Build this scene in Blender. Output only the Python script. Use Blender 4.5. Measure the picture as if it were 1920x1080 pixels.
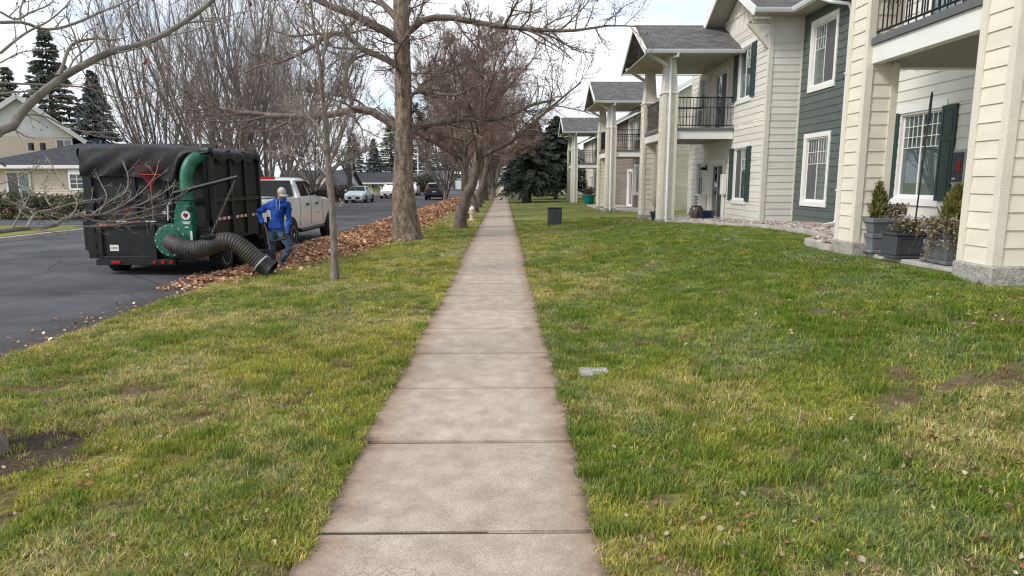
import bpy, bmesh, math, random
import numpy as np
from mathutils import Matrix, Vector, Euler

for _o in list(bpy.data.objects):
    bpy.data.objects.remove(_o, do_unlink=True)
SC = bpy.context.scene
COL = SC.collection
R = math.radians

# ------------------------------------------------------------------ camera, sky, sun, exposure
FPX, EYE = 1250.0, 1.75                       # focal length in 1920-wide pixels, eye height
PITCH = math.atan(200.0 / FPX)
YAW = math.atan(16.0 / FPX * math.cos(PITCH))
cam_d = bpy.data.cameras.new('camera')
cam_d.sensor_width = 36.0
cam_d.lens = FPX / 1920.0 * 36.0
cam_d.clip_start, cam_d.clip_end = 0.05, 3000.0
cam = bpy.data.objects.new('camera', cam_d)
COL.objects.link(cam)
cam.location = (0, 0, EYE)
cam.rotation_euler = (math.pi / 2 - PITCH, 0, -YAW)
SC.camera = cam

world = bpy.data.worlds.new('World')
SC.world = world
world.use_nodes = True
SUN_AZ, SUN_EL = R(-118), R(42)               # from the left, a little behind the camera
def build_world():
    nt = world.node_tree
    n, l = nt.nodes, nt.links
    n.clear()
    out = n.new('ShaderNodeOutputWorld')
    sky = n.new('ShaderNodeTexSky')
    sky.sky_type = 'NISHITA'
    sky.sun_disc = False
    sky.sun_elevation = SUN_EL
    sky.sun_rotation = SUN_AZ
    sky.air_density, sky.dust_density, sky.ozone_density = 1.0, 1.5, 1.5
    b1 = n.new('ShaderNodeBackground'); b1.inputs[1].default_value = 0.15
    l.new(sky.outputs[0], b1.inputs[0])
    tc = n.new('ShaderNodeTexCoord')
    mp = n.new('ShaderNodeMapping'); mp.inputs['Scale'].default_value = (1.0, 1.0, 2.6)
    l.new(tc.outputs['Generated'], mp.inputs[0])
    no = n.new('ShaderNodeTexNoise'); no.inputs['Scale'].default_value = 3.1
    no.inputs['Detail'].default_value = 6; no.inputs['Roughness'].default_value = 0.55
    l.new(mp.outputs[0], no.inputs['Vector'])
    cr = n.new('ShaderNodeValToRGB')
    cr.color_ramp.elements[0].position = 0.34; cr.color_ramp.elements[0].color = (0.30, 0.30, 0.30, 1)
    cr.color_ramp.elements[1].position = 0.52; cr.color_ramp.elements[1].color = (0.97, 0.97, 0.97, 1)
    l.new(no.outputs[0], cr.inputs[0])
    no2 = n.new('ShaderNodeTexNoise'); no2.inputs['Scale'].default_value = 1.7; no2.inputs['Detail'].default_value = 5
    l.new(mp.outputs[0], no2.inputs['Vector'])
    cc = n.new('ShaderNodeValToRGB')
    cc.color_ramp.elements[0].position = 0.36; cc.color_ramp.elements[0].color = (0.56, 0.63, 0.72, 1)
    cc.color_ramp.elements[1].position = 0.6; cc.color_ramp.elements[1].color = (0.90, 0.92, 0.945, 1)
    l.new(no2.outputs[0], cc.inputs[0])
    b2 = n.new('ShaderNodeBackground'); b2.inputs[1].default_value = 0.80
    l.new(cc.outputs[0], b2.inputs[0])
    mx = n.new('ShaderNodeMixShader')
    l.new(cr.outputs[0], mx.inputs[0]); l.new(b1.outputs[0], mx.inputs[1]); l.new(b2.outputs[0], mx.inputs[2])
    l.new(mx.outputs[0], out.inputs[0])
build_world()

sun_d = bpy.data.lights.new('sun', 'SUN')
sun_d.energy = 1.5
sun_d.angle = R(14)
sun_d.color = (1.0, 0.96, 0.90)
sun = bpy.data.objects.new('sun', sun_d)
COL.objects.link(sun)
_sv = Vector((math.sin(SUN_AZ) * math.cos(SUN_EL), math.cos(SUN_AZ) * math.cos(SUN_EL), math.sin(SUN_EL)))
sun.rotation_euler = _sv.to_track_quat('Z', 'Y').to_euler()

SC.view_settings.view_transform = 'Standard'
SC.view_settings.look = 'None'
SC.view_settings.exposure = 0.80
SC.view_settings.gamma = 1.0
SC.view_settings.use_curve_mapping = False
SC.cycles.use_denoising = True
SC.cycles.denoising_prefilter = 'ACCURATE'
SC.cycles.max_bounces = 4
SC.cycles.diffuse_bounces = 3
SC.cycles.use_adaptive_sampling = True
SC.cycles.adaptive_threshold = 0.008
SC.cycles.transparent_max_bounces = 12
SC.cycles.filter_width = 1.2

# ------------------------------------------------------------------ helpers
def rng_(s): return np.random.default_rng(s)
W = {}
I4 = Matrix.Identity(4)
def link(o, parent=None, world=None):
    COL.objects.link(o)
    w = world.copy() if world is not None else I4.copy()
    if parent is not None:
        o.parent = parent
        o.matrix_parent_inverse = W[parent.name].inverted()
    o.matrix_basis = w
    W[o.name] = w
    return o
def props(o, label=None, cat=None, group=None, kind=None):
    if label: o['label'] = label
    if cat: o['category'] = cat
    if group: o['group'] = group
    if kind: o['kind'] = kind
    return o
def thing(name, label, cat, loc=(0, 0, 0), group=None):
    o = bpy.data.objects.new(name, None)
    o.empty_display_size = 0.1
    link(o, None, Matrix.Translation(loc))
    return props(o, label, cat, group)
def raw(name, V, Fs, m=None, smooth=False, uv=None):
    me = bpy.data.meshes.new(name)
    me.from_pydata([tuple(map(float, v)) for v in V], [], Fs)
    if m is not None:
        for q in (m if isinstance(m, (list, tuple)) else [m]): me.materials.append(q)
    if smooth: me.shade_smooth()
    if uv is not None:
        u = me.uv_layers.new(name='UVMap')
        for p in me.polygons:
            for li in p.loop_indices: u.data[li].uv = uv[me.loops[li].vertex_index]
    me.update()
    return me
def rawnp(name, V, Q, m=None, smooth=False, colors=None, mi=None):
    """V (n,3), Q (f,4) or (f,3)"""
    V = np.asarray(V, np.float32); Q = np.asarray(Q, np.int32)
    me = bpy.data.meshes.new(name)
    me.vertices.add(len(V)); me.vertices.foreach_set('co', V.ravel())
    nf, s = Q.shape
    me.loops.add(nf * s); me.loops.foreach_set('vertex_index', Q.ravel())
    me.polygons.add(nf)
    me.polygons.foreach_set('loop_start', np.arange(0, nf * s, s, dtype=np.int32))
    if mi is not None: me.polygons.foreach_set('material_index', np.asarray(mi, np.int32))
    me.update(calc_edges=True)
    if colors is not None:
        a = me.color_attributes.new('tint', 'FLOAT_COLOR', 'POINT')
        a.data.foreach_set('color', np.asarray(colors, np.float32).ravel())
    if m is not None:
        for q in (m if isinstance(m, (list, tuple)) else [m]): me.materials.append(q)
    if smooth: me.shade_smooth()
    return me
def ob(name, me, parent=None, world=None):
    return link(bpy.data.objects.new(name, me), parent, world)

class MB:
    """collects shapes of ONE part"""
    def __init__(s): s.V = []; s.F = []
    def add(s, V, F):
        k = len(s.V); s.V += [tuple(v) for v in V]; s.F += [tuple(i + k for i in f) for f in F]; return s
    def box(s, x0, x1, y0, y1, z0, z1):
        return s.add([(x, y, z) for z in (z0, z1) for (x, y) in ((x0, y0), (x1, y0), (x1, y1), (x0, y1))],
                     [(3, 2, 1, 0), (4, 5, 6, 7), (0, 1, 5, 4), (1, 2, 6, 5), (2, 3, 7, 6), (3, 0, 4, 7)])
    def bevbox(s, x0, x1, y0, y1, z0, z1, b=0.01):
        bm = bmesh.new(); bmesh.ops.create_cube(bm, size=1)
        for v in bm.verts:
            v.co = (x0 + (v.co.x + .5) * (x1 - x0), y0 + (v.co.y + .5) * (y1 - y0), z0 + (v.co.z + .5) * (z1 - z0))
        bmesh.ops.bevel(bm, geom=bm.edges[:], offset=b, segments=1, affect='EDGES')
        bm.verts.ensure_lookup_table()
        s.add([v.co[:] for v in bm.verts], [tuple(v.index for v in f.verts) for f in bm.faces]); bm.free(); return s
    def frbox(s, fr, u0, u1, z0, z1, d0, d1):
        return s.add([fr(u, d, z) for z in (z0, z1) for (u, d) in ((u0, d0), (u1, d0), (u1, d1), (u0, d1))],
                     [(3, 2, 1, 0), (4, 5, 6, 7), (0, 1, 5, 4), (1, 2, 6, 5), (2, 3, 7, 6), (3, 0, 4, 7)])
    def tube(s, pts, r, n=8, caps=True):
        V, Q = tubes(np.array([pts], float), np.array([[r] * len(pts)] if np.isscalar(r) else [r], float), n)
        k = len(pts)
        s.add(V, [tuple(q) for q in Q])
        if caps:
            b = len(s.V) - len(V)
            s.F.append(tuple(b + i for i in range(n))[::-1]); s.F.append(tuple(b + (k - 1) * n + i for i in range(n)))
        return s
    def lathe(s, c, prof, n=16, ax='z'):
        V = []
        for (r, h) in prof:
            for i in range(n):
                a = 2 * math.pi * i / n; p = (r * math.cos(a), r * math.sin(a), h)
                if ax == 'y': p = (p[0], p[2], p[1])
                if ax == 'x': p = (p[2], p[0], p[1])
                V.append((c[0] + p[0], c[1] + p[1], c[2] + p[2]))
        F = [(j * n + i, j * n + (i + 1) % n, (j + 1) * n + (i + 1) % n, (j + 1) * n + i) for j in range(len(prof) - 1) for i in range(n)]
        F.append(tuple(range(n))[::-1]); F.append(tuple((len(prof) - 1) * n + i for i in range(n)))
        return s.add(V, F)
    def prism(s, poly, fn, d0, d1):
        """poly of 2-D points; fn(a,b,d)->xyz"""
        n = len(poly)
        V = [fn(a, b, d0) for a, b in poly] + [fn(a, b, d1) for a, b in poly]
        F = [tuple(range(n))[::-1], tuple(range(n, 2 * n))] + [(i, (i + 1) % n, n + (i + 1) % n, n + i) for i in range(n)]
        return s.add(V, F)
    def build(s, name, m, parent=None, smooth=False, bevel=0, world=None, fixn=True):
        me = raw(name, s.V, s.F, m)
        if fixn or bevel:
            bm = bmesh.new(); bm.from_mesh(me)
            bmesh.ops.recalc_face_normals(bm, faces=bm.faces)
            if bevel:
                ed = [e for e in bm.edges if len(e.link_faces) == 2 and e.calc_face_angle(0) > 0.5]
                bmesh.ops.bevel(bm, geom=ed, offset=bevel, segments=1, affect='EDGES')
            bm.to_mesh(me); bm.free()
        if smooth:
            me.shade_smooth()
            try: me.set_sharp_from_angle(angle=R(40))
            except Exception: pass
        return ob(name, me, parent, world)

def _nrm(a): return a / np.maximum(np.linalg.norm(a, axis=-1, keepdims=True), 1e-9)
def tubes(P, Rd, n):
    """P (N,k,3) polylines, Rd (N,k) radii -> verts, quads (open tubes)"""
    N, k, _ = P.shape
    T = np.empty_like(P)
    T[:, 1:-1] = P[:, 2:] - P[:, :-2]; T[:, 0] = P[:, 1] - P[:, 0]; T[:, -1] = P[:, -1] - P[:, -2]
    T = _nrm(T)
    mean = _nrm(P[:, -1] - P[:, 0] + 1e-6)
    ref = np.where(np.abs(mean[:, 2:3]) > 0.75, np.array([[1., 0.13, 0]]), np.array([[0.07, 0.05, 1.]]))
    U = _nrm(np.cross(T, ref[:, None, :])); Vv = np.cross(T, U)
    a = np.arange(n) * 2 * np.pi / n
    ring = U[:, :, None, :] * np.cos(a)[None, None, :, None] + Vv[:, :, None, :] * np.sin(a)[None, None, :, None]
    V = P[:, :, None, :] + ring * Rd[:, :, None, None]
    i = np.arange(n); j = (i + 1) % n
    base = (np.arange(N)[:, None, None] * k + np.arange(k - 1)[None, :, None]) * n
    Q = np.stack([base + i, base + j, base + n + j, base + n + i], -1).reshape(-1, 4)
    return V.reshape(-1, 3), Q
def vnoise(x, y, s=0):
    """smooth value noise, numpy arrays"""
    xi = np.floor(x).astype(np.int64); yi = np.floor(y).astype(np.int64)
    fx, fy = x - xi, y - yi
    fx = fx * fx * (3 - 2 * fx); fy = fy * fy * (3 - 2 * fy)
    def h(a, b):
        q = (a * 374761393 + b * 668265263 + s * 974634757) & 0xffffffff
        q = ((q ^ (q >> 13)) * 1274126177) & 0xffffffff
        return ((q ^ (q >> 16)) & 0xffff) / 65535.0
    return (h(xi, yi) * (1 - fx) + h(xi + 1, yi) * fx) * (1 - fy) + (h(xi, yi + 1) * (1 - fx) + h(xi + 1, yi + 1) * fx) * fy
def fbm(x, y, s=0, o=3):
    t = 0; a = 0.5; w = 0
    for i in range(o):
        t = t + a * vnoise(x * 2 ** i, y * 2 ** i, s + i * 17); w += a; a *= .5
    return t / w
def catmull(pts, n):
    pts = np.array(pts, float); out = []
    P = np.vstack([2 * pts[0] - pts[1], pts, 2 * pts[-1] - pts[-2]])
    for i in range(1, len(P) - 2):
        for t in np.linspace(0, 1, n, endpoint=False):
            p0, p1, p2, p3 = P[i - 1:i + 3]
            out.append(.5 * ((2 * p1) + (-p0 + p2) * t + (2 * p0 - 5 * p1 + 4 * p2 - p3) * t * t + (-p0 + 3 * p1 - 3 * p2 + p3) * t ** 3))
    out.append(pts[-1])
    return np.array(out)
# measuring aid: where a sight line of the photograph meets a chosen real plane
_fw = np.array([math.sin(YAW) * math.cos(PITCH), math.cos(YAW) * math.cos(PITCH), -math.sin(PITCH)])
_rt = np.array([math.cos(YAW), -math.sin(YAW), 0]); _up = np.cross(_rt, _fw)
def at(x, y, Y):
    d = _fw + _rt * (x - 960) / FPX - _up * (y - 540) / FPX
    return np.array([0, 0, EYE]) + d * (Y / d[1])

# ------------------------------------------------------------------ materials
def mat(name, col, rough=.7, var=.12, scale=3., bump=0., bscale=30., metal=0., col2=None, orand=0., spec=.4, coat=0., stretch=None, detail=4, fine=0.):
    m = bpy.data.materials.new(name); m.use_nodes = True
    n, l = m.node_tree.nodes, m.node_tree.links
    b = n['Principled BSDF']
    b.inputs['Roughness'].default_value = rough; b.inputs['Metallic'].default_value = metal
    b.inputs['Specular IOR Level'].default_value = spec
    if coat: b.inputs['Coat Weight'].default_value = coat; b.inputs['Coat Roughness'].default_value = .08
    ge = n.new('ShaderNodeNewGeometry'); vec = ge.outputs['Position']
    if stretch:
        mp = n.new('ShaderNodeMapping'); mp.inputs['Scale'].default_value = stretch
        l.new(vec, mp.inputs[0]); vec = mp.outputs[0]
    no = n.new('ShaderNodeTexNoise'); no.inputs['Scale'].default_value = scale; no.inputs['Detail'].default_value = detail
    no.inputs['Roughness'].default_value = .6
    l.new(vec, no.inputs['Vector'])
    cr = n.new('ShaderNodeValToRGB')
    cr.color_ramp.elements[0].position = .3; cr.color_ramp.elements[1].position = .7
    c0 = tuple(max(0, c * (1 - var)) for c in col); c1 = tuple(min(1, c * (1 + var)) for c in (col2 or col))
    cr.color_ramp.elements[0].color = (*c0, 1); cr.color_ramp.elements[1].color = (*c1, 1)
    l.new(no.outputs[0], cr.inputs[0]); o = cr.outputs[0]
    if orand:
        oi = n.new('ShaderNodeObjectInfo'); mr = n.new('ShaderNodeMapRange')
        mr.inputs[3].default_value = 1 - orand; mr.inputs[4].default_value = 1 + orand
        l.new(oi.outputs['Random'], mr.inputs[0])
        mu = n.new('ShaderNodeVectorMath'); mu.operation = 'SCALE'
        l.new(o, mu.inputs[0]); l.new(mr.outputs[0], mu.inputs['Scale']); o = mu.outputs[0]
    if fine:
        nf = n.new('ShaderNodeTexNoise'); nf.inputs['Scale'].default_value = bscale * 1.7; nf.inputs['Detail'].default_value = 2
        l.new(vec, nf.inputs['Vector']); mr = n.new('ShaderNodeMapRange')
        mr.inputs[1].default_value = .3; mr.inputs[2].default_value = .7
        mr.inputs[3].default_value = 1 - fine; mr.inputs[4].default_value = 1 + fine
        l.new(nf.outputs[0], mr.inputs[0])
        mu = n.new('ShaderNodeVectorMath'); mu.operation = 'SCALE'
        l.new(o, mu.inputs[0]); l.new(mr.outputs[0], mu.inputs['Scale']); o = mu.outputs[0]
    l.new(o, b.inputs['Base Color'])
    if bump:
        nb = n.new('ShaderNodeTexNoise'); nb.inputs['Scale'].default_value = bscale; nb.inputs['Detail'].default_value = 3
        l.new(vec, nb.inputs['Vector'])
        bp = n.new('ShaderNodeBump'); bp.inputs['Strength'].default_value = bump; bp.inputs['Distance'].default_value = .02
        l.new(nb.outputs[0], bp.inputs['Height']); l.new(bp.outputs[0], b.inputs['Normal'])
    return m
def tintmat(name, attr_type='GEOMETRY', rough=.8, mul=1., noise=.25, nscale=40., bump=.0, transl=0., spec=.2):
    """colour comes from the 'tint' attribute, with a little noise"""
    m = bpy.data.materials.new(name); m.use_nodes = True
    n, l = m.node_tree.nodes, m.node_tree.links
    b = n['Principled BSDF']; b.inputs['Roughness'].default_value = rough; b.inputs['Specular IOR Level'].default_value = spec
    at_ = n.new('ShaderNodeAttribute'); at_.attribute_name = 'tint'; at_.attribute_type = attr_type
    ge = n.new('ShaderNodeNewGeometry'); no = n.new('ShaderNodeTexNoise'); no.inputs['Scale'].default_value = nscale; no.inputs['Detail'].default_value = 5
    l.new(ge.outputs['Position'], no.inputs['Vector'])
    mr = n.new('ShaderNodeMapRange'); mr.inputs[1].default_value = .25; mr.inputs[2].default_value = .75
    mr.inputs[3].default_value = mul * (1 - noise); mr.inputs[4].default_value = mul * (1 + noise)
    l.new(no.outputs[0], mr.inputs[0])
    mu = n.new('ShaderNodeVectorMath'); mu.operation = 'SCALE'
    l.new(at_.outputs['Color'], mu.inputs[0]); l.new(mr.outputs[0], mu.inputs['Scale'])
    l.new(mu.outputs[0], b.inputs['Base Color'])
    if bump:
        bp = n.new('ShaderNodeBump'); bp.inputs['Strength'].default_value = bump; bp.inputs['Distance'].default_value = .03
        l.new(no.outputs[0], bp.inputs['Height']); l.new(bp.outputs[0], b.inputs['Normal'])
    if transl:
        tr = n.new('ShaderNodeBsdfTranslucent'); l.new(mu.outputs[0], tr.inputs[0])
        mx = n.new('ShaderNodeMixShader'); mx.inputs[0].default_value = transl
        l.new(b.outputs[0], mx.inputs[1]); l.new(tr.outputs[0], mx.inputs[2])
        l.new(mx.outputs[0], n['Material Output'].inputs[0])
    return m
def glassmat(name, tint=(.75, .8, .8), refl=1.0):
    m = bpy.data.materials.new(name); m.use_nodes = True
    n, l = m.node_tree.nodes, m.node_tree.links
    n.remove(n['Principled BSDF'])
    t = n.new('ShaderNodeBsdfTransparent'); t.inputs[0].default_value = (*tint, 1)
    g = n.new('ShaderNodeBsdfGlossy'); g.inputs['Roughness'].default_value = .015
    f = n.new('ShaderNodeLayerWeight'); f.inputs[0].default_value = .5
    pw = n.new('ShaderNodeMath'); pw.operation = 'POWER'; pw.inputs[1].default_value = 3.0; l.new(f.outputs['Facing'], pw.inputs[0])
    ma = n.new('ShaderNodeMath'); ma.operation = 'MULTIPLY_ADD'; ma.inputs[1].default_value = .75; ma.inputs[2].default_value = .07; l.new(pw.outputs[0], ma.inputs[0])
    x = n.new('ShaderNodeMixShader')
    l.new(ma.outputs[0], x.inputs[0]); l.new(t.outputs[0], x.inputs[1]); l.new(g.outputs[0], x.inputs[2])
    l.new(x.outputs[0], n['Material Output'].inputs[0])
    return m
def shinglemat(name, c0, c1, w=.30, h=.14):
    m = bpy.data.materials.new(name); m.use_nodes = True
    n, l = m.node_tree.nodes, m.node_tree.links
    b = n['Principled BSDF']; b.inputs['Roughness'].default_value = .9; b.inputs['Specular IOR Level'].default_value = .2
    uv = n.new('ShaderNodeUVMap')
    br = n.new('ShaderNodeTexBrick'); br.inputs['Scale'].default_value = 1
    br.inputs['Brick Width'].default_value = w; br.inputs['Row Height'].default_value = h
    br.inputs['Mortar Size'].default_value = .008; br.inputs['Bias'].default_value = 0
    br.inputs['Color1'].default_value = (*c0, 1); br.inputs['Color2'].default_value = (*c1, 1)
    br.inputs['Mortar'].default_value = (*[c * .45 for c in c0], 1)
    l.new(uv.outputs[0], br.inputs['Vector'])
    ge = n.new('ShaderNodeNewGeometry'); no = n.new('ShaderNodeTexNoise'); no.inputs['Scale'].default_value = 5; no.inputs['Detail'].default_value = 8; no.inputs['Roughness'].default_value = .75
    l.new(ge.outputs['Position'], no.inputs['Vector'])
    mr = n.new('ShaderNodeMapRange'); mr.inputs[1].default_value = .3; mr.inputs[2].default_value = .7; mr.inputs[3].default_value = .65; mr.inputs[4].default_value = 1.35
    l.new(no.outputs[0], mr.inputs[0])
    mu = n.new('ShaderNodeVectorMath'); mu.operation = 'SCALE'
    l.new(br.outputs['Color'], mu.inputs[0]); l.new(mr.outputs[0], mu.inputs['Scale']); l.new(mu.outputs[0], b.inputs['Base Color'])
    bp = n.new('ShaderNodeBump'); bp.inputs['Strength'].default_value = .6; bp.inputs['Distance'].default_value = .02
    l.new(br.outputs['Fac'], bp.inputs['Height']); bp.invert = True; l.new(bp.outputs[0], b.inputs['Normal'])
    return m

WHITE = mat('white_trim', (.78, .77, .74), .55, .05, 2, .15, 60, orand=.03)
CREAM = mat('cream_siding', (.735, .685, .57), .65, .07, 1.5, .35, 50, orand=.06, stretch=(1, 1, 3), fine=.05)
CREAMT = mat('cream_trim', (.715, .67, .56), .65, .06, 2, .5, 70, orand=.03)
OFFW = mat('off_white_siding', (.69, .665, .60), .65, .05, 1.5, .25, 45, orand=.055, stretch=(1, 1, 3), fine=.05)
OFFWT = mat('off_white_trim', (.66, .63, .55), .6, .05, 2, .25, 60, orand=.03)
GREEN = mat('green_siding', (.098, .118, .110), .55, .08, 1.5, .25, 45, orand=.08, stretch=(1, 1, 3))
TAUPE = mat('taupe_shingle', (.24, .20, .17), .75, .12, 2, .3, 45, orand=.14, stretch=(1, 1, 3))
SHUT = mat('shutter_green', (.032, .058, .053), .45, .1, 4, .1, 60)
SOFFITB = mat('balcony_soffit_shaded', (.27, .25, .215), .7, .06, 2, .1, 30)  # darker than the real soffit: shade under the deck is in the colour
BARKB = mat('bark_brown', (.085, .066, .052), .9, .4, 9, .9, 26, stretch=(1, 1, .3), detail=7, col2=(.15, .12, .098))
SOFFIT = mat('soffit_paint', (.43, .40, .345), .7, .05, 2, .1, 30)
DECKG = mat('deck_grey', (.13, .13, .135), .7, .1, 5, .2, 60)
BLACKM = mat('black_metal', (.012, .012, .013), .4, .15, 8, .05, 80, spec=.5)
GUTTER = mat('gutter_white', (.74, .76, .78), .4, .03, 3)
SHING = shinglemat('shingles_grey', (.105, .10, .098), (.165, .16, .157))
SHINGD = shinglemat('shingles_dark', (.045, .047, .055), (.075, .077, .085))
CONC = mat('concrete', (.40, .37, .34), .85, .18, 2.2, .35, 70, col2=(.46, .43, .40), fine=.12, detail=7)
CONCR = mat('rough_concrete', (.34, .32, .29), .9, .3, 9, .9, 25, fine=.2, detail=8)
BARKG = mat('bark_grey', (.20, .17, .145), .9, .35, 14, .9, 30, stretch=(1, 1, .35), detail=6)
TWIG = mat('twig_brown', (.17, .125, .105), .85, .25, 3)
TWIGR = mat('twig_reddish', (.235, .155, .13), .85, .25, 2)
TWIGG = mat('twig_grey', (.27, .225, .19), .85, .25, 2)
RUBBER = mat('rubber', (.014, .014, .015), .75, .15, 10, .1, 60)
CHROME = mat('rim_metal', (.50, .51, .52), .35, .06, 8, metal=.35)
GLASS = glassmat('window_glass')
DGLASS = mat('car_glass', (.008, .009, .010), .03, .1, 3, spec=.35)
DARKIN = mat('unlit_room_dark', (.02, .02, .022), .9, .1, 2)
BLIND = mat('blind', (.62, .66, .64), .6, .05, 3)
CURTAIN = mat('insect_screen', (.10, .10, .105), .6, .08, 2)
SOIL = mat('soil', (.05, .037, .028), .95, .4, 18, .8, 40, fine=.3)
RED = mat('red_plastic', (.40, .018, .016), .4, .1, 6)
REDL = mat('red_lens', (.42, .008, .01), .2, .1, 6)
# ------------------------------------------------------------------ setting: ground, road, sidewalk
SWL, SWR = -0.98, 0.50            # sidewalk edges
RX0, RX1 = -15.6, -5.10           # road edges
RZ = -0.12
def sstep(a, b, x):
    t = np.clip((x - a) / (b - a), 0, 1); return t * t * (3 - 2 * t)
def rise(y):
    return np.interp(y, [-20, 12, 17, 21, 25, 30, 40, 58, 75], [.60, .60, .53, .41, .28, .16, .12, .04, 0])
def gz(x, y):
    x = np.asarray(x, float); y = np.asarray(y, float)
    z = sstep(.62, 5.2, x) * rise(y)
    z = z + .035 * (fbm(x * .6, y * .6, 5, 2) - .5) * (np.clip((x - .5) / .6, 0, 1) + np.clip((-.98 - x) / .6, 0, 1)) * (x > -5.0)
    inroad = sstep(-4.98, -5.22, x) * sstep(-15.75, -15.55, x)
    z = z - .30 * inroad
    return z - .004
G_GREEN = np.array([.150, .232, .030]); G_BLUE = np.array([.185, .260, .080]); G_YEL = np.array([.385, .385, .068])
G_STRAW = np.array([.60, .50, .24]); G_BROWN = np.array([.25, .16, .07])
def grass_fields(x, y):
    """shares of yellow-green, straw and brown turf at a place, and the green mix"""
    x = np.asarray(x, float); y = np.asarray(y, float)
    a = fbm(x * 1.3 + 11, y * 1.0 + 3, 1, 5); b = fbm(x * 1.9 - 7, y * 1.5 + 9, 2, 4)
    c = fbm(x * 1.0 + 4, y * .8 - 2, 3, 5); d = fbm(x * 3.4, y * 2.9 + 5, 4, 3)
    left = (x < -.5) * 1.0
    upr = sstep(1.0, 3.2, x) * (1 - sstep(16, 32, y)) * sstep(3.4, 6.0, y)
    ky = (.26 + .16 * left + .60 * sstep(.36, .64, a)) * (1 - .60 * upr)
    ks = (.05 + .03 * left + .46 * sstep(.52 - .04 * left, .70 - .04 * left, c)) * (1 - .82 * upr)
    kb = (.02 + .45 * sstep(.60, .76, d)) * (1 - .75 * upr)
    return ky, ks, kb, sstep(.42, .6, b)
def grass_tint(x, y):
    ky, ks, kb, kg = [q[..., None] for q in grass_fields(x, y)]
    g = G_GREEN * (1 - kg) + G_BLUE * kg
    g = g * (1 - .85 * ky) + G_YEL * .85 * ky
    g = g * (1 - .8 * ks) + G_STRAW * .8 * ks
    return g * (1 - .6 * kb) + G_BROWN * .6 * kb
def grass_pick(x, y, rg):
    """every tuft is one kind of turf; the shares follow the place"""
    ky, ks, kb, kg = grass_fields(x, y); r = rg.random((4, len(x)))
    g = np.where((r[0] < kg)[:, None], G_BLUE, G_GREEN)
    g = np.where((r[1] < ky)[:, None], G_YEL, g); g = np.where((r[2] < ks)[:, None], G_STRAW, g)
    g = np.where((r[3] < kb)[:, None], G_BROWN, g)
    return .62 * g + .38 * grass_tint(x, y)
def make_ground():
    xs = np.concatenate([np.linspace(-420, -60, 14), np.linspace(-50, -16.4, 18), [-15.9, -15.75, -15.65, -15.58, -15.5, -14, -10, -6, -5.4, -5.28, -5.2, -5.12, -5.05, -4.98],
                         np.linspace(-4.85, 9.9, 148), np.linspace(10.5, 50, 16), np.linspace(70, 420, 12)])
    ys = np.concatenate([np.linspace(-60, 1, 14), np.linspace(1.2, 16, 125), np.linspace(16.4, 60, 90), np.linspace(63, 140, 20), np.linspace(170, 1600, 10)])
    X, Y = np.meshgrid(xs, ys)
    Z = gz(X, Y) - .08 * ((X > SWL + .03) & (X < SWR - .03))
    nx, ny = len(xs), len(ys)
    V = np.stack([X, Y, Z], -1).reshape(-1, 3)
    i = np.arange(nx - 1); j = np.arange(ny - 1)
    b = (j[:, None] * nx + i[None, :]).ravel()
    Q = np.stack([b, b + 1, b + nx + 1, b + nx], -1)
    t = grass_tint(X, Y).reshape(-1, 3) * .50
    tm = (sstep(.64, .72, fbm(V[:, 0] * 3.4, V[:, 1] * 2.9 + 5, 4, 3)) * (V[:, 1] < 13))[:, None]; t = t * (1 - tm) + np.array([.12, .088, .05]) * tm
    dirt = sstep(-4.75, -5.05, V[:, 0]) * (V[:, 0] > -16)
    # bare soil rings round the street trees
    for (tx, ty, tr) in [(-3.30, 4.16, .60), (-3.08, 12.09, .28), (-2.99, 20.5, .55), (-1.6, 25.5, .4)]:
        rr = np.hypot(V[:, 0] - tx - .1, V[:, 1] - ty) + .25 * (fbm(V[:, 0] * 4, V[:, 1] * 4, 9, 2) - .5)
        dirt = np.maximum(dirt, sstep(tr, tr * .7, rr))
    t = t * (1 - dirt[:, None]) + np.array([.06, .043, .03]) * dirt[:, None]
    m = tintmat('lawn_ground', rough=.95, noise=.45, nscale=22, bump=.5)
    o = ob('ground', rawnp('ground', V, Q, m, True, np.concatenate([t, np.ones((len(t), 1))], 1)))
    props(o, kind='structure')
make_ground()

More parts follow.
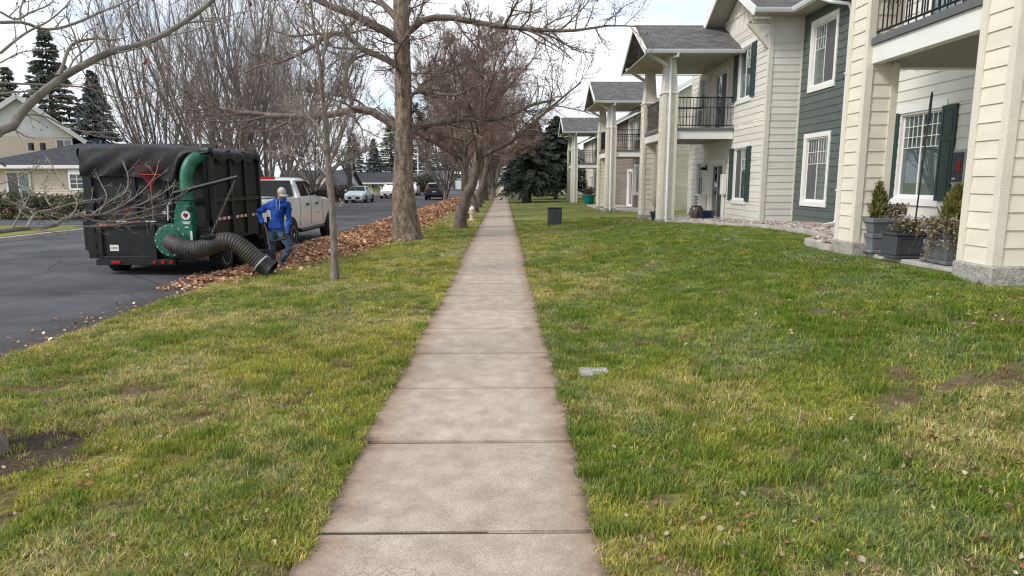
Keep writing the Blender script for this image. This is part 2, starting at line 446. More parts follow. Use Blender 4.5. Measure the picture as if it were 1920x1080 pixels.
def asphalt():
    m = mat('asphalt', (.050, .051, .056), .82, .34, .5, .7, 55, col2=(.085, .086, .091), fine=.5, detail=8, spec=.35)
    n, l = m.node_tree.nodes, m.node_tree.links
    b = n['Principled BSDF']; src = b.inputs['Base Color'].links[0].from_socket
    ge = n.new('ShaderNodeNewGeometry')
    # sealed cracks, a shape of their own
    nd = n.new('ShaderNodeTexNoise'); nd.inputs['Scale'].default_value = .9; nd.inputs['Detail'].default_value = 3
    l.new(ge.outputs['Position'], nd.inputs['Vector'])
    ad = n.new('ShaderNodeMix'); ad.data_type = 'VECTOR'; ad.inputs[0].default_value = .25
    l.new(ge.outputs['Position'], ad.inputs[4]); l.new(nd.outputs['Color'], ad.inputs[5])
    vo = n.new('ShaderNodeTexVoronoi'); vo.feature = 'DISTANCE_TO_EDGE'; vo.inputs['Scale'].default_value = .42
    l.new(ad.outputs[1], vo.inputs['Vector'])
    cr = n.new('ShaderNodeValToRGB'); cr.color_ramp.elements[0].position = .004; cr.color_ramp.elements[1].position = .011
    cr.color_ramp.elements[0].color = (.5, .5, .5, 1); cr.color_ramp.elements[1].color = (1, 1, 1, 1)
    l.new(vo.outputs['Distance'], cr.inputs[0])
    mu = n.new('ShaderNodeMix'); mu.data_type = 'RGBA'; mu.blend_type = 'MULTIPLY'; mu.inputs[0].default_value = .8
    l.new(src, mu.inputs[6]); l.new(cr.outputs[0], mu.inputs[7])
    # leaf dirt towards the right edge
    sx = n.new('ShaderNodeSeparateXYZ'); l.new(ge.outputs['Position'], sx.inputs[0])
    nz = n.new('ShaderNodeTexNoise'); nz.inputs['Scale'].default_value = 2.2; nz.inputs['Detail'].default_value = 6
    l.new(ge.outputs['Position'], nz.inputs['Vector'])
    ma = n.new('ShaderNodeMath'); ma.operation = 'MULTIPLY_ADD'; ma.inputs[1].default_value = 1.6
    l.new(nz.outputs[0], ma.inputs[0]); l.new(sx.outputs[0], ma.inputs[2])
    mr = n.new('ShaderNodeMapRange'); mr.inputs[1].default_value = -5.15; mr.inputs[2].default_value = -4.55
    mr.inputs[3].default_value = 0; mr.inputs[4].default_value = .75
    l.new(ma.outputs[0], mr.inputs[0])
    mx = n.new('ShaderNodeMix'); mx.data_type = 'RGBA'; mx.inputs[7].default_value = (.06, .042, .033, 1)
    l.new(mr.outputs[0], mx.inputs[0]); l.new(mu.outputs[2], mx.inputs[6]); l.new(mx.outputs[2], b.inputs['Base Color'])
    return m
ASPH = asphalt()
def make_road():
    ys = np.concatenate([np.linspace(-40, 60, 51), np.linspace(65, 420, 24)]); xs = np.linspace(RX0, RX1 + .02, 22)
    X, Y = np.meshgrid(xs, ys); c = (X - (RX0 + RX1) / 2) / ((RX1 - RX0) / 2)
    Z = RZ + .06 * (1 - c * c)
    nx = len(xs); b = (np.arange(len(ys) - 1)[:, None] * nx + np.arange(nx - 1)[None]).ravel()
    o = ob('road', rawnp('road', np.stack([X, Y, Z], -1).reshape(-1, 3), np.stack([b, b + 1, b + nx + 1, b + nx], -1), ASPH, True))
    props(o, kind='structure')
    k = MB()
    for y in np.arange(-20, 260, 4.0): k.box(RX0 - .15, RX0 + .02, y, y + 3.99, -.3, .015)
    props(k.build('kerb', CONC), kind='structure')
    d = MB().box(-30, RX0 - .10, 27.2, 32.5, -.2, .012)   # driveway apron across the street
    props(d.build('driveway', ASPH), kind='structure')
make_road()

def sidewalk_mat():
    m = mat('sidewalk_concrete', (.36, .292, .228), .88, .10, 5.5, .30, 90, col2=(.44, .37, .30), fine=.28, orand=.06, detail=8)
    n, l = m.node_tree.nodes, m.node_tree.links
    b = n['Principled BSDF']; src = b.inputs['Base Color'].links[0].from_socket
    ge = n.new('ShaderNodeNewGeometry'); sx = n.new('ShaderNodeSeparateXYZ'); l.new(ge.outputs['Position'], sx.inputs[0])
    nz = n.new('ShaderNodeTexNoise'); nz.inputs['Scale'].default_value = 2.6; nz.inputs['Detail'].default_value = 9; nz.inputs['Roughness'].default_value = .72
    l.new(ge.outputs['Position'], nz.inputs['Vector'])
    def mathn(op, a, bb):
        q = n.new('ShaderNodeMath'); q.operation = op
        for k, v in ((0, a), (1, bb)):
            if isinstance(v, (int, float)): q.inputs[k].default_value = v
            else: l.new(v, q.inputs[k])
        return q.outputs[0]
    cx = mathn('ABSOLUTE', mathn('SUBTRACT', sx.outputs[0], (SWL + SWR) / 2), 0)
    e = mathn('ADD', cx, mathn('MULTIPLY', mathn('SUBTRACT', nz.outputs[0], .5), .55))
    # tannin-brown leaf stains (worn middle stays clean) and a dark soil line where the turf meets the slab
    def band(lo, hi, mx_, col, base):
        mr = n.new('ShaderNodeMapRange'); mr.interpolation_type = 'SMOOTHSTEP'
        mr.inputs[1].default_value = lo; mr.inputs[2].default_value = hi; mr.inputs[4].default_value = mx_
        l.new(e, mr.inputs[0])
        x = n.new('ShaderNodeMix'); x.data_type = 'RGBA'; x.inputs[7].default_value = (*col, 1)
        l.new(mr.outputs[0], x.inputs[0]); l.new(base, x.inputs[6]); return x.outputs[2]
    o = band(.42, .68, .66, (.255, .16, .10), src)
    o = band(.61, .79, .92, (.055, .04, .035), o)
    # blotches
    n3 = n.new('ShaderNodeTexNoise'); n3.inputs['Scale'].default_value = 2.3; n3.inputs['Detail'].default_value = 9; n3.inputs['Roughness'].default_value = .7
    l.new(ge.outputs['Position'], n3.inputs['Vector'])
    mr = n.new('ShaderNodeMapRange'); mr.inputs[1].default_value = .50; mr.inputs[2].default_value = .74; mr.inputs[4].default_value = .55
    l.new(n3.outputs[0], mr.inputs[0])
    x = n.new('ShaderNodeMix'); x.data_type = 'RGBA'; x.inputs[7].default_value = (.26, .19, .15, 1)
    l.new(mr.outputs[0], x.inputs[0]); l.new(o, x.inputs[6]); o = x.outputs[2]
    # hairline map cracks in one worn corner of the nearest slabs
    nw = n.new('ShaderNodeTexNoise'); nw.inputs['Scale'].default_value = 9; l.new(ge.outputs['Position'], nw.inputs['Vector'])
    mv = n.new('ShaderNodeMix'); mv.data_type = 'VECTOR'; mv.inputs[0].default_value = .06; l.new(ge.outputs['Position'], mv.inputs[4]); l.new(nw.outputs['Color'], mv.inputs[5])
    vo = n.new('ShaderNodeTexVoronoi'); vo.feature = 'DISTANCE_TO_EDGE'; vo.inputs['Scale'].default_value = 15; l.new(mv.outputs[1], vo.inputs['Vector'])
    ck = n.new('ShaderNodeMapRange'); ck.inputs[1].default_value = .012; ck.inputs[2].default_value = .035; ck.inputs[3].default_value = .6; ck.inputs[4].default_value = 0; l.new(vo.outputs['Distance'], ck.inputs[0])
    dx = mathn('SUBTRACT', sx.outputs[0], -.5); dy = mathn('SUBTRACT', sx.outputs[1], 2.72)
    rr = mathn('ADD', mathn('MULTIPLY', mathn('MULTIPLY', dx, dx), 9.), mathn('MULTIPLY', mathn('MULTIPLY', dy, dy), 50.))
    mk = n.new('ShaderNodeMapRange'); mk.inputs[1].default_value = .3; mk.inputs[2].default_value = 1.; mk.inputs[3].default_value = 1; mk.inputs[4].default_value = 0; l.new(rr, mk.inputs[0])
    x = n.new('ShaderNodeMix'); x.data_type = 'RGBA'; x.inputs[7].default_value = (.07, .055, .045, 1)
    l.new(mathn('MULTIPLY', ck.outputs[0], mk.outputs[0]), x.inputs[0]); l.new(o, x.inputs[6]); o = x.outputs[2]
    l.new(o, b.inputs['Base Color'])
    return m
SWM = sidewalk_mat()
def make_sidewalk():
    base = MB().box(SWL + .02, SWR - .02, -6, 330, -.12, -.006)
    sw = base.build('sidewalk', mat('joint_dirt', (.055, .045, .036), .95, .3, 20, .3, 60))
    props(sw, kind='structure')
    pitch = 1.178; y0 = 3.13 - 4 * pitch - .004
    def slab(L, name):
        bm = bmesh.new(); bmesh.ops.create_cube(bm, size=1)
        for v in bm.verts: v.co = ((SWL + SWR) / 2 + v.co.x * (SWR - SWL), L / 2 + v.co.y * (L - .014), -.05 + v.co.z * .11)
        ed = [e for e in bm.edges if all(v.co.z > 0 for v in e.verts)]
        bmesh.ops.bevel(bm, geom=ed, offset=.009, segments=2, affect='EDGES')
        me = bpy.data.meshes.new(name); bm.to_mesh(me); bm.free(); me.materials.append(SWM); return me
    s1 = slab(pitch, 'sidewalk_slab'); s2 = slab(pitch * 30, 'sidewalk_run')
    rg = random.Random(4)
    for i in range(72):
        y = y0 + i * pitch
        mw = Matrix.Translation((0, y, rg.uniform(-.003, .004))) @ Matrix.Rotation(rg.uniform(-.003, .003), 4, 'Y') @ Matrix.Rotation(rg.uniform(-.002, .002), 4, 'X')
        ob('slab', s1, sw, mw)
    for i in range(6):
        ob('slab', s2, sw, Matrix.Translation((0, y0 + 72 * pitch + i * 30 * pitch, 0)))
make_sidewalk()
# ------------------------------------------------------------------ apartment buildings
def frX(X): return lambda u, d, z: (X - d, u, z)       # wall facing the street (-X), u runs along Y
def frY(Y): return lambda u, d, z: (u, Y - d, z)       # wall facing the camera (-Y), u runs along X
_bm = raw('siding_board', [(0, 0, 0), (1, 0, 0), (1, .026, 0), (0, .026, 0), (0, 0, 1), (1, 0, 1), (1, .010, 1), (0, .010, 1)],
          [(3, 2, 1, 0), (4, 5, 6, 7), (0, 1, 5, 4), (1, 2, 6, 5), (2, 3, 7, 6), (3, 0, 4, 7)])
_bmc = {}
def board_mesh(m):
    if m.name not in _bmc:
        q = _bm.copy(); q.materials.append(m); _bmc[m.name] = q
    return _bmc[m.name]
def board(ax, C, u0, u1, z0, z1, m, parent, d=0.0, name='siding_board'):
    if ax == 'X': M_ = Matrix(((0, -1, 0, C - d), (u1 - u0, 0, 0, u0), (0, 0, z1 - z0, z0), (0, 0, 0, 1)))
    else: M_ = Matrix(((-(u1 - u0), 0, 0, u1), (0, -1, 0, C - d), (0, 0, z1 - z0, z0), (0, 0, 0, 1)))
    return ob(name, board_mesh(m), parent, M_)
def cut(u0, u1, z0, z1, ops):
    """rectangles of a wall strip left over by the openings"""
    zs = sorted({z0, z1} | {z for o in ops for z in (o[2], o[3]) if z0 < z < z1})
    out = []
    for a, b in zip(zs[:-1], zs[1:]):
        if b - a < .012: continue
        iv = [(u0, u1)]
        for o in ops:
            if o[2] < b - 1e-6 and o[3] > a + 1e-6:
                nv = []
                for p, q in iv:
                    if o[0] > p: nv.append((p, min(q, o[0])))
                    if o[1] < q: nv.append((max(p, o[1]), q))
                iv = [(p, q) for p, q in nv if q - p > .01]
        out += [(p, q, a, b) for p, q in iv]
    return out
def wall(bld, ax, C, u0, u1, z0, z1, m, ops=(), expo=.2, name='wall', seed=0, boards=True, thick=.14, zlow=None):
    fr = frX(C) if ax == 'X' else frY(C)
    rg = random.Random(seed)
    b = MB()
    for p, q, a, c in cut(u0, u1, zlow if zlow is not None else z0, z1, ops): b.frbox(fr, p, q, a, c, -thick, 0)
    w = b.build(name, m, bld)
    if boards:
        z = z0
        while z < z1 - .02:
            e = min(z + expo, z1)
            for p, q, a, c in cut(u0 + .004, u1 - .004, z, e, ops):
                s = p; L = q - p
                joints = []
                if L > 3.0:
                    jn = p + rg.uniform(.25, .75) * L; joints = [jn]
                for e2 in joints + [q]:
                    board(ax, C, s + .0015, e2 - .0015, a, c + (.004 if c >= e - 1e-6 else 0), m, w, .001)
                    s = e2
            z += expo
    return w
def trim(bld, ax, C, u0, u1, z0, z1, m, d0=.0, d1=.045, name='trim_board', parent=None):
    return MB().frbox(frX(C) if ax == 'X' else frY(C), u0, u1, z0, z1, d0, d1).build(name, m, parent or bld)
def window(bld, ax, C, u0, u1, z0, z1, tw=.11, muntin=(0, 1), blind=0, shutters=None, split=.5, trimm=WHITE, sill=.13, bars=(2, 3), door=False):
    """slider in a cased opening; u0<u1. Children: casing pieces, sash, panes, bars, blind"""
    fr = frX(C) if ax == 'X' else frY(C)
    t = MB()
    if tw:
        t.frbox(fr, u0 - tw, u1 + tw, z1, z1 + tw * 1.15, .0, .05)
        t.frbox(fr, u0 - tw, u1 + tw, z0 - sill, z0, .0, .055)
        if shutters is None:
            t.frbox(fr, u0 - tw, u0, z0, z1, .0, .048); t.frbox(fr, u1, u1 + tw, z0, z1, .0, .048)
    t.frbox(fr, u0, u0 + .035, z0, z1, -.1, .02); t.frbox(fr, u1 - .035, u1, z0, z1, -.1, .02)
    t.frbox(fr, u0 + .035, u1 - .035, z0, z0 + .04, -.1, .02); t.frbox(fr, u0 + .035, u1 - .035, z1 - .04, z1, -.1, .02)
    w = t.build('sliding_door' if door else 'window', trimm, bld)
    um = u0 + (u1 - u0) * split
    halves = [(u0 + .035, um), (um, u1 - .035)]
    for k, (a, b) in enumerate(halves):
        d = -.03 if k == 0 else -.055
        s = MB()
        f = .032 if not door else .06
        s.frbox(fr, a, a + f, z0 + .04, z1 - .04, d - .02, d + .012); s.frbox(fr, b - f, b, z0 + .04, z1 - .04, d - .02, d + .012)
        s.frbox(fr, a + f, b - f, z0 + .04, z0 + .04 + f, d - .02, d + .012); s.frbox(fr, a + f, b - f, z1 - .04 - f, z1 - .04, d - .02, d + .012)
        s.build('sash', trimm, w)
        MB().frbox(fr, a + f, b - f, z0 + .04 + f, z1 - .04 - f, d - .008, d - .002).build('pane', GLASS, w)
        if k in muntin and not door:
            mb = MB(); zz0 = z0 + .04 + f; zz1 = z1 - .04 - f; top = zz0 + (zz1 - zz0) * .60
            for i in range(1, bars[1] + 1):
                uu = a + f + (b - a - 2 * f) * i / (bars[1] + 1); mb.frbox(fr, uu - .007, uu + .007, top, zz1, d + .001, d + .010)
            for i in range(bars[0]):
                zz = top + (zz1 - top) * i / bars[0]; mb.frbox(fr, a + f, b - f, zz - .007, zz + .007, d + .0015, d + .0115)
            mb.build('glazing_bars', trimm, w)
        bl = blind[k] if isinstance(blind, (tuple, list)) else blind
        if bl == 1:
            sl = MB(); z = z0 + .06
            while z < z1 - .05:
                sl.add([fr(a, -.085, z), fr(b, -.085, z), fr(b, -.068, z + .033), fr(a, -.068, z + .033)], [(0, 1, 2, 3)]); z += .036
            sl.build('blind', BLIND, w, fixn=False)
        elif bl == 2:
            MB().frbox(fr, a + f, b - f, z0 + .04 + f, z1 - .04 - f, d + .003, d + .007).build('insect_screen', CURTAIN, w)
        elif bl == 3:
            cv = []; nn = 26
            for i in range(nn + 1):
                uu = a + (b - a) * i / nn; dd = -.13 + .02 * math.sin(i * 1.9); cv += [fr(uu, dd, z0 + .02), fr(uu, dd, z1 - .02)]
            ob('curtain', raw('curtain', cv, [(2 * i, 2 * i + 2, 2 * i + 3, 2 * i + 1) for i in range(nn)], BLIND, True), w)
    MB().frbox(fr, u0 + .005, u1 - .005, z0 + .005, z1 - .005, -.55, -.5).build('unlit_room_card', DARKIN, w)  # dark card standing in for the unlit room behind the glass
    if shutters:
        for (a, b) in shutters:
            s = MB(); s.frbox(fr, a, b, z0 - .02, z1 + .02, .027, .05); f = .055
            s.frbox(fr, a, a + f, z0 - .02, z1 + .02, .05, .062); s.frbox(fr, b - f, b, z0 - .02, z1 + .02, .05, .062)
            zm = z0 + (z1 - z0) * .66
            for p, q in ((z0 - .02, z0 + .06), (zm - .04, zm + .04), (z1 - .06, z1 + .02)): s.frbox(fr, a + f, b - f, p, q, .05, .0615)
            for p, q in ((z0 + .09, zm - .07), (zm + .07, z1 - .09)): s.frbox(fr, a + f + .03, b - f - .03, p, q, .05, .058)
            s.build('shutter', SHUT, bld)
    return w
def roofpanel(bld, e0, e1, r1, r0, m=SHING, th=.10, name='roof'):
    e0, e1, r1, r0 = [Vector(p) for p in (e0, e1, r1, r0)]
    nrm = (e1 - e0).cross(r0 - e0).normalized()
    if nrm.z < 0: nrm = -nrm
    ul = (e1 - e0).normalized()
    top = [e0, e1, r1, r0]; bot = [p - nrm * th for p in top]
    sl = ((r0 - e0) - ul * (r0 - e0).dot(ul)).normalized()
    uv = [((p - e0).dot(ul), (p - e0).dot(sl)) for p in top] * 2
    return ob(name, raw(name, top + bot, [(0, 1, 2, 3), (7, 6, 5, 4), (0, 4, 5, 1), (1, 5, 6, 2), (2, 6, 7, 3), (3, 7, 4, 0)], m, uv=uv), bld)
def bar(bld, p, q, w, h, m, name, up=(0, 0, 1), parent=None):
    """rectangular beam from p to q"""
    p, q = Vector(p), Vector(q); t = (q - p).normalized(); s = t.cross(Vector(up)).normalized(); v = s.cross(t)
    V = [e + s * a * w / 2 + v * b * h / 2 for e in (p, q) for a, b in ((-1, -1), (1, -1), (1, 1), (-1, 1))]
    b = MB().add(V, [(0, 1, 2, 3), (7, 6, 5, 4), (0, 4, 5, 1), (1, 5, 6, 2), (2, 6, 7, 3), (3, 7, 4, 0)])
    return b.build(name, m, parent or bld)
def gutter(bld, p, q, out, m=GUTTER):
    """K-profile gutter along p-q; out = outward horizontal unit vector"""
    p, q, o = Vector(p), Vector(q), Vector(out)
    pr = [(0, 0), (.075, 0), (.09, .03), (.11, .075), (.118, .115), (.105, .115), (.095, .07), (.07, .012), (0, .012)]
    b = MB(); V = [e + o * a + Vector((0, 0, z)) for e in (p, q) for a, z in pr]; n = len(pr)
    b.add(V, [(i, (i + 1) % n, n + (i + 1) % n, n + i) for i in range(n)] + [tuple(range(n))[::-1], tuple(range(n, 2 * n))])
    return b.build('gutter', m, bld)
def pillar(bld, x0, y0, w, zb, zc, zt, full=True, expo=.2, wx=.47):
    MB().bevbox(x0 - .05, x0 + wx + .05, y0 - .05, y0 + w + .05, zb - .35, zb + .17, .02).build('footing', CONCR, bld)
    z0 = zb + .17; x1, y1 = x0 + wx, y0 + w
    p = MB().box(x0 + .02, x1 - .02, y0 + .02, y1 - .02, z0, zc).build('pillar', CREAM, bld)
    t = .085
    cor = MB()
    cor.box(x0 - .022, x0 + t, y0 - .022, y0 + t, z0 + .002, zc - .002)
    cor.box(x1 - t, x1 + .022, y0 - .021, y0 + t, z0 + .002, zc - .002)
    cor.box(x0 - .021, x0 + t, y1 - t, y1 + .022, z0 + .002, zc - .002)
    cor.box(x1 - t, x1 + .021, y1 - t, y1 + .021, z0 + .002, zc - .002)
    props(cor.build('corner_trim', CREAMT, p), kind='stuff')
    if full:
        z = z0
        while z < zc - .03:
            e = min(z + expo, zc - .002)
            board('X', x0 + .02, y0 + t, y1 - t, z, e + .003, CREAM, p)
            board('Y', y0 + .02, x0 + t, x1 - t, z, e + .003, CREAM, p)
            z += expo
    else:
        b = MB(); z = z0
        while z < zc - .03:
            e = min(z + expo, zc - .002)
            for fr, a, ln in ((frX(x0 + .02), y0, w), (frY(y0 + .02), x0, wx)):
                b.add([fr(a + t, 0, z), fr(a + ln - t, 0, z), fr(a + ln - t, .026, z), fr(a + t, .026, z), fr(a + t, 0, e), fr(a + ln - t, 0, e), fr(a + ln - t, .008, e), fr(a + t, .008, e)],
                      [(3, 2, 1, 0), (4, 5, 6, 7), (0, 1, 5, 4), (1, 2, 6, 5), (2, 3, 7, 6), (3, 0, 4, 7)])
            z += expo
        props(b.build('siding_boards', CREAM, p), kind='stuff')
    # ledge and tapered upper pier
    MB().bevbox(x0 - .045, x1 + .045, y0 - .045, y1 + .045, zc, zc + .05, .008).build('pillar_cap', WHITE, p)
    c = (x0 + x1) / 2; d = (y0 + y1) / 2; k0, k1 = .97, .60
    V = [(c + sx * wx / 2 * k, d + sy * w / 2 * k, z) for k, z in ((k0, zc + .05), (k1, zt)) for sx, sy in ((-1, -1), (1, -1), (1, 1), (-1, 1))]
    MB().add(V, [(3, 2, 1, 0), (4, 5, 6, 7), (0, 1, 5, 4), (1, 2, 6, 5), (2, 3, 7, 6), (3, 0, 4, 7)]).build('tapered_pier', OFFWT, p)
    for sx, sy in ((-1, -1), (1, -1), (-1, 1), (1, 1)):
        MB().add([(c + sx * (wx / 2 * k - .018) + a * .03, d + sy * (w / 2 * k - .018) + b * .03, z) for k, z in ((k0, zc + .052), (k1, zt - .002)) for a, b in ((-1, -1), (1, -1), (1, 1), (-1, 1))],
               [(3, 2, 1, 0), (4, 5, 6, 7), (0, 1, 5, 4), (1, 2, 6, 5), (2, 3, 7, 6), (3, 0, 4, 7)]).build('pier_edge_trim', OFFWT, p)
    return p
def railing(bld, p, q, z, h=1.0, each=True, gap=.115):
    p, q = Vector((*p, z)), Vector((*q, z)); t = (q - p); L = t.length; t.normalize()
    r = MB().tube([p + Vector((0, 0, h)), q + Vector((0, 0, h))], .022, 8).tube([p + Vector((0, 0, .09)), q + Vector((0, 0, .09))], .018, 8).tube([p + Vector((0, 0, h * .68)), q + Vector((0, 0, h * .68))], .013, 6)
    r = r.build('railing', BLACKM, bld)
    n = int(L / gap)
    me = None; allb = MB()
    for i in range(1, n):
        c = p + t * (L * i / n)
        if each:
            if me is None: me = raw('baluster', *_balu(h), BLACKM)
            ob('baluster', me, r, Matrix.Translation(c + Vector((0, 0, .09))))
        else:
            allb.box(c.x - .008, c.x + .008, c.y - .008, c.y + .008, z + .09, z + h)
    if not each: props(allb.build('balusters', BLACKM, r), kind='stuff')
    return r
def _balu(h):
    b = MB().box(-.008, .008, -.008, .008, 0, h - .1); return b.V, b.F
def balcony(bld, y0, y1, zb, near=True, X0=5.5, XW=8.0, w=.56, roof=True, hf=1.0, each=True, dspout=True):
    zs, zbt, zc, zt = zb + 2.93 * hf, zb + 3.21 * hf, zb + 4.45 * hf, zb + 5.72 * hf
    pa = pillar(bld, X0, y0, w, zb, zc, zt, near)
    pb = pillar(bld, X0, y1 - w, w, zb, zc, zt, near)
    # beams
    MB().box(X0 + .06, X0 + .2, y0 + w, y1 - w, zs, zbt).build('balcony_beam', WHITE, bld, bevel=.006)
    MB().box(X0 + .47, XW - .03, y0 + .06, y0 + .2, zs, zbt).build('balcony_beam', WHITE, bld, bevel=.006)
    MB().box(X0 + .47, XW - .03, y1 - .2, y1 - .06, zs, zbt).build('balcony_beam', WHITE, bld, bevel=.006)
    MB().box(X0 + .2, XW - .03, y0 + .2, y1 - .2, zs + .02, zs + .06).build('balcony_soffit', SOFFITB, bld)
    dk = MB().box(X0 + .02, XW - .03, y0 + w, y1 - w, zbt, zbt + .10).box(X0 + .47, XW - .03, y0 + .02, y0 + w, zbt, zbt + .10).box(X0 + .47, XW - .03, y1 - w, y1 - .02, zbt, zbt + .10)
    dk.build('balcony_deck', DECKG, bld)
    railing(bld, (X0 + .12, y0 + w), (X0 + .12, y1 - w), zbt + .10, 1.02, each)
    railing(bld, (X0 + .47, y0 + .12), (XW - .02, y0 + .12), zbt + .10, 1.02, each)
    railing(bld, (X0 + .47, y1 - .12), (XW - .02, y1 - .12), zbt + .10, 1.02, each)
    if not roof: return
    # header beams and gable roof with ridge towards the street
    ym = (y0 + y1) / 2; ov = .5; ze = zt + .09; rise_ = .54 * (ym - (y0 - ov)); xr0 = X0 - .75; xr1 = XW + .02
    MB().box(X0 + .10, X0 + .37, y0 + .10, y1 - .10, zt, zt + .24).build('header_beam', OFFWT, bld)
    MB().box(X0 + .37, XW - .02, y0 + .12, y0 + w - .12, zt, zt + .24).build('header_beam', OFFWT, bld)
    MB().box(X0 + .37, XW - .02, y1 - w + .12, y1 - .12, zt, zt + .24).build('header_beam', OFFWT, bld)
    roofpanel(bld, (xr0, y0 - ov, ze), (xr1, y0 - ov, ze), (xr1, ym, ze + rise_), (xr0, ym, ze + rise_))
    roofpanel(bld, (xr0, y1 + ov, ze), (xr1, y1 + ov, ze), (xr1, ym, ze + rise_ + .002), (xr0, ym, ze + rise_ + .002))
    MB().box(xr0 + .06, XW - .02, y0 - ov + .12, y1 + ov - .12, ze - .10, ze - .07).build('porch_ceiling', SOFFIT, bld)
    gutter(bld, (xr0, y0 - ov - .0, ze - .13), (xr1, y0 - ov - .0, ze - .13), (0, -1, 0))
    gutter(bld, (xr0, y1 + ov, ze - .13), (xr1, y1 + ov, ze - .13), (0, 1, 0))
    for sgn, ye in ((1, y0 - ov), (-1, y1 + ov)):
        bar(bld, (xr0 - .02, ye, ze - .09), (xr0 - .02, ym, ze + rise_ - .09), .035, .20, WHITE, 'rake_board')
    V = [(X0 + .3, y0 - .1, ze + .02), (X0 + .3, y1 + .1, ze + .02), (X0 + .3, ym, ze + rise_ - .25)]
    MB().prism([(y0 + .05, ze - .06), (y1 - .05, ze - .06), (ym, ze + rise_ - .22)], lambda a, b, d: (X0 + .3 + d, a, b), 0, .05).build('gable_panel', TAUPE, bld)
    for yy in (y0 + .05, y1 - .05):     # knee braces under the rake overhang
        bar(bld, (X0 + .1, yy, zt - .35), (xr0 + .06, yy, zt + .12), .09, .11, OFFWT, 'knee_brace')
    if dspout:
        x = X0 + .2; y = y0 - .08
        MB().tube([(x + .1, y0 - ov - .06, ze - .12), (x + .1, y0 - ov - .05, ze - .22), (x, y + .11, zt - .10), (x, y + .10, zt - .3), (x, y, zc + .1), (x, y, zb + .12), (x, y - .12, zb + .05)], .042, 8).build('downspout', GUTTER, bld, smooth=True)

A1 = thing('apartment_building', 'nearest two-storey apartment building with cream pillars, green and off-white siding', 'building', (8, 15, .3), 'apartment buildings along the sidewalk')
# -- near off-white wall behind the planters
win1 = (12.34, 13.66, 1.42, 3.08)
up1 = (11.2, 13.2, 4.02, 6.1)
wall(A1, 'X', 8.0, 2.0, 15.6, .66, 6.95, OFFW, [win1, up1], .205, seed=1, zlow=.2)
window(A1, 'X', 8.0, *win1, tw=.12, muntin=(0, 1), blind=(1, 1), shutters=[(11.92, 12.325), (13.675, 14.08)], bars=(3, 3))
window(A1, 'X', 8.0, *up1, tw=.1, door=True, blind=(0, 3))
MB().box(8.0, 9.0, 15.46, 15.6, .3, 6.95).build('return_wall', OFFW, A1)
# -- green recessed wall
lo2 = (18.70, 20.10, 1.16, 3.00); hi2 = (18.70, 20.10, 4.44, 6.18)
wall(A1, 'X', 9.0, 15.6, 20.75, .52, 6.62, GREEN, [lo2, hi2], .205, seed=2, zlow=.52)
MB().box(8.985, 9.14, 15.6, 20.6, .05, .515).build('foundation', CONCR, A1)
window(A1, 'X', 9.0, *lo2, muntin=(0, 1), blind=(1, 2), bars=(2, 3))
window(A1, 'X', 9.0, *hi2, muntin=(1,), blind=(2, 1), bars=(2, 3))
# -- short off-white wall facing the camera
wall(A1, 'Y', 20.75, 8.0, 9.0, .50, 6.62, OFFW, [], .205, seed=3)
MB().box(8.02, 9.0, 20.765, 20.9, .05, .495).build('foundation', CONCR, A1)
# -- off-white street wall with shutters and patio doors
lo4 = (22.15, 23.40, 1.12, 2.86); hi4 = (22.15, 23.40, 4.46, 6.10)
dlo = (24.5, 26.0, .34, 2.42); dhi = (24.5, 26.0, 3.62, 5.7); wlo = (26.9, 27.8, 1.1, 2.5); whi = (26.9, 27.8, 4.4, 5.8)
wall(A1, 'X', 8.0, 20.75, 29.0, .40, 6.62, OFFW, [lo4, hi4, dlo, dhi, wlo, whi], .205, seed=4, zlow=.3)
MB().box(7.985, 8.14, 20.75, 29.0, -.1, .395).build('foundation', CONCR, A1)
window(A1, 'X', 8.0, *lo4, tw=.1, muntin=(0,), blind=(1, 2), shutters=[(21.78, 22.135), (23.415, 23.78)])
window(A1, 'X', 8.0, *hi4, tw=.1, muntin=(0,), blind=(1, 3), shutters=[(21.78, 22.135), (23.415, 23.78)])
window(A1, 'X', 8.0, *dlo, tw=.1, door=True, blind=(2, 0), sill=.04); window(A1, 'X', 8.0, *dhi, tw=.1, door=True, blind=(2, 0), sill=.04)
window(A1, 'X', 8.0, *wlo, tw=.1, blind=(1, 2)); window(A1, 'X', 8.0, *whi, tw=.1, blind=(1, 2))
# corner boards
for (ax, C, a, b, z0, z1, m) in (('X', 8.0, 20.72, 20.85, .38, 6.62, OFFWT), ('Y', 20.75, 7.955, 8.09, .38, 6.62, OFFWT), ('Y', 20.75, 8.95, 9.0, .5, 6.62, OFFWT),
                                 ('X', 8.0, 28.9, 29.02, .3, 6.6, OFFWT), ('X', 8.0, 15.5, 15.62, .5, 6.9, OFFWT)):
    trim(A1, ax, C, a, b, z0, z1, m, .0, .042, 'corner_trim')
trim(A1, 'X', 8.0, 20.85, 29.0, 6.42, 6.62, OFFWT, .0, .036, 'frieze_board')
MB().box(8.14, 19, 28.86, 29.0, -.1, 6.6).build('end_wall', CREAM, A1)
MB().box(18.8, 19, 2, 29, -.1, 6.6).build('rear_wall', CREAM, A1)
MB().box(8.14, 19, 2.0, 2.14, -.1, 6.9).build('end_wall', CREAM, A1)
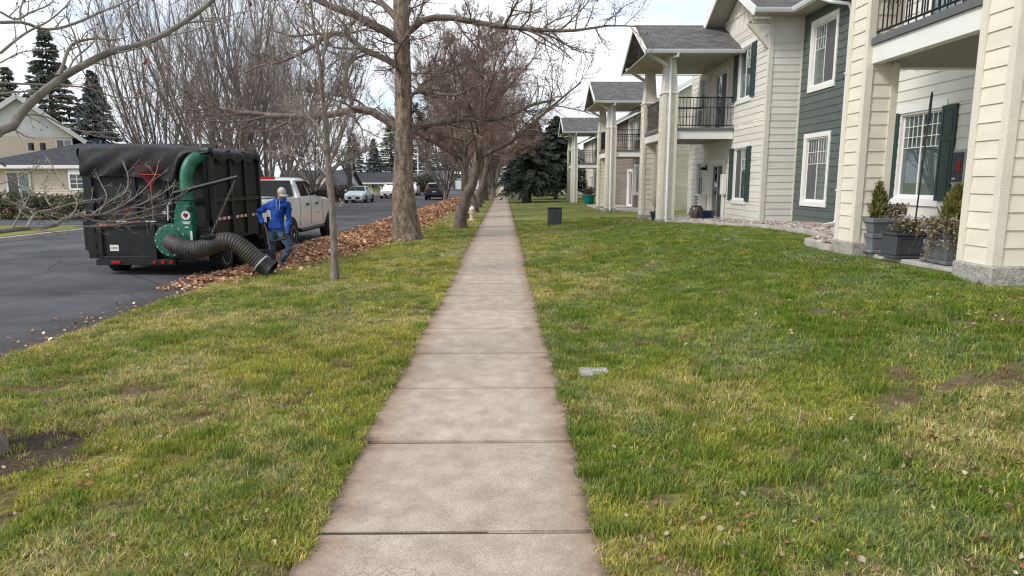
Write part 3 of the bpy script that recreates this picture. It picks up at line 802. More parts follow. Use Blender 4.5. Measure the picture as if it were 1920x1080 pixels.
# roofs
ZE = 6.70
roofpanel(A1, (7.4, -.5, 7.02), (7.4, 15.3, 7.02), (13.5, 15.3, 10.1), (13.5, -.5, 10.1))
roofpanel(A1, (8.4, 15.3, ZE), (8.4, 30, ZE), (13.5, 30, ZE + 2.75), (13.5, 15.3, ZE + 2.75))
roofpanel(A1, (19.6, -.5, ZE), (19.6, 30, ZE), (13.5, 30, ZE + 3.3), (13.5, -.5, ZE + 3.3))
gyl, gyr, gym = 26.3, 20.15, 23.225
GP = ZE + (gym - gyr) * .555
roofpanel(A1, (7.3, gyr, ZE), (8.4, gyr, ZE), (11.4, gym, GP), (7.3, gym, GP))
roofpanel(A1, (7.3, gyl, ZE), (8.4, gyl, ZE), (11.4, gym, GP + .002), (7.3, gym, GP + .002))
MB().prism([(20.77, 6.625), (26.2, 6.625), (gym, GP - .22)], lambda a, b, d: (8.0 + d, a, b), -.012, .12).build('gable_wall', OFFW, A1)
gb = MB()
for yy in np.arange(21.4, 25.9, .42):
    top = GP - .22 - abs(yy - gym) * .555 - .06
    if top > 6.7: gb.box(7.962, 7.989, yy, yy + .06, 6.62, top)
gb.box(7.958, 7.9885, 20.9, 26.1, 7.25, 7.34); gb.box(7.955, 7.9885, 20.9, 26.1, 6.625, 6.76)
gb.build('gable_battens', OFFWT, A1)
for yy, s in ((gyr, 1), (gyl, -1)):
    bar(A1, (7.27, yy, ZE - .10), (7.27, gym, GP - .10), .04, .24, WHITE, 'rake_board')
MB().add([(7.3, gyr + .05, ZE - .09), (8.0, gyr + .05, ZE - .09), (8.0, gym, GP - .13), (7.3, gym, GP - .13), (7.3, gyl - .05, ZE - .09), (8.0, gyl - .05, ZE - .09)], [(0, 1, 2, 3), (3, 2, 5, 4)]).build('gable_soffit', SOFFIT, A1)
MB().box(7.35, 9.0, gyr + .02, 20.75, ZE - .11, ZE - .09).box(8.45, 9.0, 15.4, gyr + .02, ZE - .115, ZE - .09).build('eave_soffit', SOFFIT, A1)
gutter(A1, (7.25, gyr, ZE - .13), (8.4, gyr, ZE - .13), (0, -1, 0)); gutter(A1, (8.4, 15.3, ZE - .128), (8.4, gyr - .11, ZE - .128), (-1, 0, 0))
MB().box(7.4, 8.0, -.5, 15.3, 6.90, 6.93).build('eave_soffit', SOFFIT, A1); gutter(A1, (7.4, -.5, 6.9), (7.4, 15.3, 6.9), (-1, 0, 0))
bar(A1, (8.0, 20.82, 5.72), (7.33, 20.82, 6.42), .10, .12, OFFWT, 'knee_brace'); bar(A1, (8.0, 20.82, 6.47), (7.3, 20.82, 6.47), .10, .12, OFFWT, 'knee_brace_beam')
# downspout by the green wall with kick-out
MB().tube([(8.36, 18.35, ZE - .12), (8.37, 18.35, ZE - .22), (8.5, 18.15, ZE - .34), (8.86, 17.88, ZE - .46), (8.92, 17.84, ZE - .64), (8.92, 17.84, 1.55), (8.92, 17.84, .74), (8.85, 17.8, .64), (8.25, 17.6, .56)], .047, 8).build('downspout', GUTTER, A1, smooth=True)
MB().box(8.86, 9.0, 17.78, 17.90, 1.5, 1.54).box(8.86, 9.0, 17.78, 17.90, 4.5, 4.54).build('downspout_strap', GUTTER, A1)
balcony(A1, 7.38, 10.97, .64, True, dspout=False, hf=.975)
balcony(A1, 23.5, 27.2, .27, True)
# ornamental scrolls on the near balcony rail
sc = MB()
for yy in np.arange(8.1, 10.3, .23):
    for k in (0, 1):
        a = np.linspace(0, 2 * math.pi * .8, 10); sg = 1 if k else -1
        sc.tube([(5.60, yy + sg * .055 * (1 - math.cos(t)) * .9, 4.25 + .20 * k + .05 * math.sin(t)) for t in a], .006, 5)
props(sc.build('rail_scrolls', BLACKM, A1), kind='stuff')
# wall fittings
MB().bevbox(7.955, 7.998, 20.98 + .6, 21.06 + .6, 3.55, 3.68, .008).build('vent_hood', WHITE, A1)
MB().bevbox(7.955, 7.998, 22.9, 22.99, 3.5, 3.62, .008).build('vent_hood', WHITE, A1)

def sbuilding(label, y0, zb, wallm, yend, end_depth=14.0, each=False, detail=True, cy=-2.0):
    """further apartment building: gable end facing the camera, one porch with balcony in front"""
    b = thing('apartment_building', label, 'building', (8, y0 + 8, zb), 'apartment buildings along the sidewalk')
    Ys = y0 + 2.1
    zt = zb + 5.55
    # street wall with window and door on each floor
    ops = [(Ys + 1.7, Ys + 2.9, zb + .9, zb + 2.45), (Ys + 1.7, Ys + 2.9, zb + 4.1, zb + 5.4), (Ys + 3.6, Ys + 5.2, zb + .06, zb + 2.2), (Ys + 3.6, Ys + 5.2, zb + 3.35, zb + 5.4)]
    wall(b, 'X', 8.0, Ys, yend, zb + .1, zt, wallm, ops, .2 if detail else .2, boards=detail, seed=int(y0), zlow=zb - .3)
    for k, o in enumerate(ops):
        window(b, 'X', 8.0, *o, tw=.12, blind=(2, 1), door=k > 1, sill=.13 if k < 2 else .04)
    # end wall facing the camera, cream, real lap boards
    wall(b, 'Y', Ys, 8.0, 8.0 + end_depth, zb + .1, zt, CREAM, [], .2, boards=detail, seed=int(y0) + 1, name='end_wall', zlow=zb - .3)
    xm = 8.0 + end_depth / 2; rr = .55 * (xm - 7.5)
    MB().prism([(8.0, zt), (8.0 + end_depth, zt), (xm, zt + .55 * end_depth / 2)], lambda a, c, d: (a, Ys + d, c), .0, .14).build('gable_wall', CREAM, b)
    roofpanel(b, (7.5, Ys - .5, zt + .02), (7.5, yend + .4, zt + .02), (xm, yend + .4, zt + rr), (xm, Ys - .5, zt + rr))
    roofpanel(b, (8.5 + end_depth, Ys - .5, zt + .02), (8.5 + end_depth, yend + .4, zt + .02), (xm, yend + .4, zt + rr), (xm, Ys - .5, zt + rr))
    bar(b, (7.5, Ys - .52, zt - .08), (xm, Ys - .52, zt + rr - .08), .04, .22, WHITE, 'rake_board')
    bar(b, (8.5 + end_depth, Ys - .52, zt - .08), (xm, Ys - .52, zt + rr - .08), .04, .22, WHITE, 'rake_board')
    gutter(b, (7.5, Ys - .5, zt - .12), (7.5, yend + .4, zt - .12), (-1, 0, 0))
    trim(b, 'Y', Ys, 7.955, 8.1, zb + .1, zt, CREAMT, .0, .04, 'corner_trim'); trim(b, 'X', 8.0, Ys - .04, Ys + .1, zb + .1, zt, CREAMT, .0, .04, 'corner_trim')
    MB().box(8.0 + end_depth - .14, 8.0 + end_depth, Ys + .14, yend, zb - .3, zt).box(8.14, 8 + end_depth - .14, yend - .14, yend, zb - .3, zt).build('rear_wall', CREAM, b)
    balcony(b, y0, y0 + 3.7, zb, False, each=each, hf=.985)
    return b
A2 = sbuilding('second apartment building with taupe shingle wall behind its cream pillared porch', 36.0, .16, TAUPE, 49.0)
A3 = sbuilding('third apartment building, its pillared porch partly behind the dark spruce', 54.5, -.06, CREAM, 68.0, 12.0, detail=False)
A4 = thing('apartment_building', 'farthest low cream building seen between the spruce trunks', 'building', (8, 100, 0), 'apartment buildings along the sidewalk')
wall(A4, 'Y', 96.0, 5.5, 22, -.05, 3.0, CREAM, [], .2, boards=False); 
for xx in (6.2, 8.2, 10.6): MB().box(xx, xx + .5, 93.6, 94.1, -.1, 2.9).build('pillar', CREAM, A4)
MB().box(9.0, 10.0, 95.93, 95.99, 0, 2.1).build('door', WHITE, A4)
MB().box(5.52, 22, 96.2, 110, -.1, 3.0).build('wall_block', CREAM, A4)
roofpanel(A4, (4.6, 93.0, 3.0), (22.6, 93.0, 3.0), (22.6, 103, 6.5), (4.6, 103, 6.5)); roofpanel(A4, (4.6, 113, 3.0), (22.6, 113, 3.0), (22.6, 103, 6.5), (4.6, 103, 6.5))

# patios, rock bed and its edging
def patio(x0, x1, y0, y1, z):
    props(MB().bevbox(x0, x1, y0, y1, z - .3, z, .012).build('patio', CONC), kind='structure')
patio(5.72, 7.98, 7.75, 11.15, .645); patio(5.75, 7.98, 23.75, 28.5, .315); patio(5.6, 7.98, 36.2, 45, .20); patio(5.6, 7.98, 54.7, 63, .0)
# ------------------------------------------------------------------ trees
def resample(pts, rad, k):
    pts = np.array(pts, float); c = catmull(pts, 8)
    s = np.concatenate([[0], np.cumsum(np.linalg.norm(np.diff(c, axis=0), axis=1))]); t = np.linspace(0, s[-1], k)
    P = np.stack([np.interp(t, s, c[:, i]) for i in range(3)], 1)
    return P, np.interp(np.linspace(0, 1, k), np.linspace(0, 1, len(rad)), rad)
def sprout(P, Rd, m, t0, t1, lr, ang, up, wander, k, rg, rmin=.003, rfrac=.62, rlen=.016, droop=0., lmax=9., flat=None):
    """m children on every parent polyline"""
    N, K, _ = P.shape
    idx = np.repeat(np.arange(N), m)
    t = t0 + (t1 - t0) * (np.tile(np.arange(m), N) + rg.random(N * m)) / m
    f = np.clip(t, 0, .999) * (K - 1); s = np.minimum(f.astype(int), K - 2); w = (f - s)[:, None]
    a, b = P[idx, s], P[idx, s + 1]
    pos = a * (1 - w) + b * w; T = _nrm(b - a)
    rp = Rd[idx, s] * (1 - w[:, 0]) + Rd[idx, s + 1] * w[:, 0]
    Lp = np.linalg.norm(np.diff(P, axis=1), axis=2).sum(1)[idx]
    q = rg.normal(size=(N * m, 3)); q -= (q * T).sum(1, keepdims=True) * T; q = _nrm(q)
    an = np.radians(ang * (1 + .35 * rg.normal(size=N * m)))[:, None]
    d = _nrm(np.cos(an) * T + np.sin(an) * q + np.array([0, 0, up]))
    L = np.minimum(Lp * lr * (1.15 - .65 * t) * rg.uniform(.55, 1.25, N * m), lmax)
    pts = [pos]; p = pos
    for j in range(k - 1):
        d = _nrm(d + wander * rg.normal(size=d.shape) + np.array([0, 0, up * .22 - droop * (j / k)]))
        p = p + d * (L / (k - 1))[:, None]; pts.append(p)
    Pn = np.stack(pts, 1)
    r0 = np.maximum(np.minimum(rp * rfrac, L * rlen + rmin), rmin)
    Rn = np.maximum(r0[:, None] * np.linspace(1, .28, k)[None], rmin * .75)
    return Pn, Rn
def tmesh(name, sets, m, sides):
    Vs, Qs, o = [], [], 0
    for (P, Rd), n in zip(sets, sides):
        V, Q = tubes(P, Rd, n); Vs.append(V); Qs.append(Q + o); o += len(V)
    return rawnp(name, np.concatenate(Vs), np.concatenate(Qs), m, True)
def seed_polys(rg, n, length, ang, k, up=.1, wander=.12, r0=.1, start=(0, 0, 1.5), trunk=None, t0=.3, t1=1., rl=.02):
    pass
TWIGV = mat('twig_mauve', (.225, .186, .170), .85, .25, 2)
BARKV = mat('bark_mauve', (.14, .118, .106), .9, .35, 6, .5, 30, col2=(.205, .178, .162))
def vase_tree_meshes(seed, H=14., stems=13, r=.16, spread=24., tw=TWIGG, fork=1.1, m1=9, m2=8, m3=0):
    """many-stemmed upright tree (bare)"""
    rg = rng_(seed)
    tr, trr = resample([(0, 0, -.25), (.03, 0, .4), (.0, .04, fork * .8), (0, 0, fork + .4)], [r * 2.3, r * 1.75, r * 1.7, r * 1.3], 10)
    T0 = (tr[None], trr[None])
    Ps, Rs = [], []
    for i in range(stems):
        az = i * 2.4 + rg.uniform(-.4, .4); lean = math.radians(spread * (0.15 + .95 * math.sqrt((i + .5) / stems)))
        L = H * rg.uniform(.82, 1.05); base = np.array([math.cos(az) * r * .6, math.sin(az) * r * .6, fork * rg.uniform(.45, 1.15)])
        pts = [base]; d = np.array([math.cos(az) * math.sin(lean * 1.5), math.sin(az) * math.sin(lean * 1.5), math.cos(lean * 1.5)])
        for j in range(9):
            tgt = np.array([math.cos(az) * math.sin(lean * .75), math.sin(az) * math.sin(lean * .75), math.cos(lean * .75)])
            d = d * .72 + tgt * .28 + rg.normal(size=3) * .05; d /= np.linalg.norm(d); pts.append(pts[-1] + d * L / 9)
        Ps.append(pts); Rs.append(np.linspace(r * rg.uniform(.5, .8), .012, 10))
    S = (np.array(Ps), np.array(Rs))
    A = sprout(*S, m1, .12, .97, .36, 30, .16, .06, 6, rg, rmin=.006)
    B = sprout(*A, m2, .15, .98, .42, 33, .12, .08, 4, rg, rmin=.0042)
    sets = [A, B]; sd = [5, 3]
    if m3:
        sets.append(sprout(*B, m3, .2, .95, .5, 35, .1, .1, 3, rg, rmin=.0035)); sd.append(3)
    return tmesh('trunk', [T0, S], BARKV, [12, 7]), tmesh('crown', sets, tw, sd)
def round_tree_meshes(seed, H=8., trunk=None, tr_r=(.26, .2, .17), tw=TWIGR, limbs=9, m2=8, m3=7, m4=6, spread=48., bark=BARKB, L0=.62, rmin=.005, up=.10, low=.45):
    """rounded dense bare tree (ornamental street tree)"""
    rg = rng_(seed)
    trunk = trunk or [(0, 0, -.2), (.02, .03, .8), (0, 0, 1.7), (.05, .02, H * .5), (0, .1, H * .82)]
    P, Rr = resample(trunk, list(tr_r) + [.075, .05, .02], 16)
    fl = np.exp(-np.linspace(0, 12, 16)) * .5 + 1; Rr = Rr * fl
    T0 = (P[None], Rr[None])
    A = sprout(*T0, limbs, low * .8, .95, L0, spread, .12, .10, 8, rg, rmin=.015, rfrac=.55, rlen=.017)
    B = sprout(*A, m2, .18, .98, .52, 42, up, .13, 6, rg, rmin=.009, rlen=.02)
    C = sprout(*B, m3, .15, .98, .52, 42, up * .8, .15, 5, rg, rmin=.0055)
    D = sprout(*C, m4, .12, .98, .55, 45, up * .4, .16, 3, rg, rmin=rmin)
    return tmesh('trunk', [T0, A], bark, [14, 8]), tmesh('crown', [B, C, D], tw, [5, 4, 3])
def place_tree(meshes, label, loc, rz=0., sc=1., group=None, name='bare_tree', cat='tree', tilt=0., sz=1.):
    o = bpy.data.objects.new(name, None); o.empty_display_size = .1
    mw = Matrix.Translation(loc) @ Matrix.Rotation(rz, 4, 'Z') @ Matrix.Rotation(tilt, 4, 'Y') @ Matrix.Diagonal((sc, sc, sc * sz, 1))
    link(o, None, mw); props(o, label, cat, group)
    for nm, me in zip(('trunk', 'crown'), meshes):
        c = bpy.data.objects.new(nm, me); link(c, o, mw)
        if nm == 'crown': c['kind'] = 'stuff'
    return o

# --- conifers: whorled drooping boughs with needle sprays
def conifer_meshes(seed, H=10., Rb=2.6, m=None, base=.08, whorls=30, per=9, dens=1.0, spray=.34, droop=.25, shape=.85):
    rg = rng_(seed); Ps, L_ = [], []
    for i in range(whorls):
        t = i / (whorls - 1); z = H * (base + (1 - base) * t * .985)
        r = Rb * (1 - t) ** shape * rg.uniform(.8, 1.1) + .08
        for k in range(per if t < .8 else per - 3):
            az = rg.uniform(0, 6.283); rr = r * rg.uniform(.62, 1.12)
            s = np.linspace(0, 1, 6)
            zz = z + rr * (.12 * s - droop * s ** 2) + rg.normal() * .1
            Ps.append(np.stack([np.cos(az) * rr * s, np.sin(az) * rr * s, zz], 1)); L_.append(rr)
    P = np.array(Ps); L_ = np.array(L_)
    n = int(26 * dens); N = len(P)
    idx = np.repeat(np.arange(N), n); t = rg.random(N * n) ** .6
    f = t * 4.999; s = f.astype(int); w = (f - s)[:, None]
    pos = P[idx, s] * (1 - w) + P[idx, s + 1] * w; T = _nrm(P[idx, s + 1] - P[idx, s])
    side = _nrm(np.cross(T, [0, 0, 1.])) * rg.choice([-1, 1], N * n)[:, None]
    pos = pos + side * (rg.random(N * n) * .28 * L_[idx] * (1.05 - t))[:, None] + rg.normal(size=pos.shape) * .035
    d = _nrm(T * .8 + side * rg.uniform(.3, 1.1, (N * n, 1)) + np.array([0, 0, -.25]) + rg.normal(size=T.shape) * .25)
    u = _nrm(np.cross(d, rg.normal(size=d.shape)))
    ln = (spray * rg.uniform(.6, 1.25, N * n))[:, None]; wd = ln * .17
    V = np.stack([pos - u * wd * .5, pos + u * wd * .5, pos + d * ln * .6 + u * wd, pos + d * ln, pos + d * ln * .6 - u * wd], 1)
    M_ = len(V); V = V.reshape(-1, 3); b = np.arange(M_)[:, None] * 5
    Q = np.concatenate([b + np.array([[0, 1, 2, 4]]), b + np.array([[4, 2, 3, 3]])], 0)
    Q1 = b + np.array([[0, 1, 2, 4]]); 
    F3 = np.concatenate([b + np.array([[0, 1, 2]]), b + np.array([[0, 2, 4]]), b + np.array([[4, 2, 3]])], 0)
    cm = rawnp('crown', V, F3, m)
    tp, trr = resample([(0, 0, -.2), (0, 0, H * .4), (0, 0, H * .97)], [H * .024 + .05, H * .016, .02], 8)
    bt = (P, np.linspace(.035, .008, 6)[None] * np.ones((N, 1)))
    tm = tmesh('trunk', [(tp[None], trr[None]), bt], BARKD, [9, 3])
    return tm, cm
BARKD = mat('bark_dark', (.075, .06, .05), .95, .35, 10, .6, 30)
NEED = mat('needles_dark', (.038, .054, .040), .85, .5, 1.3, col2=(.072, .09, .066))
NEEDB = mat('needles_blue', (.075, .10, .105), .85, .4, 1.3, col2=(.12, .15, .155))
NEEDG = mat('needles_green', (.075, .095, .07), .85, .45, .8, col2=(.125, .145, .11))

def build_trees():
    # ---- big street tree, traced limb by limb at its real place
    Yb = 20.5
    b = thing('plane_tree', 'largest street tree with thick flaking brown trunk beside the leaf windrow', 'tree', (-2.99, Yb, 0))
    def L(pts, r0, r1, dy0=0., dy1=0., k=16):
        n = len(pts); q = [at(x, y, Yb + dy0 + (dy1 - dy0) * i / (n - 1)) for i, (x, y) in enumerate(pts)]
        return resample(q, [r0, (r0 + r1) * .55, r1], k)
    tp = [at(762, 462, Yb), at(762, 445, Yb), at(761, 425, Yb), at(758, 395, Yb), at(756, 340, Yb), at(757, 270, Yb), at(756, 180, Yb), at(754, 90, Yb), at(752, 0, Yb), at(750, -150, Yb), at(746, -300, Yb)]
    P, Rr = resample(tp, [.43, .36, .275, .25, .235, .225, .215, .205, .19, .15, .07], 110)
    # trunk with flare and flaky relief
    n = 40; V, Q = tubes(P[None], Rr[None], n); rg = rng_(8)
    V = V.reshape(110, n, 3); c = P[:, None, :]; ang = np.arange(n) / n * 6.283
    hh = P[:, 2]
    fl = np.exp(-np.maximum(hh, 0) / .28)[:, None] * (.10 + .22 * np.maximum(0, np.cos(ang * 5 + .7))[None] ** 2)
    rel = fbm(np.tile(ang * 3.2, (110, 1)), np.repeat(hh[:, None] * 3.0, n, 1), 21, 4) - .5
    pl = (vnoise(np.tile(ang * 4.2, (110, 1)), np.repeat(hh[:, None] * 5.0, n, 1), 5) > .52) * .016
    V = c + (V - c) * (1 + fl + rel * .16)[..., None] + _nrm(V - c) * pl[..., None]
    bm_ = mat('bark_flaky', (.085, .062, .048), .9, .35, 8, 1.0, 26, col2=(.27, .205, .155), stretch=(1, 1, .45), detail=9, fine=.4)
    lb_ = mat('limb_bark', (.105, .085, .07), .9, .4, 7, .6, 30, col2=(.19, .155, .13))
    ob('trunk', rawnp('trunk', V.reshape(-1, 3), Q, bm_, True), b)
    limbs = [
        L([(745, 240), (712, 217), (690, 207), (660, 205), (620, 215), (560, 218), (500, 216), (470, 212), (430, 208), (380, 190), (330, 160)], .13, .03, 0, -.6),
        L([(660, 205), (655, 170), (648, 140), (652, 125), (670, 108), (700, 98)], .05, .03, 0, .2, 10),
        L([(745, 122), (712, 105), (690, 98), (665, 80), (640, 62), (615, 65), (590, 85), (560, 102), (520, 118), (490, 122), (450, 140)], .10, .02, 0, .9),
        L([(752, 82), (730, 62), (700, 48), (665, 28), (620, 12), (580, -8), (520, -30), (460, -60)], .135, .03, 0, -1.2),
        L([(750, 45), (735, 25), (715, 5), (690, -25), (660, -70), (640, -130)], .105, .03, 0, 1.0),
        L([(768, 58), (785, 42), (805, 35), (835, 32), (870, 38), (930, 48), (985, 54), (1040, 58), (1090, 56), (1140, 48), (1200, 50)], .105, .015, 0, -.8),
        L([(766, 250), (780, 240), (805, 232), (840, 226), (880, 224), (925, 224), (960, 214), (1000, 196), (1040, 188)], .115, .03, 0, .6),
        L([(766, 190), (775, 175), (790, 168), (820, 176), (855, 178), (880, 168), (920, 150)], .06, .02, 0, -1.0, 12),
        L([(765, 215), (783, 207), (790, 225), (800, 240)], .05, .015, 0, .3, 8),
        L([(752, 20), (770, -10), (800, -60), (850, -130), (900, -190)], .11, .03, 0, .8),
        L([(751, -40), (735, -80), (700, -140), (640, -210)], .1, .03, 0, -.8),
        L([(690, 207), (672, 190), (640, 180), (600, 176), (560, 168)], .045, .015, 0, 1.2, 10),
        L([(755, 140), (745, 130), (742, 100), (760, 70), (790, 20), (800, -60)], .05, .02, 0, -1.6, 10),
        L([(757, 200), (765, 190), (800, 150), (850, 130), (900, 80)], .05, .02, 0, 2.2, 10),
    ]
    for (p, r) in limbs:
        V, Q = tubes(p[None], r[None], 9)
        ob('limb', rawnp('limb', V, Q, lb_, True), b)
    P16 = np.array([resample(p, r, 16)[0] for p, r in limbs]); R16 = np.array([np.interp(np.linspace(0, 1, 16), np.linspace(0, 1, len(r)), r) for p, r in limbs])
    A = sprout(P16, R16, 20, .15, .99, .34, 55, .12, .14, 8, rg, rmin=.007, lmax=2.4)
    T2 = sprout(P[None, 30:], Rr[None, 30:], 24, .05, .95, .20, 62, .1, .14, 8, rg, rmin=.008, lmax=2.2)
    A = (np.concatenate([A[0], T2[0]]), np.concatenate([A[1], T2[1]]))
    B = sprout(*A, 9, .15, .98, .52, 45, .06, .16, 5, rg, rmin=.005, lmax=1.3)
    C = sprout(*B, 6, .2, .98, .55, 45, .02, .18, 4, rg, rmin=.0038, droop=.1)
    o = ob('crown', tmesh('crown', [A, B, C], TWIG, [5, 4, 3]), b); o['kind'] = 'stuff'
    # hanging seed clusters on the twigs
    tips = np.concatenate([C[0][:, -1]])[::9]
    sv = []; sf = []
    oct_ = np.array([(1, 0, 0), (-1, 0, 0), (0, 1, 0), (0, -1, 0), (0, 0, 1), (0, 0, -1)]) * .022
    of = np.array([(0, 2, 4), (2, 1, 4), (1, 3, 4), (3, 0, 4), (2, 0, 5), (1, 2, 5), (3, 1, 5), (0, 3, 5)])
    V = (tips[:, None] + oct_[None]).reshape(-1, 3); F = (np.arange(len(tips))[:, None, None] * 6 + of[None]).reshape(-1, 3)
    o = ob('seed_clusters', rawnp('seed_clusters', V, F, BARKD), b); o['kind'] = 'stuff'

    # ---- slim young tree on the verge
    Ys = 12.09; rg = rng_(31)
    s = thing('young_tree', 'slim young street tree with thin grey trunk near the leaf hose', 'tree', (-3.08, Ys, 0))
    def L2(pts, r0, r1, dy1=0., k=12):
        n = len(pts); return resample([at(x, y, Ys + dy1 * i / (n - 1)) for i, (x, y) in enumerate(pts)], [r0, (r0 + r1) * .5, r1], k)
    tk = L2([(628, 530), (628, 515), (626, 450), (622, 380), (617, 330), (614, 290), (611, 240), (605, 180), (600, 120), (588, 50), (580, -30), (575, -120)], .085, .012, 0, 40)
    tk[1][:3] *= np.array([1.5, 1.3, 1.12]); tk = (tk[0], np.interp(np.linspace(0, 1, 40), [0, .08, .3, .45, .7, 1], [.088, .066, .06, .05, .03, .008]))
    tk[1][0] = .11
    V, Q = tubes(tk[0][None], tk[1][None], 14)
    ob('trunk', rawnp('trunk', V, Q, BARKG, True), s)
    lm = [L2([(617, 325), (640, 305), (668, 292), (690, 280), (720, 265), (735, 245)], .026, .006, .5), L2([(615, 300), (600, 270), (585, 240), (560, 195), (535, 150), (500, 95)], .024, .006, -.6),
          L2([(612, 250), (630, 215), (650, 160), (665, 110), (672, 50), (690, -10)], .024, .006, .4), L2([(618, 335), (600, 315), (575, 300), (545, 290), (520, 280)], .018, .005, .6),
          L2([(608, 215), (600, 150), (610, 80), (622, 0), (640, -80)], .022, .006, -.5), L2([(603, 160), (575, 120), (545, 80), (520, 20), (505, -40)], .022, .006, .6),
          L2([(616, 318), (628, 280), (640, 255), (650, 220)], .018, .005, -.7), L2([(598, 110), (620, 60), (640, 10), (665, -50)], .018, .005, .5), L2([(612, 262), (590, 230), (570, 215), (530, 205)], .016, .005, 1.0)]
    Pm = np.array([l[0] for l in lm]); Rm = np.array([l[1] for l in lm])
    A = sprout(Pm, Rm, 12, .12, .98, .42, 38, .12, .10, 6, rg, rmin=.0035, lmax=.9)
    A2 = sprout(tk[0][None, 18:], tk[1][None, 18:], 14, 0, .98, .24, 48, .12, .1, 6, rg, rmin=.0035, lmax=.8)
    A = (np.concatenate([A[0], A2[0]]), np.concatenate([A[1], A2[1]]))
    B = sprout(*A, 7, .12, .98, .55, 40, .06, .14, 4, rg, rmin=.0032)
    C = sprout(*B, 5, .15, .98, .55, 42, .03, .15, 3, rg, rmin=.0027)
    for l in lm:
        V, Q = tubes(l[0][None], l[1][None], 6); ob('limb', rawnp('limb', V, Q, TWIGG, True), s)
    o = ob('crown', tmesh('crown', [A, B, C], TWIGG, [4, 3, 3]), s); o['kind'] = 'stuff'

    # ---- near tree whose trunk stands at the left edge; two limbs reach into view
    rg = rng_(77)
    f = thing('bare_tree', 'nearest tree at the left edge with long smooth limbs and few red-brown leaves', 'tree', (-3.30, 4.16, 0))
    tk = resample([(-3.46, 4.16, -.12), (-3.45, 4.16, .0), (-3.51, 4.17, .12), (-3.60, 4.2, .5), (-3.75, 4.3, 1.1), (-3.85, 4.4, 1.9), (-3.9, 4.5, 3.0), (-4.0, 4.5, 4.6)], [.2, .15, .115, .10, .095, .09, .075, .05], 36)
    V, Q = tubes(tk[0][None], tk[1][None], 16)
    ob('trunk', rawnp('trunk', V, Q, BARKG, True), f)
    BLD = mat('limb_bark_smooth', (.125, .108, .095), .8, .35, 8, .5, 35, col2=(.19, .168, .148))
    BL = mat('limb_smooth', (.255, .222, .19), .75, .25, 9, .3, 40, stretch=(1, 1, 1))
    def L3(pts, Ys_, rr, k=18):
        return resample([at(x, y, Y) for (x, y), Y in zip(pts, np.linspace(Ys_[0], Ys_[1], len(pts)))], rr, k)
    big = resample([tk[0][20], at(-60, 300, 4.6), at(-10, 250, 4.8), at(22, 238, 4.9), at(45, 205, 5.0), at(90, 165, 5.1), at(125, 140, 5.2), at(165, 118, 5.3), at(210, 96, 5.4), at(250, 88, 5.5), at(300, 68, 5.6), at(340, 45, 5.7), at(375, 20, 5.8), at(410, -10, 5.9), at(470, -70, 6.1)],
                   [.06, .05, .043, .039, .035, .031, .028, .026, .025, .023, .021, .0195, .018, .015, .009], 40)
    low = resample([tk[0][14], at(-120, 470, 4.9), at(-40, 440, 5.2), at(0, 434, 5.4), at(50, 428, 5.6), at(100, 424, 5.8), at(125, 408, 6.0), at(170, 404, 6.2), at(220, 398, 6.4), at(270, 380, 6.6), at(300, 365, 6.8), at(320, 350, 6.9)],
                   [.05, .036, .03, .026, .022, .02, .017, .015, .012, .009, .006, .004], 30)
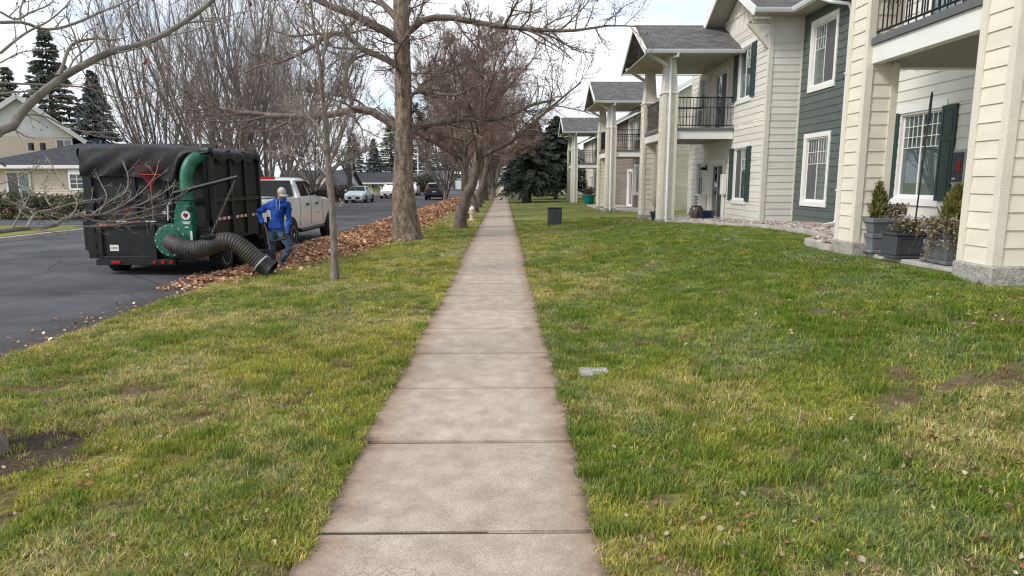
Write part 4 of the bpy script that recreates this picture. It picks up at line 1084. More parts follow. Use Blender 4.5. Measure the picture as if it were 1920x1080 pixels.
    subs = [L3([(0, 42), (45, 42), (75, 54), (110, 53), (150, 40), (190, 22), (225, 8), (260, -10)], (4.9, 5.6), [.012, .010, .005]),
            L3([(108, 142), (118, 122), (131, 88), (155, 76), (185, 72), (215, 75), (240, 68)], (5.15, 5.5), [.014, .010, .004]),
            L3([(206, 96), (214, 80), (219, 55), (230, 40), (232, 22), (262, 0), (280, -20)], (5.4, 5.8), [.010, .008, .003]),
            L3([(0, 100), (30, 75), (55, 58), (90, 40), (120, 15), (140, -10)], (4.9, 5.2), [.010, .007, .004]),
            L3([(0, 155), (60, 158), (110, 160), (165, 165), (215, 182), (255, 182), (300, 170), (345, 165)], (5.0, 6.0), [.008, .006, .002]),
            L3([(-20, 178), (40, 172), (100, 168), (150, 150)], (4.9, 5.4), [.008, .006, .002]),
            L3([(300, 68), (340, 45), (400, 38), (445, 25), (480, 18)], (5.6, 6.2), [.008, .006, .002]),
            L3([(250, 88), (300, 70), (350, 60), (390, 48), (420, 30)], (5.5, 6.1), [.007, .005, .002]),
            L3([(15, 238), (40, 216), (85, 218), (120, 236), (170, 248), (220, 246), (270, 240)], (4.9, 5.8), [.008, .006, .002]),
            L3([(170, 118), (190, 120), (240, 130), (290, 145), (330, 158)], (5.3, 5.8), [.006, .004, .002]),
            L3([(0, 22), (30, 36), (60, 22), (90, 10), (110, -10)], (4.8, 5.0), [.008, .006, .003]),
            L3([(0, 118), (40, 98), (80, 95), (110, 96)], (5.0, 5.3), [.006, .004, .002]),
            L3([(125, 140), (140, 110), (170, 85), (185, 60), (175, 40), (165, 30)], (5.2, 5.5), [.007, .005, .002]),
            L3([(50, 428), (58, 412), (70, 398), (100, 392), (150, 378), (200, 372)], (5.6, 6.3), [.012, .009, .003]),
            L3([(0, 372), (40, 388), (75, 398), (120, 412)], (5.3, 5.9), [.008, .007, .004]),
            L3([(62, 400), (45, 380), (38, 355), (20, 330)], (5.7, 5.9), [.006, .004, .002]),
            L3([(100, 392), (85, 370), (82, 340), (95, 330)], (5.9, 6.2), [.006, .004, .002]),
            L3([(130, 410), (145, 380), (120, 345), (105, 320), (85, 292)], (6.0, 6.5), [.006, .004, .002]),
            L3([(0, 345), (30, 335), (60, 320), (90, 300)], (5.3, 5.7), [.005, .004, .002]),
            L3([(170, 404), (205, 378), (235, 360), (240, 330), (230, 305)], (6.2, 6.7), [.007, .005, .003]),
            L3([(190, 402), (230, 385), (265, 360), (290, 330), (298, 300)], (6.3, 6.8), [.006, .005, .002]),
            L3([(200, 402), (250, 400), (300, 385), (340, 365), (362, 350)], (6.4, 6.9), [.006, .004, .002]),
            L3([(150, 405), (185, 415), (230, 412), (280, 405), (330, 395)], (6.1, 6.6), [.006, .005, .002]),
            L3([(140, 425), (190, 424), (240, 418), (290, 412)], (5.9, 6.5), [.006, .005, .002]),
            L3([(185, 400), (200, 370), (190, 345), (180, 325)], (6.2, 6.5), [.005, .004, .002]),
            L3([(260, 385), (290, 370), (320, 352), (325, 342)], (6.5, 6.9), [.005, .004, .002])]
    for p, r in (big, low):
        V, Q = tubes(p[None], r[None], 12); ob('limb', rawnp('limb', V, Q, BLD, True), f)
    S = (np.array([q[0] for q in subs]), np.array([q[1] for q in subs]))
    bl = (np.array([resample(*q, 18)[0] for q in (big, low)]), np.array([resample(*q, 18)[1] for q in (big, low)]))
    A0 = sprout(*bl, 9, .25, .98, .13, 50, .05, .14, 8, rg, rmin=.0030, lmax=.6)
    A = sprout(*S, 7, .1, .98, .30, 45, .06, .15, 6, rg, rmin=.0026, lmax=.45)
    A = (np.concatenate([A[0]]), np.concatenate([A[1]]))
    B = sprout(*A, 3, .2, .98, .5, 45, .04, .18, 4, rg, rmin=.002)
    B0 = sprout(*A0, 4, .2, .98, .5, 45, .04, .18, 4, rg, rmin=.002)
    o = ob('crown', tmesh('crown', [S, A0, A, B, B0], BL, [7, 5, 5, 4, 4]), f); o['kind'] = 'stuff'
    bud = np.concatenate([A[0][:, -1], B[0][::2, -1], A[0][::2, 3]]); V = (bud[:, None] + oct_[None] * np.array([.22, .22, .4])).reshape(-1, 3)
    F = (np.arange(len(bud))[:, None, None] * 6 + of[None]).reshape(-1, 3)
    o = ob('buds', rawnp('buds', V, F, BARKD), f); o['kind'] = 'stuff'
    LFR = mat('leaf_redbrown', (.26, .075, .04), .7, .3, 12, .2, 40)
    for (x, y, Y, s_) in [(152, 4, 5.4, .04), (166, 28, 5.45, .045), (261, 84, 5.55, .045), (273, 118, 5.7, .04), (300, 56, 5.6, .035), (168, 158, 5.6, .035), (254, 178, 5.9, .045), (455, 25, 6.1, .045), (470, 8, 6.2, .04), (560, 4, 6.4, .045), (98, 388, 5.8, .05), (12, 395, 5.5, .04), (240, 395, 6.4, .06), (6, 310, 5.4, .04)]:
        leafpart(f, at(x, y, Y), s_, LFR, rg)

def leaf_mesh(name, m, size=1., curl=.25):
    """lobed leaf, 7-pointed fan, curled"""
    pts = [(0, -.5), (.16, -.22), (.46, -.28), (.32, .02), (.5, .26), (.2, .24), (0, .55), (-.2, .24), (-.5, .26), (-.32, .02), (-.46, -.28), (-.16, -.22)]
    V = [(0, 0, -.04 * curl)] + [(x, y, curl * (x * x * 1.2 + .5 * y * y)) for x, y in pts]
    V = [(a * size, b * size, c * size) for a, b, c in V]
    return raw(name, V, [(0, i, i % 12 + 1) for i in range(1, 13)], m)
def leafpart(parent, p, s, m, rg):
    e = Euler((rg.uniform(.8, 2.2), rg.uniform(-.6, .6), rg.uniform(0, 6)))
    if m.name + '_L' not in bpy.data.meshes: leaf_mesh(m.name + '_L', m, 1., .9)
    ob('leaf', bpy.data.meshes[m.name + '_L'], parent, Matrix.Translation(p) @ e.to_matrix().to_4x4() @ Matrix.Diagonal((s * .75, s * 1.6, s * 1.2, 1)))
build_trees()

# ---- row of ornamental street trees between road and sidewalk
lean = [(-.05, 0, -.2), (0, 0, .5), (.22, .05, 1.2), (.52, .1, 1.9), (.72, .1, 3.2), (.8, .2, 5.0), (.9, .2, 6.8)]
RTA = round_tree_meshes(101, 8.2, trunk=lean, tr_r=(.215, .19, .17), limbs=14, low=.44, L0=.62, spread=52, m2=9, m3=8, m4=10, rmin=.0065)
RTB = round_tree_meshes(102, 8.5, limbs=14, low=.35, L0=.68, tr_r=(.22, .19, .17), spread=55, m2=9, m3=8, m4=10, rmin=.0075)
grp = 'row of bare street trees on the verge'
def gp(x, y): return (x, y, float(gz(x, y)))
place_tree(RTA, 'leaning bare street tree with reddish twigs, first beyond the big trunk', gp(-1.62, 25.5), 0., 1., grp)
place_tree(RTB, 'bare street tree right behind the leaning one, hydrant at its foot', gp(-1.85, 32.6), 1., 1., grp)
place_tree(RTA, 'bare street tree with orange-brown trunk, third of the verge row', gp(-1.72, 38.5), 2.4, 1.05, grp)
for i, (y, x, rz, s) in enumerate([(46, -1.7, .6, 1.05), (54, -1.8, 3.1, 1.0), (63, -1.7, 4.4, 1.1), (73, -1.9, 5.2, 1.05), (85, -1.8, 1.7, 1.1), (100, -1.9, 2.9, 1.15), (118, -1.8, .3, 1.2)]):
    place_tree(RTB if i % 2 else RTA, ['fourth', 'fifth', 'sixth', 'seventh', 'eighth', 'ninth', 'farthest'][i] + ' bare street tree of the verge row along the sidewalk', gp(x, y), rz, s, grp)
# ---- upright many-stemmed trees across the street
VA = vase_tree_meshes(201, 15, 15, .125, 25, m1=11, m2=9, m3=5, tw=TWIGV)
VB = vase_tree_meshes(202, 15, 12, .14, 30, m1=11, m2=9, m3=5, tw=TWIGV)
g2 = 'tall bare trees across the street'
def px_ground(x, Y): p = at(x, 340, Y); return gp(p[0], Y)
place_tree(VA, 'tall many-stemmed bare tree directly behind the dump trailer', px_ground(405, 37), .3, 1.0, g2)
place_tree(VB, 'tall bare tree behind the pickup cab, right of the trailer', px_ground(505, 43), 1.9, 1.05, g2)
place_tree(VA, 'leftmost many-stemmed bare tree, beside the blue spruce', px_ground(300, 46), 3.4, 1.05, g2)
place_tree(VB, 'slender bare tree behind the young verge tree, above the ranch roof', px_ground(590, 60), 4.4, 1.0, g2)
place_tree(VA, 'bare tree between the trailer and the pickup, farther back', px_ground(455, 62), 5.1, 1.15, g2)
place_tree(VB, 'bare tree far behind the pickup roof on the left', px_ground(540, 75), 2.1, 1.2, g2)
# weeping brown tree by the far pickup, loose trees farther down the street
RTC = round_tree_meshes(103, 8.5, limbs=11, low=.35, L0=.6, tw=TWIG, up=.02, m3=6, m4=5, tr_r=(.3, .26, .22))
g3 = 'bare trees down the street'
place_tree(RTC, 'dark brown bare tree rising behind the parked silver sedan', px_ground(655, 66), 0, 1.05, g3)
place_tree(RTC, 'bare tree over the cream ranch house, left of the light pole', px_ground(600, 92), 2, 1.2, g3)
place_tree(RTC, 'pale bare tree by the far pink house', px_ground(795, 118), 4, 1.0, g3)
place_tree(RTC, 'bare tree beyond the road bend, above the white fence', px_ground(850, 150), 1, 1.3, g3)
place_tree(VA, 'tall bare tree far down the street behind the verge row', px_ground(885, 95), 1, 1.25, g3)
place_tree(VB, 'tall upright bare tree rising over the sidewalk in the distance', px_ground(925, 75), 2, 1.15, g3)
place_tree(VA, 'tall upright bare tree far left of the sidewalk vanishing point', px_ground(835, 62), 4, 1.0, g3)
# ---- conifers
g4 = 'dark spruces by the apartments'
CA = conifer_meshes(301, 9.6, 4.6, NEED, base=.15, whorls=34, per=13, dens=2.4, droop=.3, shape=.75, spray=.36)
CB = conifer_meshes(302, 14, 4.3, NEEDB, base=.04, whorls=38, per=13, dens=1.9, droop=.2, spray=.4)
CG = conifer_meshes(303, 15, 4.2, NEEDG, base=.08, whorls=28, per=9, dens=1.5, droop=.12, spray=.5)
place_tree(CA, 'dark spruce nearest the sidewalk with a bare lower trunk', gp(2.2, 57), 0, .68, g4, 'spruce_tree')
place_tree(CA, 'larger dark spruce beside the third apartment porch', gp(5.2, 67), 2.2, .84, g4, 'spruce_tree')
place_tree(CA, 'distant dark spruce behind the other two by the apartments', gp(4.0, 84), 4, .95, g4, 'spruce_tree')
g5 = 'conifers behind the houses'
place_tree(CG, 'tall dark conifer behind the white gabled house', px_ground(112, 66), 0, 1.05, g5, 'conifer_tree', sz=1.0)
place_tree(CB, 'blue spruce between the gabled house and the bare trees', px_ground(190, 53), 1, .72, g5, 'blue_spruce')
place_tree(CG, 'shorter conifer left of the tall one at the photo edge', px_ground(35, 80), 2, .98, g5, 'conifer_tree')
place_tree(CG, 'conifer at the very left edge behind the gable roof', px_ground(-6, 84), 3, .9, g5, 'conifer_tree')
place_tree(CB, 'small blue spruce behind the cream ranch house roof', px_ground(702, 112), 3, .62, g5, 'blue_spruce')
place_tree(CG, 'green far conifer left of the big street tree trunk', px_ground(735, 140), 4, 1.1, g5, 'conifer_tree', sz=.85)
place_tree(CG, 'green far conifer hidden partly by the big street tree trunk', px_ground(762, 150), 5, 1.15, g5, 'conifer_tree', sz=.9)
place_tree(CG, 'dark far conifer right of the light pole', px_ground(800, 160), 6, 1.2, g5, 'conifer_tree', sz=.8)
place_tree(CG, 'far conifer at the end of the street above the white fence', px_ground(840, 185), 1.2, 1.35, g5, 'conifer_tree', sz=.8)
place_tree(CG, 'far conifer at the end of the sidewalk', px_ground(925, 230), 1.9, 1.5, g5, 'conifer_tree', sz=.8)
place_tree(CB, 'far conifer right of the sidewalk end', px_ground(962, 210), 2.6, 1.2, g5, 'conifer_tree', sz=.8)
place_tree(CG, 'far conifer low behind the ranch roofs', px_ground(665, 165), 3.6, 1.1, g5, 'conifer_tree', sz=.8)
# ------------------------------------------------------------------ houses across the street
def lapsheet(bld, fr, u0, u1, z0, z1, m, expo=.15, name='siding', clip=None):
    """far lap siding: courses too fine to pick apart, joined but real"""
    b = MB(); z = z0
    while z < z1 - .01:
        e = min(z + expo, z1)
        a, c = (u0, u1) if clip is None else clip(z)
        if c - a > .1:
            b.add([fr(a, 0, z), fr(c, 0, z), fr(c, .03, z), fr(a, .03, z), fr(a, 0, e), fr(c, 0, e), fr(c, .006, e), fr(a, .006, e)],
                  [(3, 2, 1, 0), (4, 5, 6, 7), (0, 1, 5, 4), (1, 2, 6, 5), (2, 3, 7, 6), (3, 0, 4, 7)])
        z += expo
    return props(b.build(name, m, bld), kind='stuff')
BEIGE = mat('beige_vinyl', (.68, .57, .47), .6, .06, 2, .1, 30)
VWHITE = mat('white_vinyl', (.74, .74, .74), .6, .06, 2, .1, 30)
PINKW = mat('pale_pink_wall', (.62, .50, .45), .7, .08, 2)
CREAMW = mat('cream_wall', (.66, .60, .47), .7, .08, 2)
BRICKW = mat('brown_wall', (.16, .11, .085), .85, .25, 4)
SHINGM = shinglemat('shingles_mid', (.10, .10, .108), (.15, .15, .158))

h1 = thing('ranch_house', 'low beige ranch house with dark hip roof behind the hedges', 'house', (-28, 36, 0), 'houses across the street')
Y1 = 36.0
xl, xr = at(-25, 350, Y1)[0], at(330, 350, Y1)[0]; ze = at(80, 309, Y1)[2]; zr = at(100, 269, Y1 + 4)[2]
MB().box(xl, xr, Y1 + .03, Y1 + 9, -.1, ze).build('wall', BEIGE, h1)
lapsheet(h1, frY(Y1 + .03), xl, xr, .12, ze - .02, BEIGE, .14)
MB().box(xl - .01, xr + .01, Y1 - .02, Y1 + .02, -.1, .12).build('foundation', CONCR, h1)
def farwin(bld, fr, u0, u1, z0, z1, grid=(0, 0), split=True, tw=.09):
    t = MB(); t.frbox(fr, u0 - tw, u1 + tw, z1, z1 + tw, 0, .07).frbox(fr, u0 - tw, u1 + tw, z0 - tw, z0, 0, .07).frbox(fr, u0 - tw, u0, z0, z1, 0, .068).frbox(fr, u1, u1 + tw, z0, z1, 0, .068)
    if split: t.frbox(fr, (u0 + u1) / 2 - .03, (u0 + u1) / 2 + .03, z0, z1, 0, .06)
    for i in range(1, grid[0]): x = u0 + (u1 - u0) * i / grid[0]; t.frbox(fr, x - .015, x + .015, z0, z1, .03, .055)
    for i in range(1, grid[1]): z = z0 + (z1 - z0) * i / grid[1]; t.frbox(fr, u0, u1, z - .015, z + .015, .03, .054)
    w = t.build('window', WHITE, bld)
    if split:
        MB().frbox(fr, u0, (u0 + u1) / 2 - .03, z0, z1, .032, .042).build('pane', FPANE, w); MB().frbox(fr, (u0 + u1) / 2 + .03, u1, z0, z1, .032, .04).build('pane', FPANE2, w)
    else: MB().frbox(fr, u0, u1, z0, z1, .032, .042).build('pane', FPANE, w)
    return w
FPANE = mat('far_pane', (.045, .055, .06), .08, .1, 1, spec=.8); FPANE2 = mat('far_pane_curtain', (.20, .25, .26), .12, .1, 1, spec=.8)
p, q = at(20, 372, Y1), at(54, 324, Y1); farwin(h1, frY(Y1), p[0], q[0], p[2], q[2])
p, q = at(133, 353, Y1 - .5), at(166, 327, Y1 - .5)
MB().box(p[0] - .1, q[0] + .3, Y1 - .45, Y1, p[2] - .2, p[2] - .02).box(p[0] - .1, q[0] + .3, Y1 - .45, Y1, q[2] + .02, q[2] + .25).box(p[0] - .08, q[0] + .28, Y1 - .42, Y1, p[2] - .02, q[2] + .02).build('bay_window_box', VWHITE, h1)
farwin(h1, frY(Y1 - .43), p[0], q[0], p[2], q[2], (3, 3), False)
MB().box(*at(90, 318, Y1)[[0]], at(90, 318, Y1)[0] + .2, Y1 - .12, Y1, 2.2, 2.42).build('porch_light', WHITE, h1)
o_ = .55
roofpanel(h1, (xl - o_, Y1 - o_, ze), (xr + o_, Y1 - o_, ze), (xr + o_, Y1 + 4, zr), (xl + 2.6, Y1 + 4, zr), SHINGD)
roofpanel(h1, (xl - o_, Y1 + 9, ze), (xr + o_, Y1 + 9, ze), (xr + o_, Y1 + 4, zr), (xl + 2.6, Y1 + 4, zr), SHINGD)
roofpanel(h1, (xl - o_, Y1 + 9, ze), (xl - o_, Y1 - o_, ze), (xl + 2.6, Y1 + 4, zr), (xl + 2.6, Y1 + 4.01, zr), SHINGD)
MB().box(xl - o_, xr + o_, Y1 - o_ - .04, Y1 - o_, ze - .2, ze - .02).build('fascia', WHITE, h1)
MB().box(xl - o_ + .05, xr + o_, Y1 - o_, Y1 + .03, ze - .12, ze - .1).build('eave_soffit', WHITE, h1)
for xx in (58, 80): c = at(xx, 272, Y1 + 3.4); MB().box(c[0] - .1, c[0] + .1, Y1 + 3.3, Y1 + 3.5, c[2] - .3, c[2] + .12).build('roof_vent', BLACKM, h1)

h2 = thing('gabled_house', 'two-storey house with white vinyl gable rising behind the low ranch', 'house', (-36, 48, 0), 'houses across the street')
Y2 = 48.0
pk = at(30, 178, Y2); er = at(137, 258, Y2); xm = pk[0]; hw = er[0] - xm
zw = at(100, 250, Y2)[2]
MB().box(xm - hw + .6, xm + hw - .6, Y2 + .02, Y2 + 9, 0, er[2] + .2).build('wall', BEIGE, h2)
sl_ = (pk[2] - er[2]) / hw
lapsheet(h2, frY(Y2), xm - hw + .6, xm + hw - .6, 3.0, zw - .2, BEIGE, .15)
MB().prism([(xm - hw + .5, er[2] + .1), (xm + hw - .5, er[2] + .1), (xm, pk[2] - .2)], lambda a, b, d: (a, Y2 + d, b), .0, .1).build('gable_wall', VWHITE, h2)
lapsheet(h2, frY(Y2), 0, 0, zw, pk[2] - .3, VWHITE, .15, 'gable_siding', lambda z: (xm - (pk[2] - .35 - z) / sl_, xm + (pk[2] - .35 - z) / sl_))
for s in (-1, 1):
    roofpanel(h2, (xm + s * (hw + .2), Y2 - .5, er[2] - .1), (xm + s * (hw + .2), Y2 + 10, er[2] - .1), (xm, Y2 + 10, pk[2] + .05), (xm, Y2 - .5, pk[2] + .05), SHINGD)
    bar(h2, (xm + s * (hw + .2), Y2 - .52, er[2] - .25), (xm, Y2 - .52, pk[2] - .1), .05, .3, WHITE, 'rake_board')
p, q = at(96, 270, Y2), at(118, 261, Y2); farwin(h2, frY(Y2), p[0], q[0], p[2] - .3, q[2])
h2.matrix_basis = Matrix.Translation((xm, Y2, 0)) @ Matrix.Rotation(R(34), 4, 'Z') @ Matrix.Translation((-xm, -Y2, 0)) @ h2.matrix_basis

def ranch(label, name, Yd, px0, px1, pye, pyr, wallm, gable_right=True, depth=8, roofm=SHINGM, wins=(), grp='houses across the street'):
    x0, x1 = at(px0, 350, Yd)[0], at(px1, 350, Yd)[0]; ze = at(px0, pye, Yd)[2]; zr = at(px0, pyr, Yd + depth / 2)[2]
    h = thing(name, label, 'house', ((x0 + x1) / 2, Yd, 0), grp)
    MB().box(x0 + .4, x1 - .4, Yd, Yd + depth, -.2, ze).build('wall', wallm, h)
    roofpanel(h, (x0, Yd - .6, ze), (x1, Yd - .6, ze), (x1, Yd + depth / 2, zr), (x0, Yd + depth / 2, zr), roofm)
    roofpanel(h, (x0, Yd + depth + .6, ze), (x1, Yd + depth + .6, ze), (x1, Yd + depth / 2, zr), (x0, Yd + depth / 2, zr), roofm)
    for xx in (x0 + .4, x1 - .5): MB().prism([(Yd, ze), (Yd + depth, ze), (Yd + depth / 2, zr - .15)], lambda a, b, d: (xx + d, a, b), 0, .1).build('gable_wall', VWHITE, h)
    MB().box(x0, x1, Yd - .65, Yd - .6, ze - .22, ze - .02).build('fascia', WHITE, h)
    for (a, b, c, d) in wins:
        p, q = at(a, d, Yd), at(b, c, Yd); farwin(h, frY(Yd), p[0], q[0], p[2], q[2])
    return h, x0, x1, ze, zr
r3, x0, x1, ze, zr = ranch('grey-roofed ranch house with small white gable behind the pickup', 'ranch_house', 74, 515, 652, 351, 319, BRICKW, wins=[(545, 560, 357, 366), (610, 628, 357, 367)])
c = at(603, 345, 73)
MB().prism([(c[0] - 1.4, ze - .1), (c[0] + 1.4, ze - .1), (c[0], ze + 1.5)], lambda a, b, d: (a, 73.2 + d, b), 0, .1).build('dormer_gable', VWHITE, r3)
for s in (-1, 1): roofpanel(r3, (c[0] + s * 1.7, 72.9, ze - .1), (c[0] + s * 1.7, 77, ze - .1), (c[0], 77, ze + 1.7), (c[0], 72.9, ze + 1.7), SHINGM)
MB().box(x0 + 1, x1 + 2, 71.5, 74, ze - .25, ze - .1).build('porch_roof', WHITE, r3)
r4, x0, x1, ze, zr = ranch('cream ranch house with dark grey roof beyond the silver sedan', 'ranch_house', 90, 650, 748, 342, 322, CREAMW, roofm=SHINGD, wins=[(697, 708, 345, 352)])
for px in (678, 690, 702, 715): c = at(px, 323, 94); MB().box(c[0] - .15, c[0] + .15, 93.6, 93.9, zr - .3, zr + .25).build('roof_vent', BLACKM, r4)
r5, x0, x1, ze, zr = ranch('far pale pink two-storey house right of the light pole', 'gabled_house', 128, 796, 838, 333, 320, PINKW, wins=[(806, 814, 335, 341)])
r6, *_ = ranch('far low house left of the light pole, roof just visible', 'ranch_house', 118, 745, 800, 338, 324, CREAMW)
# white fence at the far bend
fw_ = thing('white_fence', 'long white panel fence where the street bends', 'fence', (-8, 150, 0))
xa, xb = at(842, 350, 150)[0], at(925, 350, 150)[0]
n_ = 9
for i in range(n_):
    a = xa + (xb - xa) * i / n_; b = xa + (xb - xa) * (i + 1) / n_
    MB().box(a + .08, b - .08, 150, 150.06, 0.05, 1.75).build('panel', WHITE, fw_); MB().box(a - .06, a + .06, 149.96, 150.1, 0, 1.9).build('post', WHITE, fw_)
# dark metal fence by the cream house
df = thing('metal_fence', 'low dark metal fence beside the cream ranch house', 'fence', (-19, 74, 0))
for i in range(22):
    x = at(700, 350, 74)[0] + i * .14; MB().box(x - .02, x + .02, 74, 74.04, 0, 1.1 if i % 7 else 1.35).build('post', BLACKM, df)
MB().box(at(700, 350, 74)[0], at(700, 350, 74)[0] + 3, 74.005, 74.035, 1.0, 1.05).build('rail', BLACKM, df)
# light pole
lp = thing('light_pole', 'slim white street light pole beyond the big tree', 'street lamp', at(785, 360, 96) * np.array([1, 1, 0]))
c = at(785, 358, 96); MB().tube([(c[0], 96, -.1), (c[0] - .02, 96, 4), (c[0] - .06, 96, 9.5)], [.13, .1, .07], 8).build('pole', GUTTER, lp)
MB().tube([(c[0] - .06, 96, 9.4), (c[0] + .8, 95.6, 9.7), (c[0] + 1.5, 95.4, 9.6)], .04, 6).build('arm', GUTTER, lp); MB().bevbox(c[0] + 1.3, c[0] + 1.9, 95.25, 95.5, 9.48, 9.6, .03).build('lamp_head', DECKG, lp)

# ------------------------------------------------------------------ shrubs: leaf faces through a volume
def leafcloud(pts, rg, size, aspect=.5, upb=.0):
    n = len(pts); d = _nrm(rg.normal(size=(n, 3)) + np.array([0, 0, upb])); u = _nrm(np.cross(d, rg.normal(size=(n, 3))))
    ln = (size * rg.uniform(.6, 1.3, n))[:, None]; w = ln * aspect * .5
    V = np.stack([pts, pts + d * ln * .5 + u * w, pts + d * ln, pts + d * ln * .5 - u * w], 1).reshape(-1, 3)
    return V, np.arange(n * 4).reshape(-1, 4)
def shrub(name, label, loc, r, m, n=1800, size=.09, cat='shrub', group=None, seed=1, stemm=None, lumps=9):
    rg = rng_(seed); o = thing(name, label, cat, loc, group)
    cs = np.stack([rg.uniform(-.6, .6, lumps) * r[0], rg.uniform(-.6, .6, lumps) * r[1], rg.uniform(.35, .68, lumps) * r[2]], 1)
    i = rg.integers(0, lumps, n); v = _nrm(rg.normal(size=(n, 3))) * (rg.uniform(.6, 1., n) ** .5)[:, None]
    P = cs[i] + v * np.array([r[0] * .48, r[1] * .48, r[2] * .36]); P[:, 2] = np.maximum(P[:, 2], .02)
    V, Q = leafcloud(P + np.array(loc), rg, size, .55, .3)
    c = ob('foliage', rawnp('foliage', V, Q, m), o); c['kind'] = 'stuff'
    st = np.stack([np.stack([np.array(loc) + np.array([0, 0, -.05]), np.array(loc) + (cs[k]) * .6, np.array(loc) + cs[k]], 0) for k in range(lumps)])
    c = ob('stems', tmesh('stems', [(st, np.full((lumps, 3), .015))], stemm or BARKD, [5]), o); c['kind'] = 'stuff'
    return o
HEDGE = mat('hedge_leaves', (.045, .055, .025), .8, .4, 3, col2=(.085, .085, .04))
p = at(88, 425, 31); shrub('hedge_shrub', 'low spreading olive hedge under the beige house window', (p[0], 31.5, 0), (2.7, 1.2, 1.15), HEDGE, 5200, .13, group='hedges by the beige house', seed=3, lumps=16)
p = at(155, 420, 32); shrub('hedge_shrub', 'rounded hedge beside the trailer, under the garden window', (p[0] + .4, 33, 0), (1.6, 1.0, 1.2), HEDGE, 3200, .13, group='hedges by the beige house', seed=4, lumps=12)
p = at(-10, 425, 31); shrub('hedge_shrub', 'dark hedge cut by the left photo edge', (p[0], 32, 0), (1.6, 1.0, 1.3), HEDGE, 3000, .13, group='hedges by the beige house', seed=5, lumps=12)
p = at(797, 372, 92); shrub('round_shrub', 'dark round clipped shrub left of the black car', (p[0], 92, 0), (2.6, 2.4, 2.7), HEDGE, 4000, .25, seed=6, lumps=14)
for k, (px, Yd, lab) in enumerate([(560, 66, 'brown shrub in front of the grey-roofed ranch house'), (655, 72, 'bare brown shrub left of the silver sedan'), (640, 63, 'low brown shrub by the sedan front')]):
    p = at(px, 360, Yd); shrub('bare_shrub', lab, (p[0] - .5, Yd, 0), (1.6, 1.2, 1.5), TWIG, 2600, .2, group='shrubs by the ranch houses', seed=20 + k)

# ------------------------------------------------------------------ vehicles
def wheel(parent, x, y, z, r, w, side, rimm=CHROME, spokes=6):
    prof = [(r * .58, -w / 2), (r * .9, -w / 2), (r, -w * .36), (r, w * .36), (r * .9, w / 2), (r * .58, w / 2)]
    wh = MB().lathe((x, y, z), prof, 28, 'x').build('wheel', RUBBER, parent, smooth=True)
    f = side * w / 2
    b = MB().lathe((x + f * .80, y, z), [(r * .60, -.012), (r * .60, .012)], 24, 'x')
    b.build('rim_well', BLACKM, wh)
    b = MB()
    for i in range(spokes):
        a = i * 2 * math.pi / spokes + .3; ca, sa = math.cos(a), math.sin(a)
        b.add([(x + f * (.86 + .12 * k2), y + ca * rr - sa * t, z + sa * rr + ca * t) for k2 in (0, 1) for rr, t in ((r * .1, -.035), (r * .58, -.05), (r * .58, .05), (r * .1, .035))],
              [(0, 1, 2, 3), (7, 6, 5, 4), (0, 4, 5, 1), (1, 5, 6, 2), (2, 6, 7, 3), (3, 7, 4, 0)])
    b.lathe((x + f * .92, y, z), [(r * .17, -.02), (r * .15, .02)], 14, 'x')
    V = []
    b.lathe((x + f * .93, y, z), [(r * .60, -.02), (r * .61, .01), (r * .56, .012), (r * .55, -.02)], 28, 'x')
    b.build('rim', rimm, wh, smooth=True)
    return wh
